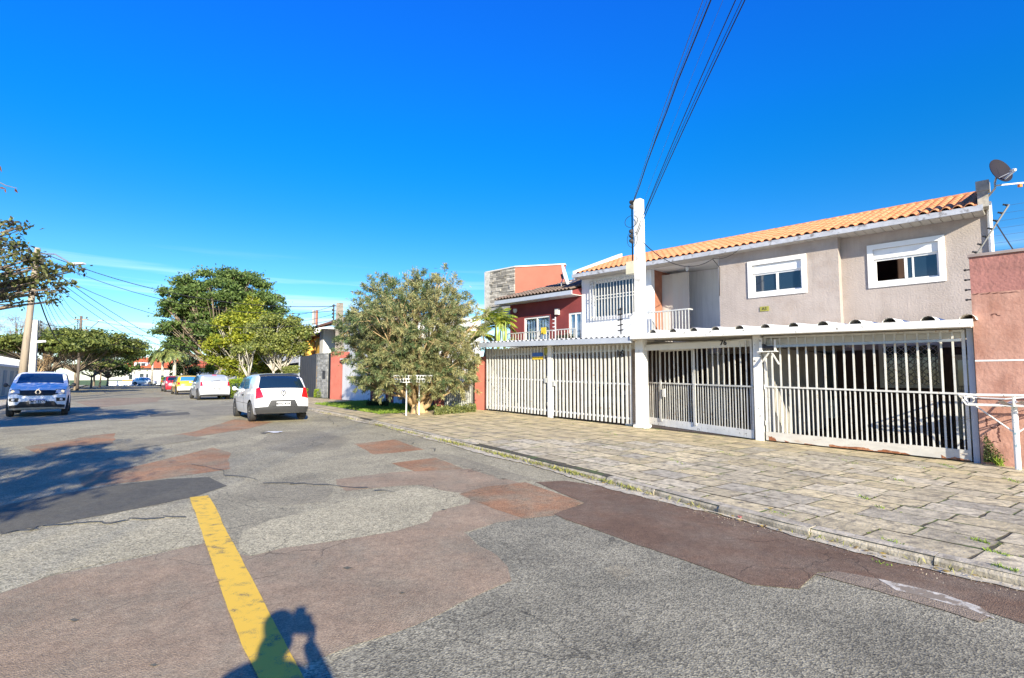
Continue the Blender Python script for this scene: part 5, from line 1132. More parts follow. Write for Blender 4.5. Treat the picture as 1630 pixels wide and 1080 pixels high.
P = np.array([tuple(at(x, y, 8.5)) for x, y in ((9, 304), (26, 304), (1, 268), (4, 300))]); D_ = np.array([(.25, 0, -1.), (.6, 0, -.8), (.4, 0, -1), (1, 0, -.2)])
leaf_mesh('twig_leaf', leafmat('leaf_rust', (.12, .04, .02), (.22, .09, .04)), P, np.array([(0, -1., .1)]*4), .13, .045, t, .1, None, D_, 3)
# tree behind the photographer on the same pavement; it throws the shade over the left of the road
b = Vector((-3.9, -2.6, gz(-3.9, -2.6))); cl = ell_clusters(-.25, -.5, 4.35, 2.1, 2.4, 1.15, 30, .55, 52, -.6)
limb_tree('orchid_tree', 'leafy street tree behind the photographer, out of the frame, shading the road on the left', b, 6, cl, .16, M['bark'], M['lf_purple'], 9000, .15, seed=52, trunk_h=2.4, leaf_w=.09)
# palms
def palm(name, label, b, h, n, fl, leaf, droop=1.0, r_=.16, bark='barkw', seed=1, group=None, wid=.06):
    rnd = random.Random(seed); t = thing(name, label, 'palm', tuple(b), 0, group); top = b+Vector((rnd.uniform(-.2, .2), 0, h))
    mb = MB(); mb.tube([b-Vector((0, 0, .1)), b.lerp(top, .3)+Vector((.08, 0, 0)), b.lerp(top, .7)+Vector((.05, 0, 0)), top], [r_*1.3, r_, r_*.9, r_*.8], 10); mb.build('trunk', M[bark], t, smooth=True)
    for i in range(n):
        a_ = i*2.399+rnd.uniform(-.2, .2); el = rnd.uniform(.1, 1.25); L_ = fl*rnd.uniform(.8, 1.1); p = Vector(top); d = Vector((math.cos(a_)*math.cos(el), math.sin(a_)*math.cos(el), math.sin(el))); pts = [p.copy()]
        for k in range(8): p = p+d*L_/8; d = (d+Vector((0, 0, -.22*droop))).normalized(); pts.append(p.copy())
        mb = MB(); mb.tube(pts, [.03*(1-.1*k) for k in range(9)], 4, cap=False)
        side = Vector((-math.sin(a_), math.cos(a_), 0)); m_ = 26
        for k in range(2, m_):
            f_ = k/m_*8; j = min(7, int(f_)); q = pts[j].lerp(pts[j+1], f_-j); dd = (pts[j+1]-pts[j]).normalized()
            for s_ in (1, -1):
                ll = fl*.26*math.sin(math.pi*min(1, .18+k/m_*.82))+.08; v = (side*s_*.75+dd*.55+Vector((0, 0, -.25-.35*droop*rnd.random()))).normalized(); e = q+v*ll; wv = dd*wid*.5
                mb.add([q-wv*.6, q+wv*.6, q.lerp(e, .5)+wv, e, q.lerp(e, .5)-wv], [(0, 1, 2, 3, 4)])
        o = mb.build('frond', leaf, t, fix=False)
        at_ = o.data.attributes.new('tint', 'FLOAT', 'FACE'); at_.data.foreach_set('value', [rnd.random() for _ in o.data.polygons])
    return t
palm('palm_tree', 'taller pale trunked palm standing before the orange roofed house', gbase(277, 84), 5.6, 32, 3.5, M['lf_palm'], 1.9, .26, seed=3, group='palms by the end of the street', wid=.16)
palm('palm_tree', 'shorter palm left of the pale trunked palm', gbase(258, 92), 5.2, 26, 3.1, M['lf_palm'], 1.9, .2, seed=4, group='palms by the end of the street', wid=.16)
# far right dark tree, distant hedges
b = gbase(294, 95); cl = ell_clusters(0, 0, 2.6, 2.4, 2.4, 2.2, 16, 1.0, 61, -.7); limb_tree('broadleaf_tree', 'dark dense tree right behind the palm trunk', b, 5, cl, .2, M['bark'], M['lf_dark'], 5000, .36, seed=61, trunk_h=1)
b = gbase(352, 76); cl = ell_clusters(0, 0, 2.6, 1.9, 2, 2.2, 16, .9, 62, -.9); limb_tree('broadleaf_tree', 'bright green bushy tree between the white lamp pole and the large tree', b, 5, cl, .15, M['bark'], M['lf_bright'], 6000, .28, seed=62, trunk_h=.8)
def hedge(label, c, rx, ry, h, mat, n, ls, rz=0, group=None, cat='bush', name='clipped_bush', seed=1):
    rng = np.random.default_rng(seed); d = rng.normal(size=(n, 3)); d /= np.abs(d).max(1)[:, None]**.8*np.linalg.norm(d, axis=1)[:, None]**.2; d[:, 2] = np.abs(d[:, 2])
    k = rng.uniform(.8, 1.0, (n, 1)); P = d*k*np.array([rx, ry, h]); c_, s_ = math.cos(rz), math.sin(rz); P = np.stack([P[:, 0]*c_-P[:, 1]*s_, P[:, 0]*s_+P[:, 1]*c_, P[:, 2]], 1)+np.array(c)
    t = thing(name, label, cat, tuple(c), rz, group); leaf_mesh('foliage', mat, P, None, ls, ls*.7, t, .1, None, None, seed)
    mb = MB()
    for i in range(3): mb.tube([Vector(c)+Vector((i*.05-.05, 0, -.05)), Vector(c)+Vector((random.uniform(-.3, .3)*rx, random.uniform(-.3, .3)*ry, h*.7))], [.03, .01], 5)
    mb.lathe([(0, rx*.6), (h*.5, rx*.72), (h*.8, rx*.45)], c, (0, 0, 1), 10) if False else None
    mb.build('stem', M['bark'], t)
    return t
hedge('bright yellow-green clipped bush between the silver and white cars', gbase(383, 34), 1.0, .8, 1.15, M['lf_bright'], 7000, .09, seed=2)
hedge('small round clipped bush beside the grey stone pillar', gbase(515, 31), .45, .4, .5, M['lf_bright'], 2500, .06, seed=3, group='small clipped bushes by the pillars')
hedge('small clipped bush left of the stone pillar, partly behind the white hatchback', gbase(499, 33.5), .4, .4, .5, M['lf_bright'], 2200, .06, seed=4, group='small clipped bushes by the pillars')
hedge('long bright green hedge at the foot of the palms', gbase(290, 78), 2.6, 1.2, 1.5, M['lf_bright'], 5000, .22, seed=5)
hedge('clipped hedge on top of the low white wall', RF.pt(40, -10.4, zgate(40)+1.45), .5, 3.2, .55, M['lf_olive'], 3500, .10, rz=_b, seed=6)

# ================================================================ HOUSE C, dark red, behind the slatted gates
red = fthing('townhouse', 'dark red house with brown tiled eave, blue curtained windows and salmon tower', 'house', 15, DW)
u0 = uEnd+.01; u1 = U(812, 500, DW)[0]
zE = U(925, 466, DE)[1]; print('red house', u0, u1, 'eave', zE, U(815, 489, DE))
w0a, wz1 = U(875, 502, DW); w1a, _ = U(834, 506, DW); v0a = uEnd+.05; v1a, vz1 = U(905, 498, DW)
mb = MB(); us = [u0, v1a, w0a, w1a, u1]; zs = [0, 2.5, wz1, zE]
wall_cells(mb, FF, us, (DW+.0, DW+.2), zs, lambda i, j: j == 1 and i in (0, 2)); weld(mb.build('wall', M['darkred'], red))
mb = MB(); mb.box(FF, u0, u0+.15, DW+.21, 10, 0, zE); mb.box(FF, u1-.2, u1, DW+.21, 10, 0, zE); mb.box(FF, u0+.16, u1-.21, 9.8, 10, 0, zE); mb.build('side_wall', M['darkred'], red)
for a, b2, zt_ in ((w0a, w1a, wz1), (u0, v1a, wz1)):
    mb = MB(); f = .07
    mb.box(FF, a, b2, DW+.03, DW+.09, zt_-f, zt_); mb.box(FF, a, a+f, DW+.03, DW+.09, 2.5, zt_-f); mb.box(FF, b2-f, b2, DW+.03, DW+.09, 2.5, zt_-f); mb.box(FF, (a+b2)/2-.03, (a+b2)/2+.03, DW+.04, DW+.08, 2.5, zt_-f)
    w = mb.build('window', M['white'], red)
    mb = MB(); rows = [[FF.pt(a+f+(b2-a-2*f)*i/40, DW+.12+.02*math.sin(i*1.3)+.012*math.sin(i*2.9), z) for i in range(41)] for z in (2.5, zt_-f)]; mb.grid(rows); mb.build('curtain', M['curtain'], w, smooth=True)
    mb = MB(); mb.box(FF, a+f, b2-f, DW+.06, DW+.065, 2.5, zt_-f)
    gl_ = bpy.data.materials.get('thin_glass')
    if not gl_:
        gl_ = bpy.data.materials.new('thin_glass'); t_, N_, L_, b_ = nodes(gl_); gs = N_.new('ShaderNodeBsdfGlossy'); gs.inputs['Roughness'].default_value = .02; tr = N_.new('ShaderNodeBsdfTransparent'); ms = N_.new('ShaderNodeMixShader'); ms.inputs[0].default_value = .16
        L_(tr.outputs[0], ms.inputs[1]); L_(gs.outputs[0], ms.inputs[2]); L_(ms.outputs[0], N_['Material Output'].inputs[0])
    mb.build('pane', gl_, w)
# eave and tiled roof
mb = MB(); mb.hexa([FF.pt(u, D, z) for dz in (0, .16) for u, D, z in ((u0+.0, DE-.05, zE+dz-.02), (u1+.35, DE-.05, zE+dz-.02), (u1+.35, DE, zE+dz-.02), (u0, DE, zE+dz-.02))]); mb.build('gutter', M['gutter'], red)
mb = MB(); mb.box(FF, u0, u1+.35, DE+.001, DW+.0, zE-.02, zE+.0); mb.box(FF, u0, u1+.35, DE-.3, DE-.06, zE+.15, zE+.18) if False else None; mb.build('soffit', M['pvc'], red); mb = MB(); mb.hexa([FF.pt(u, D, z) for (u, D, z) in ((u0+.001, DE, zE+.001), (u1, DE, zE+.001), (u1, DE+3.2, zE+.001), (u0+.001, DE+3.2, zE+.001), (u0+.001, DE, zE+.12), (u1, DE, zE+.12), (u1-2.6, DE+2.6, zE+.95), (u0+.001, DE+2.6, zE+.95))]); mb.build('attic', M['darkred'], red)
sl_r = Vector(FF.b*3.0)+Vector((0, 0, 1.05)); ln = sl_r.length; sr = sl_r.normalized(); nr_ = sr.cross(FF.a).normalized(); nr_ = nr_ if nr_.z > 0 else -nr_
mb = MB(); bse = FF.pt(u0, DE-.06, zE+.17); n = int((u1+.35-u0)/.19)
def rtop(t_): return max(.15, min(1, 1-(t_-.30)*1.35))
for i in range(n):
    f_ = i/n; mxl = ln*rtop(f_); k = 0
    while k*.36 < mxl:
        lo = []; hi = []
        for t_, hg in ((0, 0), (.25, .0), (.4, .035), (.6, .062), (.8, .058), (1, .0)):
            q = bse+FF.a*((i+t_)*.19); lo.append(q+nr_*(hg+.02)+sr*(k*.36)); hi.append(q+nr_*hg+sr*(k*.36+.37))
        mb.grid([lo, hi]); k += 1
o = mb.build('roof_tiles', M['tilebr'], red, fix=False); o['kind'] = 'stuff'
mb = MB(); mb.add([bse+sr*0-nr_*.02, bse+FF.a*(n*.19)-nr_*.02, bse+FF.a*(n*.19)+sr*ln*.15-nr_*.02, bse+FF.a*(n*.19*.32)+sr*ln-nr_*.02, bse+sr*ln-nr_*.02], [(0, 1, 2, 3, 4)]); mb.build('roof', M['tilebr'], red)
# tower: stone-clad left face, salmon right face
A = at(820, 426, 25.5); z1t = A.z; B = at(899, 422, 25.5*.977*1.0); B = Vector((B.x, B.y, z1t)); upp = ray(773, 435); Yc = (z1t-EYE)/upp.z*upp.y; C_ = at(773, 435, Yc)
def vwall(mb, P, Q, z0, z1, th):
    d = (Q-P); d.z = 0; nrm = Vector((-d.y, d.x, 0)).normalized()*th
    mb.hexa([Vector((p.x, p.y, z)) for z in (z0, z1) for p in (P, Q, Q+nrm, P+nrm)])
mb = MB(); vwall(mb, A, B, 4.2, z1t, .25); mb.build('tower_wall', M['salmon'], red)
mb = MB(); vwall(mb, Vector((A.x-.01, A.y+.02, 0)), C_, 4.2, z1t, -.25)
E_ = B+(C_-A); vwall(mb, C_, E_, 4.2, z1t, -.2); mb.build('tower_side_wall', M['stoneg'], red)
mb = MB(); vwall(mb, A+Vector((0, -.05, 0)), B+Vector((.02, -.05, 0)), z1t+.002, z1t+.06, .35); vwall(mb, A+Vector((-.02, -.06, 0)), C_+Vector((0, -.06, 0)), z1t+.002, z1t+.06, -.35); mb.build('tower_coping', M['pvc'], red)
# split stones of the tower face
dC = (C_-A); dC.z = 0; Lc = dC.length; dC.normalize(); nC = Vector((dC.y, -dC.x, 0)); nC = nC if nC.dot(A) < 0 else -nC
z = z1t-1.75; cnt = 0
while z < z1t-.02:
    hh = random.uniform(.075, .12); x = 0
    if z+hh > z1t: hh = z1t-z
    while x < Lc:
        w_ = min(random.uniform(.25, .6), Lc-x); pr = random.uniform(.015, .06); mb = MB(); P_ = A+dC*(x+.006); Q_ = A+dC*(x+w_-.006); P_ = Vector((P_.x, P_.y, 0)); Q_ = Vector((Q_.x, Q_.y, 0))
        mb.hexa([p+Vector((0, 0, zz)) for zz in (z+.005, z+hh-.005) for p in (P_+nC*pr, Q_+nC*pr, Q_-nC*.01, P_-nC*.01)]); mb.build('stone', M['stone'], red); x += w_; cnt += 1
    z += hh
print('stones', cnt)
# dish on the tower's right end
q = at(893, 470, 22.5); cdd = at(897, 440, 22.6)
dish('dark satellite dish seen edge-on at the right end of the salmon tower', cdd, Vector((.93, -.3, .25)), .42, M['dishw'], [q, q+Vector((.02, 0, .5)), cdd], q, ell=1.25)
# wall lamp, terrace rail, plants
uu, zz = U(889, 497, DW); p = FF.pt(uu, DW-.08, zz-.12); mb = MB(); mb.wbox(p, .16, .14, .24, math.atan2(-FF.a.y, -FF.a.x)); mb.build('wall_lamp', M['pvc'], red)
uu, zz = U(822, 496, DW); p = FF.pt(uu, DW-.08, zz); mb = MB(); mb.lathe([(-.08, .05), (0, .1), (.1, .08)], p, (0, 0, 1), 10); mb.build('wall_lamp', M['pvc'], red)
Dr = 3.9; ra, rz1 = U(917, 523, Dr); rb, rz2 = U(806, 530, Dr)
tr_ = thing('terrace_railing', 'metal bar railing along the terrace of the dark red house', 'railing', tuple(FF.pt(ra, Dr, 2.8)), math.atan2(-FF.a.y, -FF.a.x))
mb = MB(); mb.bar(FF.pt(ra, Dr, rz1), FF.pt(rb, Dr, rz1), .04); mb.bar(FF.pt(ra, Dr, rz1-.62), FF.pt(rb, Dr, rz1-.62), .03); mb.bar(FF.pt(ra, Dr, rz1-.7), FF.pt(ra, Dr, rz1), .05); mb.bar(FF.pt((ra+rb)/2, Dr, rz1-.7), FF.pt((ra+rb)/2, Dr, rz1), .04); mb.build('rail_frame', M['rail'], tr_)
o = None
for u in np.arange(ra+.1, rb, .16):
    if o is None: mb = MB(); mb.box(FF, u-.012, u+.012, Dr-.012, Dr+.012, rz1-.6, rz1-.02); o = mb.build('bar', M['rail'], tr_); ub = u
    else: copy_at(o, FF.a*(u-ub))
uu, zz = U(861, 527, 3.7); mb = MB(); mb.box(FF, uu-.13, uu+.13, 3.85, 3.87, zz-.13, zz+.15); mb.build('sign_board', M['sign_y'], tr_)
ep = thing('electric_fence_post', 'short white electric fence post on the terrace in front of the dark red wall', 'fence post', tuple(FF.pt(ra+1.6, 3.3, 2.7)))
uu, z1_ = U(884, 505, 3.3); _, z0_ = U(884, 530, 3.3); mb = MB(); mb.bar(FF.pt(uu, 3.3, z0_-.3), FF.pt(uu, 3.3, z1_), .03); mb.build('post', M['white'], ep)
for k in range(4): mb = MB(); mb.bar(FF.pt(uu, 3.3, z0_+(z1_-z0_)*(k+.6)/4.2), FF.pt(uu+.13, 3.3, z0_+(z1_-z0_)*(k+.6)/4.2), .035); mb.build('insulator', M['white'], ep)
for i, (px, lab, s_) in enumerate(((900, 'round potted shrub at the right end of the terrace rail', .26), (889, 'round potted shrub left of the rightmost one on the terrace', .24), (909, 'small potted shrub nearest the white house on the terrace', .2), (815, 'spiky potted plant behind the left of the terrace railing', .3))):
    uu, _ = U(px, 525, 4.05); c = FF.pt(uu, 4.08, 2.82)
    t = thing('potted_plant', lab, 'plant', tuple(c)); mb = MB(); mb.lathe([(0, .09), (.18, .13), (.2, .13)], c, (0, 0, 1), 10); mb.build('pot', M['white'], t)
    P = np.array(c)+np.array([0, 0, .2+s_*.7])+rg.normal(size=(260, 3))*s_*.33; leaf_mesh('foliage', M['lf_dark'] if i < 3 else M['lf_palmy'], P, None, .08, .04, t, seed=i)
for i, (px, py, h_, n_, fl_, lab) in enumerate(((783, 528, 1.15, 15, 1.15, 'yellow-green feathery palm at the left of the dark red house'), (771, 545, .9, 10, .9, 'small palm partly behind the bushy tree'))):
    q = onplane(px, py, 3.0); c = FF.pt(q[0], 3.0, q[1]-.75 if i == 0 else q[1]-.6); palm('potted_palm', lab, c, h_, n_, fl_, M['lf_palmy'], .8, .045, 'bark', 70+i, None, .05)
for i, (px, w_, h_) in enumerate(((793, .13, .95), (803, .10, 1.0))):
    q = onplane(px, 540, 2.2); c = FF.pt(q[0], 2.2, zc2(11)+.1)
    t = thing('cactus', ['left tall yellow-green column plant on the carport roof', 'right tall yellow-green column plant on the carport roof'][i], 'plant', tuple(c), 0, 'column plants on the terrace'); mb = MB()
    for k in range(5): a_ = k*1.3; mb.tube([c+Vector((.03*math.cos(a_), .03*math.sin(a_), 0)), c+Vector((.07*math.cos(a_), .05*math.sin(a_), h_*.5)), c+Vector((.1*math.cos(a_), .1*math.sin(a_), h_*(.8+.06*k)))], [w_*.28, w_*.35, .015], 6)
    mb.build('stem', pm('cactus_green', (.30, .36, .08), .7, .2, 5, .2), t, smooth=True)
# ---- red pillars, low wall panels, narrow grille under the bushy tree
def rbox_thing(name, label, cat, pA, pB, w, z1, mat, z0=None, part='shaft', group=None):
    P_, Q_ = Vector(pA), Vector(pB); c = (P_+Q_)/2; t = thing(name, label, cat, (c.x, c.y, gz(c.x, c.y)), 0, group); mb = MB(); d = Q_-P_; d.z = 0; nrm = Vector((-d.y, d.x, 0)).normalized()*abs(w)
    za = gz(c.x, c.y)-.15 if z0 is None else z0
    mb.hexa([Vector((p.x, p.y, z)) for z in (za, z1) for p in (P_, Q_, Q_+nrm, P_+nrm)]); mb.build(part, mat, t); return t
def onY(px, Y): return gbase(px, Y)
YR = 19.35
def ztop(px, py, Y): return at(px, py, Y).z
rbox_thing('wall_pillar', 'red pillar at the left end of the slatted gates', 'pillar', onY(756, YR-.1), onY(773, YR-.25), -.3, ztop(765, 568, YR-.1), M['redpil'])
rbox_thing('wall_pillar', 'red pillar right of the tree trunk, half hidden by leaves', 'pillar', onY(691, 20.9), onY(708, 20.7), -.3, ztop(700, 570, 20.8), M['redpil'])
gr_ = thing('pedestrian_grille', 'grey vertical barred gate between two red pillars behind the bushy tree', 'gate', tuple(onY(730, 20.2)))
for k in range(15):
    f_ = k/14; P_ = onY(709+f_*46, 20.65-f_*1.15); mb = MB(); mb.bar(P_+Vector((0, 0, .05)), P_+Vector((0, 0, 1.75)), .045, .03); mb.build('bar', M['gutter'] if False else M['rail'], gr_)
mb = MB(); a, b2 = onY(709, 20.66), onY(755, 19.5); mb.bar(a+Vector((0, .03, .55)), b2+Vector((0, .03, .55)), .03, .8); mb.build('lower_panel', M['rail'], gr_)
rbox_thing('boundary_wall', 'dark grey metal panelled wall behind the tree trunk', 'wall', onY(640, 22.3), onY(690, 21.0), -.12, 1.9, M['charcoal'])
Yw0, Yw1 = 27.6, 22.6
wa, wb = onY(545, 27.8), onY(618, 23.6); zw = ztop(545, 571, 27.8)
wt = rbox_thing('boundary_wall', 'long white rendered wall between the red pillar and the bushy tree', 'wall', wa, wb, -.2, zw, M['whitewall'], part='wall')
d = (wb-wa); mb = MB(); mb.bar(Vector((wa.x, wa.y-.02, zw-.04)), Vector((wb.x, wb.y-.02, zw-.04)), .3, .08); mb.build('coping', M['pvc'], wt)
rbox_thing('wall_panel', 'narrow white wall panel in shade between dark red posts', 'wall', onY(627, 22.8), onY(640, 22.3), -.1, 1.35, M['whitewall'], part='panel')
rbox_thing('wall_pillar', 'dark red post left of the narrow shaded panel', 'pillar', onY(614, 23.4), onY(626, 22.9), -.25, 1.9, M['darkred'])
rbox_thing('wall_pillar', 'dark red post beside the low shrub, behind the leaves', 'pillar', onY(590, 24.9), onY(599, 24.4), -.3, 1.9, M['darkred'])
rbox_thing('wall_pillar', 'tall salmon red pillar left of the long white wall', 'pillar', onY(526, 28.3), onY(544, 27.9), -.5, ztop(535, 560, 28.1), M['redpil'])
# grey stone pillar with single stones
sp = thing('stone_pillar', 'grey split-stone pillar between the charcoal gate and the salmon pillar', 'pillar', tuple(onY(513, 30.5)))
za, zb_ = gz(*onY(513, 30.5).xy)-.05, ztop(513, 563, 30.5); P0, P1 = onY(505, 31), onY(522, 30.2)
mb = MB(); dd = (P1-P0); dd.z = 0; nn_ = Vector((dd.y, -dd.x, 0)).normalized(); mb.hexa([Vector((p.x, p.y, z)) for z in (za, zb_) for p in (P0, P1, P1-nn_*.4, P0-nn_*.4)]); mb.build('core', M['stoneg'], sp)
z = za+.06; Lp = dd.length; dd.normalize()
while z < zb_-.05:
    x = 0; hh = random.uniform(.08, .15)
    while x < Lp-.02:
        w_ = min(random.uniform(.15, .35), Lp-x); P_ = P0+dd*(x+.004); Q_ = P0+dd*(x+w_-.004); pr = random.uniform(.01, .04); mb = MB()
        mb.hexa([Vector((p.x, p.y, zz)) for zz in (z+.004, z+hh-.004) for p in (P_+nn_*pr, Q_+nn_*pr, Q_, P_)]); mb.build('stone', M['stoneg'], sp); x += w_
    z += hh
mb = MB(); P_ = P0+dd*Lp*.55; mb.hexa([Vector((p.x, p.y, zz)) for zz in (za+1.1, za+1.55) for p in (P_+nn_*.05, P_+dd*.3+nn_*.05, P_+dd*.3, P_)]); mb.build('letter_box', M['darkmetal'], sp)
rbox_thing('wall_pillar', 'narrow black post right of the grey stone pillar', 'pillar', onY(522.5, 30.1), onY(527, 29.6), -.3, ztop(524, 562, 29.9), M['black'])
# charcoal gate of boards
cg = thing('driveway_gate', 'charcoal boarded driveway gate left of the stone pillar', 'gate', tuple(onY(491, 34)))
g0, g1 = onY(478, 36.2), onY(504, 31.1); n = 9
for k in range(n):
    a = g0.lerp(g1, (k+.03)/n); b2 = g0.lerp(g1, (k+.97)/n); dn_ = (b2-a); dn_ = Vector((dn_.y, -dn_.x, 0)).normalized()*.04; mb = MB()
    mb.hexa([Vector((p.x, p.y, z)) for z in (.45, 2.92) for p in (a+dn_, b2+dn_, b2, a)]); mb.build('board', M['charcoal'], cg)
mb = MB(); mb.bar(Vector((g0.x, g0.y, 2.95)), Vector((g1.x, g1.y, 2.95)), .06, .06); mb.bar(Vector((g0.x, g0.y+.06, 1.6)), Vector((g1.x, g1.y+.06, 1.6)), .04, .1); mb.build('frame', M['charcoal'], cg)
rbox_thing('wall_pillar', 'slim white post left of the charcoal gate', 'pillar', onY(475, 36.6), onY(478, 36.3), -.2, 3.0, M['white'])
lw = rbox_thing('boundary_wall', 'low white wall carrying the hedge left of the charcoal gate', 'wall', onY(400, 52), onY(474, 37), -.2, zgate(40)+1.5, M['whitewall'], part='wall')

# ================================================================ HOUSE D, white with tall windows; HOUSE E, orange
LD = -13.2
hD = thing('house', 'white modern house with brown sloping roof and tall dark windows behind the grey pole', 'house', tuple(RF.pt(38, LD)), _b)
zD = 1.6+4.1; r0_, r1_ = 33.0, 44.5
mb = MB(); mb.box(RF, r0_, 38.6, LD-8, LD, 0, zD+.1); mb.build('wall', M['whitewall'], hD)
mb = MB(); mb.box(RF, 43.6, r1_, LD-7.9, LD-.05, 0, zD-.2); mb.build('wall', M['whitewall'], hD)
mb = MB(); mb.box(RF, 38.61, 43.59, LD-7.8, LD-1.0, 0, zD-.2); mb.build('recessed_wall', M['charcoal'], hD)
for a, b2 in ((38.9, 40.3), (40.6, 42.0), (42.2, 43.4)):
    mb = MB(); mb.box(RF, a, b2, LD-.99, LD-.93, 2.6, zD-.35); w = mb.build('window', M['white'] if a < 39 else M['darkmetal'], hD); mb = MB(); mb.box(RF, a+.07, b2-.07, LD-.925, LD-.91, 2.7, zD-.42); mb.build('pane', M['paneb'], w)
mb = MB(); mb.add([RF.pt(r, L_, z) for r, L_, z in ((r0_-.3, LD+.6, zD+.15), (r1_+.2, LD+.6, zD-.05), (r1_+.2, LD-4, zD+1.0), (r0_-.3, LD-4, zD+1.2), (r0_-.3, LD+.6, zD+.0), (r1_+.2, LD+.6, zD-.2), (r1_+.2, LD-4, zD+.85), (r0_-.3, LD-4, zD+1.05))], [(0, 1, 2, 3), (4, 7, 6, 5), (0, 4, 5, 1), (1, 5, 6, 2), (2, 6, 7, 3), (3, 7, 4, 0)]); mb.build('roof', pm('roof_brown_red', (.28, .13, .09), .85, .25, 6, .4, 30), hD)
for px in (499, 504): p = at(px, 510, 41); mb = MB(); mb.wbox((p.x, p.y, zD-.1), .15, .15, 1.1); mb.build('flue', M['brickr'] if px > 500 else M['conc'], hD)
hE = thing('house', 'orange and yellow house with bays between the olive tree and the white modern house', 'house', tuple(RF.pt(47, LD)), _b)
mb = MB(); mb.box(RF, 44.7, 51, LD-7, LD-.9, 0, 5.1); mb.build('wall', M['orange'], hE)
mb = MB(); mb.box(RF, 44.9, 46.4, LD-.89, LD-.3, 0, 4.9); mb.box(RF, 48.8, 50.3, LD-.89, LD-.3, 0, 5.0); mb.build('bay', M['yellow'], hE)
for a in (46.7, 47.8): mb = MB(); mb.box(RF, a, a+.8, LD-.88, LD-.84, 2.8, 4.8); w = mb.build('window', M['white'], hE); mb = MB(); mb.box(RF, a+.06, a+.74, LD-.835, LD-.82, 2.9, 4.7); mb.build('pane', M['paneb'], w)
mb = MB(); mb.box(RF, 45.1, 46.1, LD-.299, LD-.27, 2.6, 3.6); w = mb.build('window', M['brickr'], hE); mb = MB(); mb.box(RF, 45.2, 46.0, LD-.269, LD-.26, 2.7, 3.5); mb.build('pane', M['pane'], w)
mb = MB(); mb.box(RF, 44.6, 51.2, LD-7.2, LD-.1, 5.11, 5.3); mb.build('roof', M['tilebr'], hE)
# white building with gable behind the olive tree
LW = -14.5
hW = thing('house', 'large plain white building with black roofed porch behind the olive tree', 'house', tuple(RF.pt(58, LW)), _b)
mb = MB(); mb.box(RF, 52, 66, LW-9, LW, 0, 5.2); mb.box(RF, 52.01, 58, LW-8.9, LW-.01, 5.2, 6.4); mb.build('wall', M['whitewall'], hW)
for a in (54.2, 60.5): mb = MB(); mb.box(RF, a, a+1.0, LW+.001, LW+.05, 4.2, 4.9); w = mb.build('window', M['darkmetal'], hW); mb = MB(); mb.box(RF, a+.08, a+.92, LW+.051, LW+.06, 4.28, 4.82); mb.build('pane', M['pane'], w)
mb = MB(); mb.add([RF.pt(r, L_, z) for r, L_, z in ((53, LW+.01, 3.0), (65, LW+.01, 2.7), (65, LW+3.2, 2.2), (53, LW+3.2, 2.5), (53, LW+.01, 3.15), (65, LW+.01, 2.85), (65, LW+3.2, 2.35), (53, LW+3.2, 2.65))], [(0, 1, 2, 3), (4, 7, 6, 5), (0, 4, 5, 1), (1, 5, 6, 2), (2, 6, 7, 3), (3, 7, 4, 0)]); mb.build('porch_roof', M['charcoal'], hW)
rbox_thing('boundary_wall', 'dark panelled boundary wall behind the pale trunks', 'wall', RF.pt(53, -10.6), RF.pt(62, -10.6), .2, 2.2, M['charcoal'])
rbox_thing('boundary_wall', 'white boundary wall with beige pillar beyond the silver car', 'wall', RF.pt(62.2, -10.6), RF.pt(78, -10.4), .2, 2.6, M['whitewall'])
hX = thing('house', 'pale house half hidden behind the yellow-green tree', 'house', tuple(RF.pt(78, -16)), _b)
mb = MB(); mb.box(RF, 70, 90, -26, -15, 0, 4.4); mb.build('wall', M['creamwall'], hX); mb = MB(); mb.box(RF, 69.6, 90.4, -26.4, -14.5, 4.41, 4.7); mb.build('roof', M['tilebr'], hX)
for a in (72, 76, 80, 84): mb = MB(); mb.box(RF, a, a+1.4, -14.999, -14.94, 1.6, 2.9); w = mb.build('window', M['white'], hX); mb = MB(); mb.box(RF, a+.1, a+1.3, -14.939, -14.93, 1.7, 2.8); mb.build('pane', M['pane'], w)

# ================================================================ END OF THE STREET
Ye = 108.0
def EP(px, py, Y=Ye): return at(px, py, Y)
hf = thing('house', 'white bungalow with bright orange tiled hip roof and dormer closing the street', 'house', tuple(gbase(248, Ye)))
x0, x1 = EP(198, 600).x, EP(306, 600).x; zb0 = 0; zE2 = EP(240, 586).z; zR2 = EP(240, 571).z
mb = MB(); mb.hexa([(x, y, z) for z in (0, zE2) for x, y in ((x0, Ye), (x1, Ye), (x1, Ye+11), (x0, Ye+11))]); mb.build('wall', M['whitewall'], hf)
rx0, rx1 = EP(190, 600).x, EP(300, 600).x; e = 1.2
mb = MB(); mb.add([(rx0-1, Ye-e, zE2), (x1+1, Ye-e, zE2), (x1+1, Ye+12, zE2), (rx0-1, Ye+12, zE2), (rx0+.5, Ye+5.5, zR2+.4), (x1-4, Ye+5.5, zR2+.4), (rx0-1, Ye-e, zE2+.12), (x1+1, Ye-e, zE2+.12), (x1+1, Ye+12, zE2+.12), (rx0-1, Ye+12, zE2+.12)], [(0, 3, 2, 1), (6, 7, 5, 4), (7, 8, 5), (8, 9, 4, 5), (9, 6, 4), (0, 1, 7, 6), (1, 2, 8, 7), (2, 3, 9, 8), (3, 0, 6, 9)])
rf = mb.build('roof', pm('orange_tile_far', (.60, .135, .045), .8, .25, 1.2, .3, 9, stretch=(4, 1, 1)), hf)
a0 = EP(211, 584, Ye-.6); a1 = EP(234, 584, Ye-.6); mb = MB(); ht = EP(220, 577, Ye-.6).z
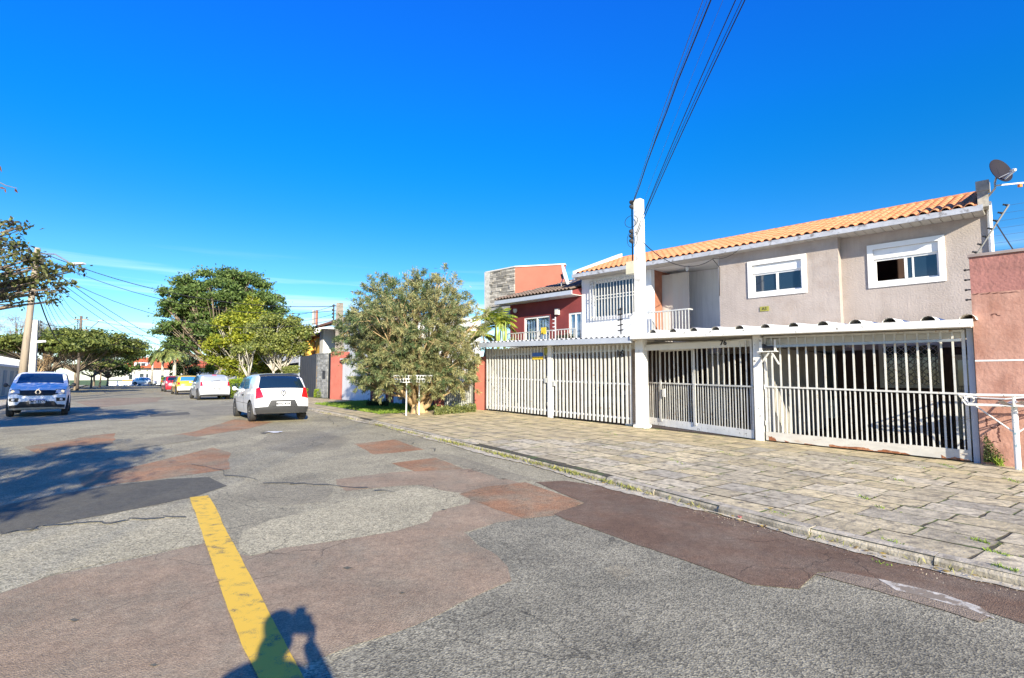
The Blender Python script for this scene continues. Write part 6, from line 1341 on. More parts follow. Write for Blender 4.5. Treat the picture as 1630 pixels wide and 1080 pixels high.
mb.add([(a0.x, Ye-.3, zE2+.12), (a1.x, Ye-.3, zE2+.12), (a1.x-.9, Ye-.3, ht), (a0.x+.2, Ye-.3, ht), (a0.x, Ye+3, zE2+.3), (a1.x, Ye+3, zE2+.3), (a1.x-.9, Ye+3, ht), (a0.x+.2, Ye+3, ht)], [(0, 1, 2, 3), (4, 7, 6, 5), (3, 2, 6, 7), (1, 5, 6, 2), (0, 3, 7, 4)]); dm = mb.build('dormer', M['whitewall'], hf)
for k in range(2): mb = MB(); q = a0.x+.55+k*.95; mb.hexa([(x, y, z) for z in (zE2+.25, ht-.15) for x, y in ((q, Ye-.36), (q+.8, Ye-.36), (q+.8, Ye-.31), (q, Ye-.31))]); mb.build('window', M['darkmetal'], hf)
mb = MB(); mb.hexa([(x, y, z) for z in (zE2-.5, zE2-.3) for x, y in ((x0-.1, Ye-.15), (x1+.1, Ye-.15), (x1+.1, Ye-.01), (x0-.1, Ye-.01))]); mb.build('cornice', M['white'], hf)
for px, w_, za, zb_ in ((222, 1.0, 1.0, 2.6), (232, .7, 1.6, 2.5), (205, .9, 1.2, 2.4)):
    q = EP(px, 600); mb = MB(); mb.hexa([(x, y, z) for z in (za, zb_) for x, y in ((q.x, Ye-.08), (q.x+w_, Ye-.08), (q.x+w_, Ye-.002), (q.x, Ye-.002))]); w = mb.build('window', M['white'], hf); mb = MB(); mb.hexa([(x, y, z) for z in (za+.1, zb_-.1) for x, y in ((q.x+.1, Ye-.1), (q.x+w_-.1, Ye-.1), (q.x+w_-.1, Ye-.081), (q.x+.1, Ye-.081))]); mb.build('pane', M['pane'], w)
fw = thing('boundary_wall', 'low cream wall with orange band before the bungalow at the street end', 'wall', tuple(gbase(205, Ye-5)))
q0, q1 = EP(170, 605, Ye-5), EP(243, 605, Ye-5); mb = MB(); mb.hexa([(x, y, z) for z in (0, 1.0) for x, y in ((q0.x, Ye-5), (q1.x, Ye-5), (q1.x, Ye-4.8), (q0.x, Ye-4.8))]); mb.build('wall', M['whitewall'], fw)
mb = MB(); mb.hexa([(x, y, z) for z in (1.001, 1.25) for x, y in ((q0.x+3, Ye-5.04), (q1.x, Ye-5.04), (q1.x, Ye-4.76), (q0.x+3, Ye-4.76))]); mb.build('band', M['orange'], fw)
mb = MB(); q1b = EP(310, 600, Ye-2)
# distant town seen past the cars
for i, (px0, px1, py, Y, m_, lab) in enumerate(((318, 343, 588, 210, 'whitewall', 'distant white block to the left of the white lamp pole'), (303, 320, 594, 190, 'creamwall', 'distant cream house just right of the palms'), (337, 352, 592, 170, 'whitewall', 'distant low white house behind the lamp pole'), (308, 330, 583, 330, 'whitewall', 'farthest pale tower block on the skyline right of the palms'), (325, 345, 581, 400, 'creamwall', 'farthest cream block on the skyline'))):
    q = at(px0, py, Y); q2 = at(px1, py, Y); t = thing('distant_house', lab, 'building', (q.x, Y, -3), 0, 'distant buildings past the end of the street'); mb = MB(); mb.hexa([(x, y, z) for z in (-14, q.z) for x, y in ((q.x, Y), (q2.x, Y), (q2.x, Y+8), (q.x, Y+8))]); mb.build('wall', M[m_], t)
    mb = MB(); mb.hexa([(x, y, z) for z in (q.z+.002, q.z+.35) for x, y in ((q.x-.3, Y-.3), (q2.x+.3, Y-.3), (q2.x+.3, Y+8.3), (q.x-.3, Y+8.3))]); mb.build('roof', M['tile2'] if i % 2 else M['gutter'], t)
    n_ = 5
    for k in range(n_):
        xx = q.x+(q2.x-q.x)*(k+.25)/n_; w_ = (q2.x-q.x)/n_*.45; mb = MB(); mb.hexa([(x, y, z) for z in (q.z-1.9, q.z-.8) for x, y in ((xx, Y-.1), (xx+w_, Y-.1), (xx+w_, Y-.002), (xx, Y-.002))]); mb.build('window', M['darkmetal'], t)

# ================================================================ LEFT SIDE WALLS
lwA, lwB = RF.pt(38, 5.9), RF.pt(62, 5.9)
cw = thing('boundary_wall', 'cream wall with raised panels and white balustrade behind the blue-white car', 'wall', tuple(lwA), _b)
mb = MB(); mb.box(RF, 36, 62, 5.9, 6.1, 0, 2.35); mb.build('wall', M['creamwall'], cw)
for k in range(8): a = 36.6+k*3.0; mb = MB(); mb.add([RF.pt(a, 5.86, .5), RF.pt(a+1.0, 5.86, .5), RF.pt(a+1.6, 5.86, 2.1), RF.pt(a+.3, 5.86, 2.1), RF.pt(a, 5.899, .5), RF.pt(a+1.0, 5.899, .5), RF.pt(a+1.6, 5.899, 2.1), RF.pt(a+.3, 5.899, 2.1)], [(0, 1, 2, 3), (0, 4, 5, 1), (1, 5, 6, 2), (2, 6, 7, 3), (3, 7, 4, 0)]); mb.build('wall_panel', pm('grey_panel%d' % k, (.34, .36, .32), .8, .1, 2, .1) if k == 0 else bpy.data.materials['grey_panel0'], cw)
mb = MB(); mb.box(RF, 36, 62, 5.84, 6.16, 2.351, 2.50); mb.build('coping', M['white'], cw)
bal = []
for k in range(58):
    a = 36.2+k*.44; mb = MB(); mb.box(RF, a, a+.14, 5.95, 6.05, 2.501, 3.0); mb.build('baluster', M['white'], cw)
lh = thing('house', 'house with red roof and pale green wall at the left edge', 'house', tuple(RF.pt(55, 16)), _b)
mb = MB(); mb.box(RF, 48, 62, 12, 20, 0, 3.7); mb.build('wall', pm('pale_green_wall', (.50, .58, .36), .85, .05, 2, .1), lh)
mb = MB(); mb.add([RF.pt(r, L_, z) for r, L_, z in ((47.5, 11.3, 3.7), (62.5, 11.3, 3.7), (62.5, 20.5, 3.7), (47.5, 20.5, 3.7), (50, 16, 5.3), (60, 16, 5.3))], [(0, 3, 2, 1), (0, 1, 5, 4), (1, 2, 5), (2, 3, 4, 5), (3, 0, 4)]); mb.build('roof', pm('bright_red_roof', (.55, .06, .03), .7, .1, 4, .2, 20), lh)
yg = thing('yellow_gate', 'yellow painted gate panel beyond the blue-white car', 'gate', tuple(RF.pt(66, 5.9)), _b)
mb = MB(); mb.box(RF, 64, 69, 5.85, 6.0, .3, 3.0); mb.build('panel', pm('pale_yellow', (.74, .62, .18), .7, .2, 4, .1), yg); mb = MB(); mb.box(RF, 69.01, 69.5, 5.7, 6.1, .2, 3.3); mb.build('pillar', M['creamwall'], yg)
wg = thing('driveway_gate', 'white barred gate with salmon pillar on the left pavement', 'gate', tuple(RF.pt(82, 5.9)), _b)
for k in range(14): a = 78+k*.6; mb = MB(); mb.box(RF, a, a+.3, 5.85, 5.95, .3, 2.8); mb.build('bar', M['white'], wg)
mb = MB(); mb.box(RF, 76.5, 77.8, 5.8, 6.1, .2, 3.0); mb.build('pillar', M['salmon'], wg)
for i, (a, b2, h_, m_) in enumerate(((62.1, 64, 2.4, 'creamwall'), (69.6, 76.4, 2.3, 'whitewall'), (86.6, 101, 2.3, 'creamwall'))):
    rbox_thing('boundary_wall', ['short cream wall end beside the yellow gate', 'white wall between the yellow and white gates', 'far cream wall under the dark trees at left'][i], 'wall', RF.pt(a, 5.9), RF.pt(b2, 5.9), -.2, h_, M[m_])
lh2 = thing('house', 'white house with dark eave behind the left pavement trees', 'house', tuple(RF.pt(75, 12)), _b)
mb = MB(); mb.box(RF, 66, 95, 9, 18, 0, 3.9); mb.build('wall', M['whitewall'], lh2); mb = MB(); mb.box(RF, 65.5, 95.5, 8.4, 18.6, 3.901, 4.2); mb.build('roof', M['tilebr'], lh2)
for a in (68, 73, 80, 87): mb = MB(); mb.box(RF, a, a+1.6, 8.94, 8.999, 1.3, 2.8); w = mb.build('window', M['darkmetal'], lh2); mb = MB(); mb.box(RF, a+.1, a+1.5, 8.92, 8.939, 1.4, 2.7); mb.build('pane', M['pane'], w)
# ================================================================ POLES AND WIRES
def pole(label, b, h, r0, r1, mat, square=False, lean=(0, 0), name='utility_pole', cat='utility pole', group=None, rz=0):
    t = thing(name, label, cat, tuple(b), 0, group); top = Vector(b)+Vector((lean[0], lean[1], h)); mb = MB()
    if square:
        f_ = Frame((0, 0), (math.cos(rz), math.sin(rz)), (-math.sin(rz), math.cos(rz)))
        mb.hexa([Vector(b)+Vector((0, 0, -.1))+f_.a*x*r0+f_.b*y*r0 for x, y in ((-1, -1), (1, -1), (1, 1), (-1, 1))]+[top+f_.a*x*r1+f_.b*y*r1 for x, y in ((-1, -1), (1, -1), (1, 1), (-1, 1))])
    else: mb.tube([Vector(b)-Vector((0, 0, .1)), Vector(b).lerp(top, .5), top], [r0, (r0+r1)/2, r1], 12)
    mb.build('shaft', mat, t, smooth=not square); return t, top
def rack(t, c, d, n=4, s=.22, out=Vector((.12, 0, 0))):
    mb = MB(); mb.bar(c-Vector((0, 0, s*n*.5)), c+Vector((0, 0, s*n*.5)), .05); mb.build('bracket', M['darkmetal'], t)
    for k in range(n): mb = MB(); mb.lathe([(-.05, .03), (-.02, .055), (.02, .055), (.05, .03)], c+Vector((0, 0, s*(k-n/2+.5)))+out, (0, 0, 1), 8); mb.build('insulator', M['plastic'], t)
def wire(label, p, q, sag, r=.008, grp='overhead wires', mat='wire', n=16, wav=0):
    pts = catenary(p, q, sag, n)
    if wav: pts = [Vector(x)+Vector((math.sin(i*1.3)*wav, math.cos(i*1.1)*wav, math.sin(i*.9)*wav)) for i, x in enumerate(pts)]
    mb = MB(); mb.tube(pts, r, 5); o = mb.build('overhead_wire', M[mat], smooth=True); tag(o, label, 'cable', grp); return o
rzF = math.atan2(-FF.a.y, -FF.a.x)
# white house-entry pole between the carports
wp = FF.pt(6.98, .02); uP2, zPt = U(1018, 318, .0); print('pole', uP2, zPt)
m_pole = pm('painted_concrete_pole', (.74, .73, .70), .8, .06, 3, .2, 40, dirt=(.36, .33, .28), dscale=4, dpos=(.56, .75))
uA = U(1018, 400, 0)[0]; wp = FF.pt(uA, .0, gzu(uA))
ep1, tp1 = pole('tall square white concrete entry pole between the two carports', wp, zPt-wp.z, .125, .10, m_pole, True, rz=rzF, cat='pole')
mb = MB(); mb.wbox(Vector((wp.x, wp.y, gzu(uA)-.05)), .34, .34, .12, rzF); mb.build('footing', M['white'], ep1)
q = FF.pt(uA+.16, -.06, zPt-.12); rack(ep1, q, None, 2, .12, -FF.b*.06)
q = FF.pt(uA+.17, -.08, zPt-1.0); rack(ep1, q, None, 3, .13, -FF.b*.06)
_, zmb = U(1005, 420, 0); mb = MB(); mb.wbox(FF.pt(uA+.24, -.02, zmb-.30), .24, .2, .34, rzF); mb.build('junction_box', pm('yellowed_box', (.62, .58, .42), .6, .08, 5, .1), ep1)
mb = MB(); mb.tube([FF.pt(uA+.19, -.04, zPt-.2), FF.pt(uA+.19, -.05, zmb)], .018, 6); mb.tube([FF.pt(uA+.15, -.15, zPt-.3)+FF.a*(.2*math.sin(a_))+Vector((0, 0, .16*math.cos(a_)-.3)) for a_ in np.linspace(0, 5.8, 18)], .007, 5)
mb.tube([FF.pt(uA+.12, -.16, zPt-1.0)+FF.a*(.16*math.sin(a_))+Vector((0, 0, .22*math.cos(a_)-.1)) for a_ in np.linspace(0, 5.8, 18)], .006, 5); mb.build('slack_cable', M['wire'], ep1)
u_s, z_s0 = U(987, 545, -.05); 
st_ = fthing('spike_post', 'dark spiked electric fence post fixed on the left side of the entry pole', 'fence post', uA+.2, 0, zc2(7.3))
_, za_ = U(988, 490, -.0); _, zb_ = U(988, 530, 0); uS = U(988, 500, 0)[0]
mb = MB(); mb.bar(FF.pt(uS, 0, zb_-.05), FF.pt(uS, 0, za_), .025); mb.build('post', M['darkmetal'], st_)
for k in range(5): z = zb_+(za_-zb_)*(k+.4)/4.8; mb = MB(); mb.bar(FF.pt(uS+.1, 0, z), FF.pt(uS-.06, 0, z+.02), .03); mb.build('insulator', M['black'], st_)
tag(ep1, None)
# service wires to a pole behind the photographer
SP, sp_top = pole('round concrete utility pole far behind the photographer, out of the frame', (5.2, -24, gz(5.2, -24)), 11.5, .2, .13, M['conc'])
def through(a, px, py, Y2, far, label, r, mat='wire', wav=0):
    """hang a wire from a past the point seen at (px,py), on to a far point"""
    a = Vector(a); m_ = at(px, py, Y2); e = Vector(far)
    # quadratic through a, m_, e
    pts = []
    tm = (m_-a).length/((m_-a).length+(e-m_).length); ctrl = (m_-a*(1-tm)**2-e*tm**2)/(2*tm*(1-tm))
    for k in range(41): t_ = k/40; pts.append(a*(1-t_)**2+ctrl*2*t_*(1-t_)+e*t_**2)
    if wav: pts = [x+Vector((math.sin(i*2.1)*wav, 0, math.cos(i*1.7)*wav)) for i, x in enumerate(pts)]
    mb = MB(); mb.tube(pts, r, 6); o = mb.build('overhead_wire', M[mat], smooth=True); tag(o, label, 'cable', 'service wires above the entry pole')
T1 = FF.pt(uA+.1, -.1, zPt-.02); T2 = FF.pt(uA-.0, -.15, zPt-.95)
for i, (a, px, Y2, far, lab, r, m_, wv) in enumerate((
    (T1, 1119, 8.0, (4.6, -24, 10.6), 'leftmost thin wire rising from the top of the entry pole', .006, 'wireg', 0),
    (T1+Vector((0, 0, -.05)), 1131, 8.0, (4.75, -24, 10.4), 'thick twisted cable rising from the top of the entry pole', .0125, 'wire', .012),
    (T1+Vector((.03, 0, 0)), 1126, 8.0, (4.8, -24, 10.9), 'thin wire running just left of the twisted cable', .005, 'wireg', 0),
    (T2+Vector((0, 0, .25)), 1151, 8.0, (5.1, -24, 10.9), 'faint thin wire in the middle of the bundle over the entry pole', .0028, 'wireg', 0),
    (T2, 1171, 8.0, (5.2, -24, 10.2), 'black wire left of the rightmost pair', .009, 'wire', 0),
    (T2+Vector((.02, 0, -.04)), 1186, 8.0, (5.3, -24, 9.9), 'rightmost black wire running to the middle of the entry pole', .010, 'wire', 0),
    (T2+Vector((.02, 0, .06)), 1181, 8.0, (5.35, -24, 10.15), 'thin wire just left of the rightmost black wire', .006, 'wire', 0))):
    through(a, px, 0, Y2, far, lab, r, m_, wv)
# cable from the pole along the eave
pts = catenary(FF.pt(uA-.1, -.1, zPt-1.15), FF.pt(uBay1+.1, DE+.1, z_e-.22), .45, 18)+[FF.pt(uBay1-.05, DW-.32, z_e-.5), FF.pt(uBay1-.02, DW-.32, z_e-1.4)]
mb = MB(); mb.tube(pts, .012, 6); tag(mb.build('overhead_wire', M['wire'], smooth=True), 'black service cable sagging from the entry pole to the eave above the balcony', 'cable')
mb = MB(); mb.tube(catenary(FF.pt(uBay1+.1, DE+.1, z_e-.2), FF.pt(5.6, DE-.05, z_e-.06), .12, 8), .008, 5); tag(mb.build('overhead_wire', M['wire']), 'short black cable looping along the eave of the beige house', 'cable')
# grey pole by the salmon pillar
G, gtop = pole('grey square concrete pole rising behind the salmon red pillar', gbase(538.5, 28.9), ztop(538, 483, 28.9)-gz(*gbase(538, 28.9).xy), .22, .18, pm('old_concrete', (.22, .19, .16), .9, .25, 6, .4, 40, dirt=(.10, .09, .08), dscale=5), True, rz=.3)
rack(G, gtop+Vector((-.32, 0, -.55)), None, 5, .2, Vector((-.05, 0, 0)))
# left poles
Yp = 27.6; b = gbase(33, Yp); zT = ztop(58, 395, Yp)
P1, p1 = pole('leaning weathered brown utility pole behind the blue-white car', b, zT-b.z, .18, .12, M['wood'], lean=(.45, 0))
rack(P1, p1+Vector((.2, 0, -.8)), None, 4)
b = gbase(51, 32); P2, p2 = pole('white square concrete pole just right of the leaning brown pole', b, ztop(52, 510, 32)-b.z, .17, .13, pm('lime_washed_pole', (.52, .50, .46), .85, .15, 4, .3, 40, dirt=(.3, .27, .22), dscale=4, dpos=(.5, .7)), True, rz=.5)
rack(P2, p2+Vector((.28, 0, -.5)), None, 5, .2, Vector((.06, 0, 0)))
mb = MB(); mb.bar(p2+Vector((0, 0, -1.3)), p2+Vector((.7, -.1, -1.25)), .16, .12); mb.build('bracket_box', M['white'], P2)
# streetlights
def lamp(t, c, tip):
    mb = MB(); mb.tube([c, Vector(c).lerp(tip, .5)+Vector((0, 0, .25)), tip], .035, 8); mb.build('arm', M['metal'], t)
    d = (Vector(tip)-Vector(c)).normalized(); d.z = 0; mb = MB(); e = Vector(tip)+d*.75
    mb.hexa([Vector(tip)+Vector((0, -.12, -.04)), e+Vector((0, -.14, -.02)), e+Vector((0, .14, -.02)), Vector(tip)+Vector((0, .12, -.04)), Vector(tip)+Vector((0, -.08, .07)), e+Vector((0, -.08, .05)), e+Vector((0, .08, .05)), Vector(tip)+Vector((0, .08, .07))]); mb.build('lamp_head', M['dishw'], t)
lamp(P1, p1+Vector((0, 0, -.3)), at(115, 421, Yp-.4))
b = gbase(124, 58); P3, p3 = pole('dark far utility pole with crossarms above the flat topped trees', b, ztop(127, 503, 58)-b.z, .15, .12, pm('dark_pole', (.15, .12, .10), .9, .2, 4, .3, 30))
for dz in (.4, 1.5, 2.3): mb = MB(); mb.bar(p3+Vector((-.75, 0, -dz)), p3+Vector((.75, 0, -dz)), .12); mb.build('crossarm', M['wood'], P3)
rack(P3, p3+Vector((-.28, -.05, -1.2)), None, 8, .22, Vector((-.05, 0, 0)))
for k in (-1, 0, 1):
    for dz in (.3, 1.4): mb = MB(); mb.lathe([(0, .05), (.1, .08), (.2, .04)], p3+Vector((k*.6, 0, -dz)), (0, 0, 1), 8); mb.build('insulator', M['plastic'], P3)
lamp(P3, p3+Vector((0, 0, -2.8)), at(158, 511, 57))
b = gbase(150, 92); P4, p4 = pole('very distant thin utility pole left of the orange roof', b, 6.5, .16, .12, M['wood'])
wl = []
for px, py, Y, lab in ((360, 566, 70, 'white lamp pole between the parked cars and the green bushy tree'), (313, 568, 150, 'distant pale pole right of the palms'), (319, 556, 165, 'tall distant pole with crossarm right of the palms'), (242, 562, 98, 'thin grey pole in front of the orange roofed house'), (296, 575, 120, 'thin distant pole beside the hedge')):
    b = gbase(px, Y); t, tp = pole(lab, (b.x, b.y, b.z), ztop(px, py, Y)-b.z, .12+Y*.0007, .10+Y*.0005, M['conc'])
    if Y > 110: mb = MB(); mb.bar(tp+Vector((-1.2, 0, -.5)), tp+Vector((1.2, 0, -.5)), .18); mb.build('crossarm', M['wood'], t)
    wl.append(tp)
# wires of the left pole
Gt = gtop
n_ = 0
for i, (a, q, sg) in enumerate(((p1+Vector((.1, 0, -.2)), Gt+Vector((-.2, 0, -.15)), .9), (p1+Vector((.1, 0, -.45)), Gt+Vector((-.2, 0, -.4)), 1.1), (p1+Vector((.1, 0, -.9)), Gt+Vector((-.3, 0, -.9)), 1.5), (p1+Vector((.15, 0, -.7)), wl[0]+Vector((0, 0, -.2)), 1.4), (p1+Vector((.15, 0, -.95)), wl[0]+Vector((0, 0, -.4)), 1.7), (p1+Vector((.15, 0, -1.3)), wl[0]+Vector((0, 0, -.7)), 1.9))):
    wire(['highest wire crossing from the brown pole to the grey pole', 'second wire crossing from the brown pole to the grey pole', 'lowest slack wire crossing from the brown pole to the grey pole', 'highest wire running from the brown pole towards the white lamp pole', 'second wire running from the brown pole towards the white lamp pole', 'lowest wire running from the brown pole towards the white lamp pole'][i], a, q, sg, .014 if i % 3 else .018)
for i in range(7):
    wire(['topmost','second','third','fourth','fifth','sixth','thick lowest'][i]+' wire strung from the leaning brown pole to the far dark pole', p1+Vector((.05, 0, -.2-.32*i)), p3+Vector((.6-.2*i, 0, -.3-.3*i)), .9+.15*i, .012 if i < 6 else .035, 'wires between the brown pole and the far dark pole')
for i in range(2): wire(['upper','lower'][i]+' wire between the white square pole and the far dark pole', p2+Vector((.35, 0, -.15-.45*i)), p3+Vector((0, 0, -.3-.9*i)), .5, .016, 'wires between the white pole and the far dark pole')
for i in range(4):
    wire(['highest','second','third','lowest'][i]+' wire running from the far dark pole rightwards above the palms', p3+Vector((.4, 0, -.4-.7*i)), Vector((-20+i, 62, 5.6-.35*i)), .6+.2*i, .02, 'wires from the far dark pole to the right')
for i in range(2): wire(['upper','lower'][i]+' wire from the grey pole to the left behind the large tree', Gt+Vector((-.2, 0, -.1-.45*i)), Vector((-26, 55, 8.2-.5*i)), .5, .012, 'wires left of the grey pole')
for i in range(2): wire(['upper','lower'][i]+' distant wire strung between the far pale poles', wl[2]+Vector((0, 0, -.5-.9*i)), wl[0]+Vector((0, 0, 0-.3*i)), .4, .02, 'distant wires past the palms')
for i in range(4): wire(['leftmost','second','third','rightmost'][i]+' wire from the far dark pole down the street', p3+Vector((-.4+.3*i, 0, -.4-.4*i)), p4+Vector((0, 0, -.2-.3*i)), .7, .016, 'wires down the far street')

# ================================================================ RUBBISH BASKET by the bushy tree
pa, pb = gpt(646.5, 662), gpt(667, 661); c = (pa+pb)/2
bk = thing('rubbish_basket', 'white perforated rubbish basket on two thin posts before the bushy tree', 'rubbish basket', tuple(c)); ztb = ztop(660, 609, c.y); zta = ztop(660, 598, c.y)
for p in (pa, pb): mb = MB(); mb.tube([p-Vector((0, 0, .05)), Vector((p.x, p.y, ztb))], .022, 8); mb.build('post', M['white'], bk)
X0, X1 = at(632, 609, c.y).x, at(685, 609, c.y).x; W0, W1 = at(628, 598, c.y).x, at(690, 598, c.y).x; hd = .2
def holes_panel(A, B, C2, D2, nu, nv, name):
    # panel with octagonal holes: A,B bottom; C2,D2 top
    mb = MB()
    for i in range(nu):
        for j in range(nv):
            f = lambda s, t: (A.lerp(B, (i+s)/nu)).lerp(D2.lerp(C2, (i+s)/nu), (j+t)/nv)
            outer = [f(0, 0), f(.5, 0), f(1, 0), f(1, .5), f(1, 1), f(.5, 1), f(0, 1), f(0, .5)]; ang = [225, 270, 315, 0, 45, 90, 135, 180]
            inner = [f(.5+.40*math.cos(math.radians(a_)), .5+.43*math.sin(math.radians(a_))) for a_ in ang]
            mb.add(outer+inner, [(k, (k+1) % 8, 8+(k+1) % 8, 8+k) for k in range(8)])
    return mb.build(name, M['white'], bk, fix=False)
y0, y1 = c.y-hd*.7, c.y+hd*.7; Y0, Y1 = c.y-hd, c.y+hd
holes_panel(Vector((X0, y0, ztb)), Vector((X1, y0, ztb)), Vector((W1, Y0, zta)), Vector((W0, Y0, zta)), 13, 2, 'front_panel')
holes_panel(Vector((X0, y1, ztb)), Vector((X1, y1, ztb)), Vector((W1, Y1, zta)), Vector((W0, Y1, zta)), 13, 2, 'back_panel')
holes_panel(Vector((X0, y1, ztb)), Vector((X0, y0, ztb)), Vector((W0, Y0, zta)), Vector((W0, Y1, zta)), 4, 2, 'side_panel'); holes_panel(Vector((X1, y0, ztb)), Vector((X1, y1, ztb)), Vector((W1, Y1, zta)), Vector((W1, Y0, zta)), 4, 2, 'side_panel')
mb = MB(); mb.bar(Vector((X0, c.y, ztb)), Vector((X1, c.y, ztb)), 2*hd*.7, .012)
cs = [Vector((W0, Y0, zta)), Vector((W1, Y0, zta)), Vector((W1, Y1, zta)), Vector((W0, Y1, zta))]; mb.tube(cs+[cs[0]], .012, 6); mb.build('rim_frame', M['white'], bk)

# ================================================================ CARS
def lerp(a, b, t): return a+(b-a)*t
def make_car(name, label, cat, loc, rz, spec, group='cars parked along the street'):
    t = thing(name, label, cat, tuple(loc), rz, group); W = spec['W']; prof = spec['prof']; Rw = spec.get('rw', .30); xf, xr = spec['axles']; zs = .22
    M4 = WM[t.name]
    # densify profile (Chaikin twice)
    P = [Vector(p) for p in prof]
    for _ in range(2):
        Q = [P[0]]
        for a, b in zip(P, P[1:]): Q += [a.lerp(b, .25), a.lerp(b, .75)]
        P = Q+[P[-1]]
    xmin = min(p.x for p in P); xmax = max(p.x for p in P); zr = max(p.y for p in P); zb = spec['belt']; xc = (xmin+xmax)/2
    def sy(x, z):
        u = abs(x-xc)/((xmax-xmin)/2); pl = 1-spec.get('plan', .10)*u**3.2-.012*u
        if z < .35: v = lerp(.93, .985, (z-.15)/.2)
        elif z < zb: f = (z-.35)/(zb-.35); v = .985+.022*math.sin(math.pi*f)-.03*f*f
        else: f = (z-zb)/(zr-zb); v = lerp(.955, spec.get('tumble', .77), f**1.25)
        return W/2*pl*v
    zt_arr = sorted([(p.x, p.y) for p in P])
    nT = 8; nS = 9
    def top_pt(s, tt):
        i = max(0, min(len(P)-2, int(s))); f = s-i; p = P[i].lerp(P[i+1], f); at_ = abs(tt); cx = (p.x-xc)
        k = .10 if abs(cx) > (xmax-xmin)*.33 else .05
        d = P[min(i+1, len(P)-1)]-P[max(i-1, 0)]; steep = min(1, abs(d.y)/(d.length+1e-6)*1.3)
        y = sy(p.x, p.y)*tt; z = p.y-(.028+.02*(1-steep))*at_**3-(.03*(1-steep) if at_ > .97 else 0)
        x = p.x-math.copysign(1, cx)*steep*k*at_**2.6*(1.4 if abs(cx) > (xmax-xmin)*.4 else 1)
        return Vector((x, y, z))
    rows = []
    for i in range(len(P)):
        row = []; 
        e = top_pt(i, 1); right = []
        for k in range(1, nS+1):
            z = e.z+(min(zs, e.z)-e.z)*k/nS if e.z > zs else e.z; right.append(Vector((e.x, sy(e.x, z) if e.z > zs else e.y, z)))
        tops = [top_pt(i, tt) for tt in [k/nT for k in range(-nT, nT+1)]]
        row = [Vector((r_.x, -r_.y, r_.z)) for r_ in reversed(right)]+tops+right
        rows.append(row)
    mb = MB(); mb.grid([[M4@p for p in r_] for r_ in rows]); n = len(rows[0]); m = len(rows)
    for i in range(m-1): a = i*n; mb.f.append((a, a+n, a+2*n-1, a+n-1))
    mb.f.append(tuple(range(n))[::-1]); mb.f.append(tuple((m-1)*n+k for k in range(n)))
    body = mb.build('body', M[spec['paint']], t, smooth=True)
    bm = bmesh.new(); bm.from_mesh(body.data); bmesh.ops.remove_doubles(bm, verts=bm.verts, dist=.0006); bmesh.ops.dissolve_degenerate(bm, dist=.0005, edges=bm.edges); bmesh.ops.recalc_face_normals(bm, faces=bm.faces)
    for e_ in bm.edges:
        if len(e_.link_faces) == 2 and e_.calc_face_angle(0) > .75: e_.smooth = False
    bm.to_mesh(body.data); bm.free()
    # wheel arches
    cb = MB()
    for x in (xf, xr): cb.lathe([(-W, Rw+.055), (W, Rw+.055)], M4@Vector((x, 0, Rw+.01)), M4.to_3x3()@Vector((0, 1, 0)), 28)
    cut = cb.build('cut', M['black'], t); md = body.modifiers.new('b', 'BOOLEAN'); md.object = cut; md.operation = 'DIFFERENCE'; md.solver = 'EXACT'
    dg = bpy.context.evaluated_depsgraph_get(); me = bpy.data.meshes.new_from_object(body.evaluated_get(dg)); nf = len(me.polygons)
    body.modifiers.clear()
    if nf > 200: body.data = me
    else: print('boolean failed', name)
    bpy.data.objects.remove(cut)
    me = body.data
    if len(me.materials) < 2: me.materials.append(M['black'])
    # liner faces dark: those inside the arches
    for p in me.polygons:
        c_ = p.center
        for x in (xf, xr):
            if math.hypot(c_.x-x, c_.z-Rw-.01) < Rw+.057 and abs(abs(math.hypot(c_.x-x, c_.z-Rw-.01))-(Rw+.05)) < .02 and abs(p.normal.y) < .5: p.material_index = 1
        if c_.z < zs+.02 and p.normal.z < -.5: p.material_index = 1
    # helpers to lay panels on the skin
    idx = list(range(len(P))); top_i = max(idx, key=lambda i: P[i].y)
    def s_x(x):
        for i in range(len(P)-1):
            if P[i].x >= x >= P[i+1].x: d = P[i].x-P[i+1].x; return i+((P[i].x-x)/d if d > 1e-6 else 0)
        return 0 if x > P[0].x else len(P)-1
    def s_zf(z):
        for i in range(len(P)-1):
            if P[i].y <= z <= P[i+1].y: return i+(z-P[i].y)/(P[i+1].y-P[i].y+1e-9)
        return 0
    def s_zr(z):
        for i in range(len(P)-2, -1, -1):
            if P[i+1].y <= z <= P[i].y: return i+(P[i].y-z)/(P[i].y-P[i+1].y+1e-9)
        return len(P)-1
    def panel(nm, f, quad, off, mat, parent=t, nu=10, nv=5, dep=.012):
        (a, b, c, d) = [Vector(q) for q in quad]; out = []; inn = []
        for j in range(nv+1):
            ro = []; ri = []
            for i in range(nu+1):
                q = (a.lerp(b, i/nu)).lerp(d.lerp(c, i/nu), j/nv); p = f(q.x, q.y); h = .01
                n_ = (f(q.x+h, q.y)-f(q.x-h, q.y)).cross(f(q.x, q.y+h)-f(q.x, q.y-h))
                if n_.length < 1e-9: n_ = Vector((0, 1, 0))
                n_.normalize(); cc = p-Vector((xc, 0, .55)); n_ = n_ if n_.dot(cc) > 0 else -n_
                ro.append(M4@(p+n_*off)); ri.append(M4@(p-n_*dep))
            out.append(ro); inn.append(ri)
        mb = MB(); mb.grid(out); k = len(mb.v)
        for e1, e2 in ((out[0], inn[0]), (out[-1], inn[-1]), ([r[0] for r in out], [r[0] for r in inn]), ([r[-1] for r in out], [r[-1] for r in inn])): mb.grid([e1, e2])
        o = mb.build(nm, mat, parent, smooth=False); 
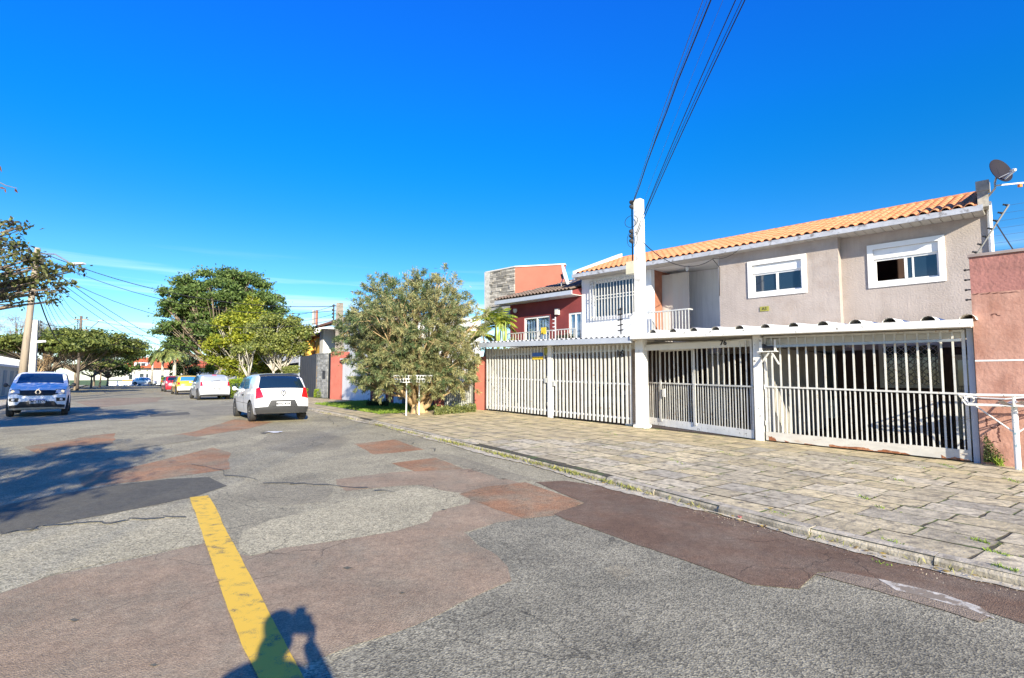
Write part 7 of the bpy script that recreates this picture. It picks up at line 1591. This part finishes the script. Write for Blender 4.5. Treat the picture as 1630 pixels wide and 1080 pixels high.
        bm = bmesh.new(); bm.from_mesh(o.data); bmesh.ops.remove_doubles(bm, verts=bm.verts, dist=1e-5); bmesh.ops.recalc_face_normals(bm, faces=bm.faces); bm.to_mesh(o.data); bm.free()
        return o
    side = lambda sg: (lambda x, z: Vector((x, sg*sy(x, z), z)))
    front = lambda y, z: (lambda s: top_pt(s, max(-1, min(1, y/(sy(P[min(len(P)-1, int(round(s)))].x, z)+1e-6)))))(s_zf(z))
    rear = lambda y, z: (lambda s: top_pt(s, max(-1, min(1, y/(sy(P[min(len(P)-1, int(round(s)))].x, z)+1e-6)))))(s_zr(z))
    for sg in (1, -1):
        for (q, mt) in spec['side_glass']: panel('side_window', side(sg), q, .006, M[mt])
        for q in spec.get('side_trim', []): panel('side_trim', side(sg), q, .012, M['plastic'])
        for q in spec.get('pillar', []): panel('window_pillar', side(sg), q, .009, M['plastic'])
        for q in spec.get('door_lines', []): panel('door_seam', side(sg), q, .0025, M['black'], nu=3)
        for q in spec.get('handles', []): panel('door_handle', side(sg), q, .03, M[spec.get('handle_mat', 'plastic')], nu=3, nv=2)
    for k, fn in (('front', front), ('rear', rear)):
        for (nm, q, off, mt, mir) in spec.get(k, []):
            panel(nm, fn, q, off, M[mt] if isinstance(mt, str) else mt)
            if mir: panel(nm, fn, [(-a, b) for a, b in q], off, M[mt])
    # windscreen / rear glass
    # wheels
    w0 = {}
    for x in (xf, xr):
        for sg in (1, -1):
            c = Vector((x, sg*(W/2-.105), Rw)); ax = M4.to_3x3()@Vector((0, sg, 0)); cw_ = M4@c
            if sg not in w0:
                mb = MB(); mb.lathe([(-.09, Rw*.62), (-.09, Rw*.93), (-.06, Rw), (.06, Rw), (.09, Rw*.93), (.095, Rw*.66), (.06, Rw*.62)], cw_, ax, 28); wl_ = mb.build('wheel', M['tyre'], t, smooth=True)
                for p in wl_.data.polygons: p.use_smooth = True
                mb = MB(); mb.lathe([(-.05, Rw*.64), (.03, Rw*.66), (.085, Rw*.64), (.07, Rw*.58), (.05, Rw*.5)], cw_, ax, 24)
                up = Vector((0, 0, 1)); xx = ax.cross(up).normalized(); ns = spec.get('spokes', 6)
                for k in range(ns):
                    a_ = 2*math.pi*k/ns; dr = up*math.cos(a_)+xx*math.sin(a_); mb.bar(cw_+ax*.07+dr*Rw*.1, cw_+ax*.062+dr*Rw*.6, .055, .02)
                mb.lathe([(.05, Rw*.16), (.088, Rw*.14)], cw_, ax, 12); rm = mb.build('rim', M[spec.get('rim', 'rim')], wl_)
                w0[sg] = (wl_, rm, x)
            else:
                wl_, rm, xo = w0[sg]; dv = M4.to_3x3()@Vector((x-xo, 0, 0)); c2 = copy_at(wl_, dv); r2 = rm.copy(); COL.objects.link(r2); r2.parent = c2; WM[r2.name] = WM[rm.name]
    mb = MB()
    for x in (xf, xr): mb.tube([M4@Vector((x, -W/2+.2, Rw)), M4@Vector((x, W/2-.2, Rw))], .05, 8)
    mb.bar(M4@Vector((xr-.3, .1, .24)), M4@Vector((xf+.2, .1, .24)), .5, .06); mb.build('underbody', M['black'], t)
    # mirrors
    for sg in (1, -1):
        xm, zm_ = spec['mirror']; c = M4@Vector((xm, sg*(sy(xm, zm_)+.13), zm_+.05)); mb = MB()
        mb.lathe([(-.05, .035), (-.03, .065), (.02, .07), (.05, .045)], c, M4.to_3x3()@Vector((1, 0, 0)), 10); mb.bar(M4@Vector((xm, sg*(sy(xm, zm_)-.02), zm_)), c, .05, .04); mb.build('mirror', M[spec.get('mirror_mat', 'plastic')], t, smooth=True)
    return t, M4, rear, front, sy, P
def add_plate(t, M4, fn, z, txt, sgn, w=.40, h=.13, strip=False):
    p = fn(0, z); fx = Vector((sgn, 0, 0)); c = p+fx*.035; mb = MB(); R = M4.to_3x3(); yv = R@Vector((0, 1, 0)); xv = R@fx; cw_ = M4@c
    mb.hexa([cw_+yv*a*w/2+xv*b+Vector((0, 0, cc*h/2)) for cc in (-1, 1) for a, b in ((-1, -.012), (1, -.012), (1, .006), (-1, .006))]); pl = mb.build('number_plate', M['plate'], t)
    d = yv*(1 if sgn > 0 else -1)
    if strip: mb = MB(); mb.hexa([cw_+yv*a*w/2+xv*b+Vector((0, 0, cc)) for cc in (h*.28, h*.5) for a, b in ((-1, .007), (1, .007), (1, .009), (-1, .009))]); mb.build('plate_strip', M['blue'], pl)
    text(txt, h*.82, cw_+xv*.008+Vector((0, 0, -.012 if strip else -.004)), d, (0, 0, 1), M['ink'], pl, 'plate_lettering', .001, .0015)
def ring_logo(t, M4, fn, z, R_, sgn, kind):
    p = fn(0, z)+Vector((sgn*.022, 0, 0)); c = M4@p; R = M4.to_3x3(); y = R@Vector((0, 1, 0)); x = R@Vector((sgn, 0, 0)); up = Vector((0, 0, 1)); mb = MB()
    if kind == 'ring':
        mb.tube([c+y*R_*math.cos(a_)+up*R_*math.sin(a_) for a_ in np.linspace(0, 2*math.pi, 21)], R_*.10, 5, False)
        for (a, b) in (((-.5, .78), (-.12, .05)), ((.5, .78), (.12, .05)), ((-.2, .05), (0, .62)), ((.2, .05), (0, .62)), ((-.85, .35), (-.42, -.82)), ((.85, .35), (.42, -.82)), ((-.42, -.82), (0, -.1)), ((.42, -.82), (0, -.1))): mb.bar(c+y*a[0]*R_+up*a[1]*R_, c+y*b[0]*R_+up*b[1]*R_, R_*.16, R_*.12)
    else:
        pts = [(0, 1.15), (.8, 0), (0, -1.15), (-.8, 0)]
        for i in range(4):
            a, b = pts[i], pts[(i+1) % 4]; mb.bar(c+y*a[0]*R_+up*a[1]*R_, c+y*b[0]*R_+up*b[1]*R_, R_*.26, R_*.3)
    mb.build('emblem', M['chrome'] if kind != 'ring' else M['darkmetal'], t)
hdg = math.radians(90)+_b        # heading along the road, away from the camera
# white hatchback, three doors (length 3.9)
gol = dict(W=1.64, belt=.90, axles=(1.22, -1.22), rw=.29, paint='p_white', mirror=(.72, .90), mirror_mat='p_white', tumble=.78, plan=.09, spokes=7, rim='rimd',
  prof=[(1.92, .25), (1.95, .42), (1.93, .60), (1.82, .74), (1.3, .88), (.92, .96), (.45, 1.28), (.12, 1.41), (-.5, 1.45), (-1.15, 1.42), (-1.52, 1.33), (-1.80, 1.02), (-1.90, .84), (-1.93, .62), (-1.94, .45), (-1.88, .26)],
  side_glass=[([(.78, .93), (.02, .93), (.02, 1.32), (.34, 1.30)], 'carglassb'), ([(-.06, .93), (-.88, .97), (-.74, 1.33), (-.06, 1.33)], 'carglassb')],
  pillar=[[(.02, .92), (-.06, .92), (-.06, 1.35), (.02, 1.34)]], side_trim=[], door_lines=[[(.78, .30), (.765, .30), (.79, .90), (.80, .90)], [(-.42, .32), (-.435, .32), (-.30, .90), (-.285, .90)], [(.9, .52), (-.95, .52), (-.95, .53), (.9, .53)]],
  handles=[[(-.16, .74), (-.30, .74), (-.30, .79), (-.16, .79)]],
  front=[('windscreen', [(-.62, .98), (.62, .98), (.52, 1.36), (-.52, 1.36)], .006, 'carglass', False), ('headlight', [(.45, .62), (.72, .62), (.72, .74), (.45, .72)], .01, 'white_l', True), ('grille', [(-.4, .6), (.4, .6), (.4, .7), (-.4, .7)], .008, 'black', False)],
  rear=[('rear_window', [(-.66, .99), (.66, .99), (.56, 1.35), (-.56, 1.35)], .008, 'carglass', False), ('tail_light', [(.53, .735), (.80, .70), (.78, 1.0), (.62, 1.02)], .014, 'red_l', True), ('reversing_light', [(.53, .655), (.80, .63), (.80, .695), (.53, .73)], .014, 'white_l', True),
        ('bumper', [(-.80, .27), (.80, .27), (.80, .455), (-.80, .455)], .028, 'plastic', False), ('plate_recess', [(-.42, .46), (.42, .46), (.34, .64), (-.34, .64)], .012, 'plastic', False), ('spoiler', [(-.57, 1.358), (.57, 1.358), (.55, 1.40), (-.55, 1.40)], .02, 'plastic', False), ('tailgate_seam', [(-.70, .62), (-.69, .62), (-.69, .95), (-.70, .95)], .003, 'black', False)])
pos = gpt(441, 664); 
# rear centre from the picture: bumper over (410..490); centre of the car lies 1.9 m further
Lc_ = -4.55; rc = 19.1
def park(r, L, dirn=1, dyaw=0): p = RF.pt(r, L); return (p.x, p.y, gz(p.x, p.y)), hdg+dyaw+(0 if dirn > 0 else math.pi)
loc, rz = park(19.2, -4.12, dyaw=.0)
print('gol', loc)
t, M4, rear, front, sy, P = make_car('parked_car', 'white three-door hatchback with dark bumper, nearest car on the right kerb', 'car', loc, rz, gol)
add_plate(t, M4, rear, .53, 'MPN 4547', -1); ring_logo(t, M4, rear, .86, .075, -1, 'ring')
mb = MB(); p = M4@(rear(0, .77)+Vector((-.01, 0, 0))); mb.lathe([(-.02, .025), (.02, .022)], p, M4.to_3x3()@Vector((-1, 0, 0)), 10); mb.build('lock', M['plastic'], t)
for sg in (1, -1):  # headrests and seats seen through the window are hidden; roof rails
    mb = MB(); mb.tube([M4@Vector((x, sg*.56, 1.44+.0*x)) for x in (.1, -.4, -1.0)], .012, 6); mb.build('roof_rail', M['plastic'], t)
# light blue-white crossover hatchback facing us on the left
kw = dict(W=1.60, belt=.97, axles=(1.17, -1.25), rw=.31, paint='p_kwid', mirror=(.62, .97), tumble=.80, plan=.12, spokes=5, rim='rim',
  prof=[(1.76, .30), (1.83, .42), (1.83, .62), (1.79, .82), (1.62, .95), (1.2, 1.04), (.84, 1.08), (.30, 1.38), (.0, 1.47), (-.6, 1.49), (-1.3, 1.46), (-1.62, 1.34), (-1.74, 1.05), (-1.78, .8), (-1.80, .5), (-1.76, .30)],
  side_glass=[([(.66, 1.02), (.0, 1.02), (.0, 1.38), (.26, 1.36)], 'carglass'), ([(-.07, 1.02), (-.80, 1.02), (-.74, 1.38), (-.07, 1.39)], 'carglass'), ([(-.88, 1.03), (-1.25, 1.08), (-1.2, 1.3), (-.86, 1.37)], 'carglass')],
  pillar=[[(.0, 1.0), (-.07, 1.0), (-.07, 1.40), (.0, 1.40)]], side_trim=[[(.80, .24), (-.86, .24), (-.86, .38), (.80, .38)]], door_lines=[[(-.03, .4), (-.045, .4), (-.045, 1.0), (-.03, 1.0)]],
  handles=[[(.22, .88), (.06, .88), (.06, .92), (.22, .92)]],
  front=[('windscreen', [(-.62, 1.10), (.62, 1.10), (.55, 1.42), (-.55, 1.42)], .006, 'carglass', False), ('grille', [(-.50, .735), (.50, .735), (.50, .855), (-.50, .855)], .012, 'black', False), ('lower_grille_edge', [(-.34, .685), (.34, .685), (.50, .735), (-.50, .735)], .012, 'black', False),
         ('headlight', [(.44, .76), (.74, .78), (.735, .90), (.46, .87)], .016, 'white_l', True), ('headlight_bezel', [(.43, .748), (.755, .766), (.75, .915), (.44, .885)], .010, 'darkmetal', True), ('fog_recess', [(.48, .50), (.72, .53), (.73, .63), (.46, .62)], .012, 'black', True),
         ('lower_bumper', [(-.74, .31), (.74, .31), (.74, .40), (-.74, .40)], .018, 'plastic', False), ('lower_intake', [(-.50, .40), (.50, .40), (.42, .50), (-.42, .50)], .016, 'plastic', False)],
  rear=[('rear_window', [(-.6, 1.06), (.6, 1.06), (.52, 1.36), (-.52, 1.36)], .006, 'carglass', False), ('tail_light', [(.62, .78), (.75, .78), (.74, .98), (.62, .98)], .01, 'red_l', True)])
loc, rz = park(25.5, 2.05, -1, .03); print('kw', loc)
t, M4, rear, front, sy, P = make_car('parked_car', 'pale ice-blue compact car facing the camera on the left kerb', 'car', loc, rz, kw)
add_plate(t, M4, front, .50, 'DMV 5D74', 1, strip=True); ring_logo(t, M4, front, .80, .085, 1, 'diamond')
for sg in (1, -1):
    mb = MB(); p = M4@(front(sg*.6, .57)+Vector((.02, 0, 0))); mb.lathe([(-.01, .045), (.02, .04)], p, M4.to_3x3()@Vector((1, 0, 0)), 12); mb.build('fog_light', M['white_l'], t)
    mb = MB(); p = M4@(front(sg*.62, .835)+Vector((.03, 0, 0))); mb.lathe([(-.02, .055), (.012, .05)], p, M4.to_3x3()@Vector((1, 0, 0)), 14); mb.build('projector_lamp', M['chrome'], t)
# silver hatchback
sand = dict(gol, W=1.75, paint='p_silver', belt=.95, mirror=(.75, .98), mirror_mat='p_silver', rw=.31, plan=.11, axles=(1.3, -1.28), rim='rim', spokes=5,
  prof=[(1.98, .25), (2.02, .42), (2.0, .65), (1.85, .80), (1.4, .95), (1.0, 1.02), (.5, 1.36), (.2, 1.48), (-.4, 1.53), (-1.1, 1.51), (-1.55, 1.42), (-1.82, 1.12), (-1.94, .9), (-2.0, .65), (-2.0, .42), (-1.93, .25)],
  side_glass=[([(.85, .98), (.1, .98), (.1, 1.38), (.42, 1.36)], 'carglassb'), ([(.02, .98), (-.75, 1.0), (-.72, 1.40), (.02, 1.40)], 'carglassb'), ([(-.82, 1.0), (-1.2, 1.05), (-1.1, 1.34), (-.8, 1.39)], 'carglassb')],
  pillar=[[(.1, .96), (.02, .96), (.02, 1.42), (.1, 1.42)]], door_lines=[[(-.03, .32), (-.045, .32), (-.045, .95), (-.03, .95)]], handles=[[(.3, .85), (.14, .85), (.14, .89), (.3, .89)], [(-.55, .86), (-.71, .86), (-.71, .90), (-.55, .90)]],
  rear=[('rear_window', [(-.62, 1.10), (.62, 1.10), (.54, 1.42), (-.54, 1.42)], .008, glassy('silver_rear_glass', (.30, .33, .36), .12), False), ('tail_light', [(.64, .84), (.82, .84), (.80, 1.08), (.68, 1.08)], .014, 'red_l', True), ('brake_light', [(-.12, 1.44), (.12, 1.44), (.11, 1.475), (-.11, 1.475)], .02, 'red_l', False),
        ('wiper', [(-.25, 1.13), (.22, 1.07), (.22, 1.09), (-.25, 1.15)], .02, 'black', False), ('plate_recess', [(-.3, .58), (.3, .58), (.28, .72), (-.28, .72)], .01, 'metal', False), ('bumper', [(-.80, .24), (.80, .24), (.80, .33), (-.80, .33)], .02, 'plastic', False)])
loc, rz = park(38.3, -4.8, dyaw=.03); t, M4, rear, front, sy, P = make_car('parked_car', 'silver five-door hatchback with red high brake light, second car on the right kerb', 'car', loc, rz, sand); add_plate(t, M4, rear, .65, 'AVB 7320', -1)
yel = dict(sand, paint='p_yellow', mirror_mat='black', rear=[('rear_window', [(-.62, 1.08), (.62, 1.08), (.54, 1.40), (-.54, 1.40)], .008, 'carglassb', False), ('tail_light', [(.60, .80), (.82, .80), (.80, 1.0), (.64, 1.0)], .014, 'red_l', True), ('bumper', [(-.84, .36), (.84, .36), (.84, .66), (-.84, .66)], .03, 'plate', False), ('lower_bumper', [(-.8, .24), (.8, .24), (.8, .35), (-.8, .35)], .02, 'plastic', False), ('seam', [(-.7, .70), (.7, .70), (.7, .73), (-.7, .73)], .01, 'plastic', False)])
loc, rz = park(51.6, -4.75, dyaw=.03); make_car('parked_car', 'yellow hatchback with white rear bumper between the red and silver cars', 'car', loc, rz, yel)
redc = dict(sand, paint='p_red', mirror_mat='p_red', W=1.66, rear=[('rear_window', [(-.62, 1.08), (.62, 1.08), (.54, 1.40), (-.54, 1.40)], .008, 'carglass', False), ('tail_light', [(.62, .84), (.8, .84), (.78, 1.04), (.66, 1.04)], .014, 'white_l', True), ('plate_panel', [(-.3, .58), (.3, .58), (.28, .72), (-.28, .72)], .01, 'plate', False)])
loc, rz = park(63.2, -4.7, dyaw=.03); make_car('parked_car', 'red hatchback, farthest parked car on the right kerb', 'car', loc, rz, redc)
b = gbase(231, 101); make_car('parked_car', 'small silver car parked broadside before the bungalow at the street end', 'car', (b.x, b.y, gz(b.x, b.y)+.01), .1, dict(sand, mirror_mat='black', W=1.6), 'cars parked along the street')
# car standing inside the white house's carport
p = FF.pt(8.3, 2.35); make_car('parked_car', 'dark grey car standing behind the slatted gate numbered 16', 'car', (p.x, p.y, gz(*FF.pt(8.3, -.05).xy)+.02), math.atan2(-FF.b.y, -FF.b.x), dict(kw, paint='p_dark' if 'p_dark' in M else 'charcoal'), 'cars parked along the street')

# ================================================================ THE PHOTOGRAPHER (only the shadow is in the picture)
def skin_body(name, verts, edges, radii, mat, parent, sub=2):
    me = bpy.data.meshes.new(name); me.from_pydata(verts, edges, []); o = bpy.data.objects.new(name, me); COL.objects.link(o)
    m1 = o.modifiers.new('s', 'SKIN'); sv = me.skin_vertices[0].data if me.skin_vertices else None
    if sv is None:
        bpy.context.view_layer.objects.active = o; bm = bmesh.new(); bm.from_mesh(me); bm.verts.layers.skin.verify(); bm.to_mesh(me); bm.free(); sv = me.skin_vertices[0].data
    for i, r in enumerate(radii): sv[i].radius = (r if isinstance(r, tuple) else (r, r)); sv[i].use_root = (i == 0)
    m2 = o.modifiers.new('u', 'SUBSURF'); m2.levels = sub; m2.render_levels = sub
    dg = bpy.context.evaluated_depsgraph_get(); m3 = bpy.data.meshes.new_from_object(o.evaluated_get(dg)); bpy.data.objects.remove(o)
    m3.materials.clear(); m3.materials.append(mat); m3.polygons.foreach_set('use_smooth', [True]*len(m3.polygons))
    m3.transform(WM[parent.name].inverted()); o = bpy.data.objects.new(name, m3); COL.objects.link(o); o.parent = parent; WM[o.name] = WM[parent.name]; return o
ph = thing('person', 'standing photographer in dark clothes holding a camera to the eye, casting the road shadow', 'person', (-.12, -.42, 0))
SHX = .05
V = [(-.12, -.42, .95), (-.12, -.42, 1.12), (-.10, -.40, 1.30), (-.09, -.39, 1.42), (-.12, -.36, 1.50), (-.11, -.30, 1.60), (-.11, -.29, 1.68),
     (-.32, -.38, 1.40), (-.38, -.24, 1.20), (-.13, -.12, 1.50), (.08, -.38, 1.40), (.22, -.26, 1.22), (.0, -.12, 1.51),
     (-.22, -.42, .88), (-.25, -.40, .50), (-.26, -.44, .09), (-.27, -.33, .04), (-.02, -.42, .88), (.02, -.40, .50), (.03, -.44, .09), (.04, -.33, .04)]
E_ = [(0, 1), (1, 2), (2, 3), (3, 4), (4, 5), (5, 6), (3, 7), (7, 8), (8, 9), (3, 10), (10, 11), (11, 12), (0, 13), (13, 14), (14, 15), (15, 16), (0, 17), (17, 18), (18, 19), (19, 20)]
R_ = [(.19, .13), (.18, .12), (.22, .14), (.18, .11), .055, (.085, .10), (.08, .095), .085, .065, .04, .085, .065, .04, .10, .065, .045, .04, .10, .065, .045, .04]
V = [(v[0]+(SHX if i < 20 else SHX), v[1], v[2]) for i, v in enumerate(V)]
skin_body('body', V, E_, R_, M['shirt'], ph)
for sx, bx in ((-1, -.09), (1, .075)):
    for k in range(4): skin_body('finger', [(bx, -.11, 1.50), (bx+sx*.01, -.075, 1.515+k*.018), (bx+sx*-.03, -.06, 1.53+k*.018)], [(0, 1), (1, 2)], [.012, .010, .008], M['skin'], ph, 1)
    skin_body('thumb', [(bx, -.11, 1.50), (bx-sx*.02, -.12, 1.53), (bx-sx*.035, -.11, 1.56)], [(0, 1), (1, 2)], [.013, .011, .009], M['skin'], ph, 1)
mb = MB(); mb.lathe([(-.02, .09), (.03, .098), (.07, .08), (.095, .04)], (-.06, -.31, 1.66), (0, 0, 1), 14); mb.build('hair', M['hair'], ph, smooth=True)
cm = thing('camera_body', 'black camera held up by the photographer', 'camera', (0.0, -.10, 1.55)); mb = MB(); mb.wbox((0.0, -.115, 1.545), .14, .06, .10); mb.build('housing', M['black'], cm)
mb = MB(); mb.wbox((0.0, -.115, 1.647), .06, .055, .05); mb.build('flash_housing', M['black'], cm); mb = MB(); mb.lathe([(0, .034), (.055, .036)], (0, -.084, 1.59), (0, 1, 0), 16); mb.build('lens', M['black'], cm)
bpy.context.view_layer.update()
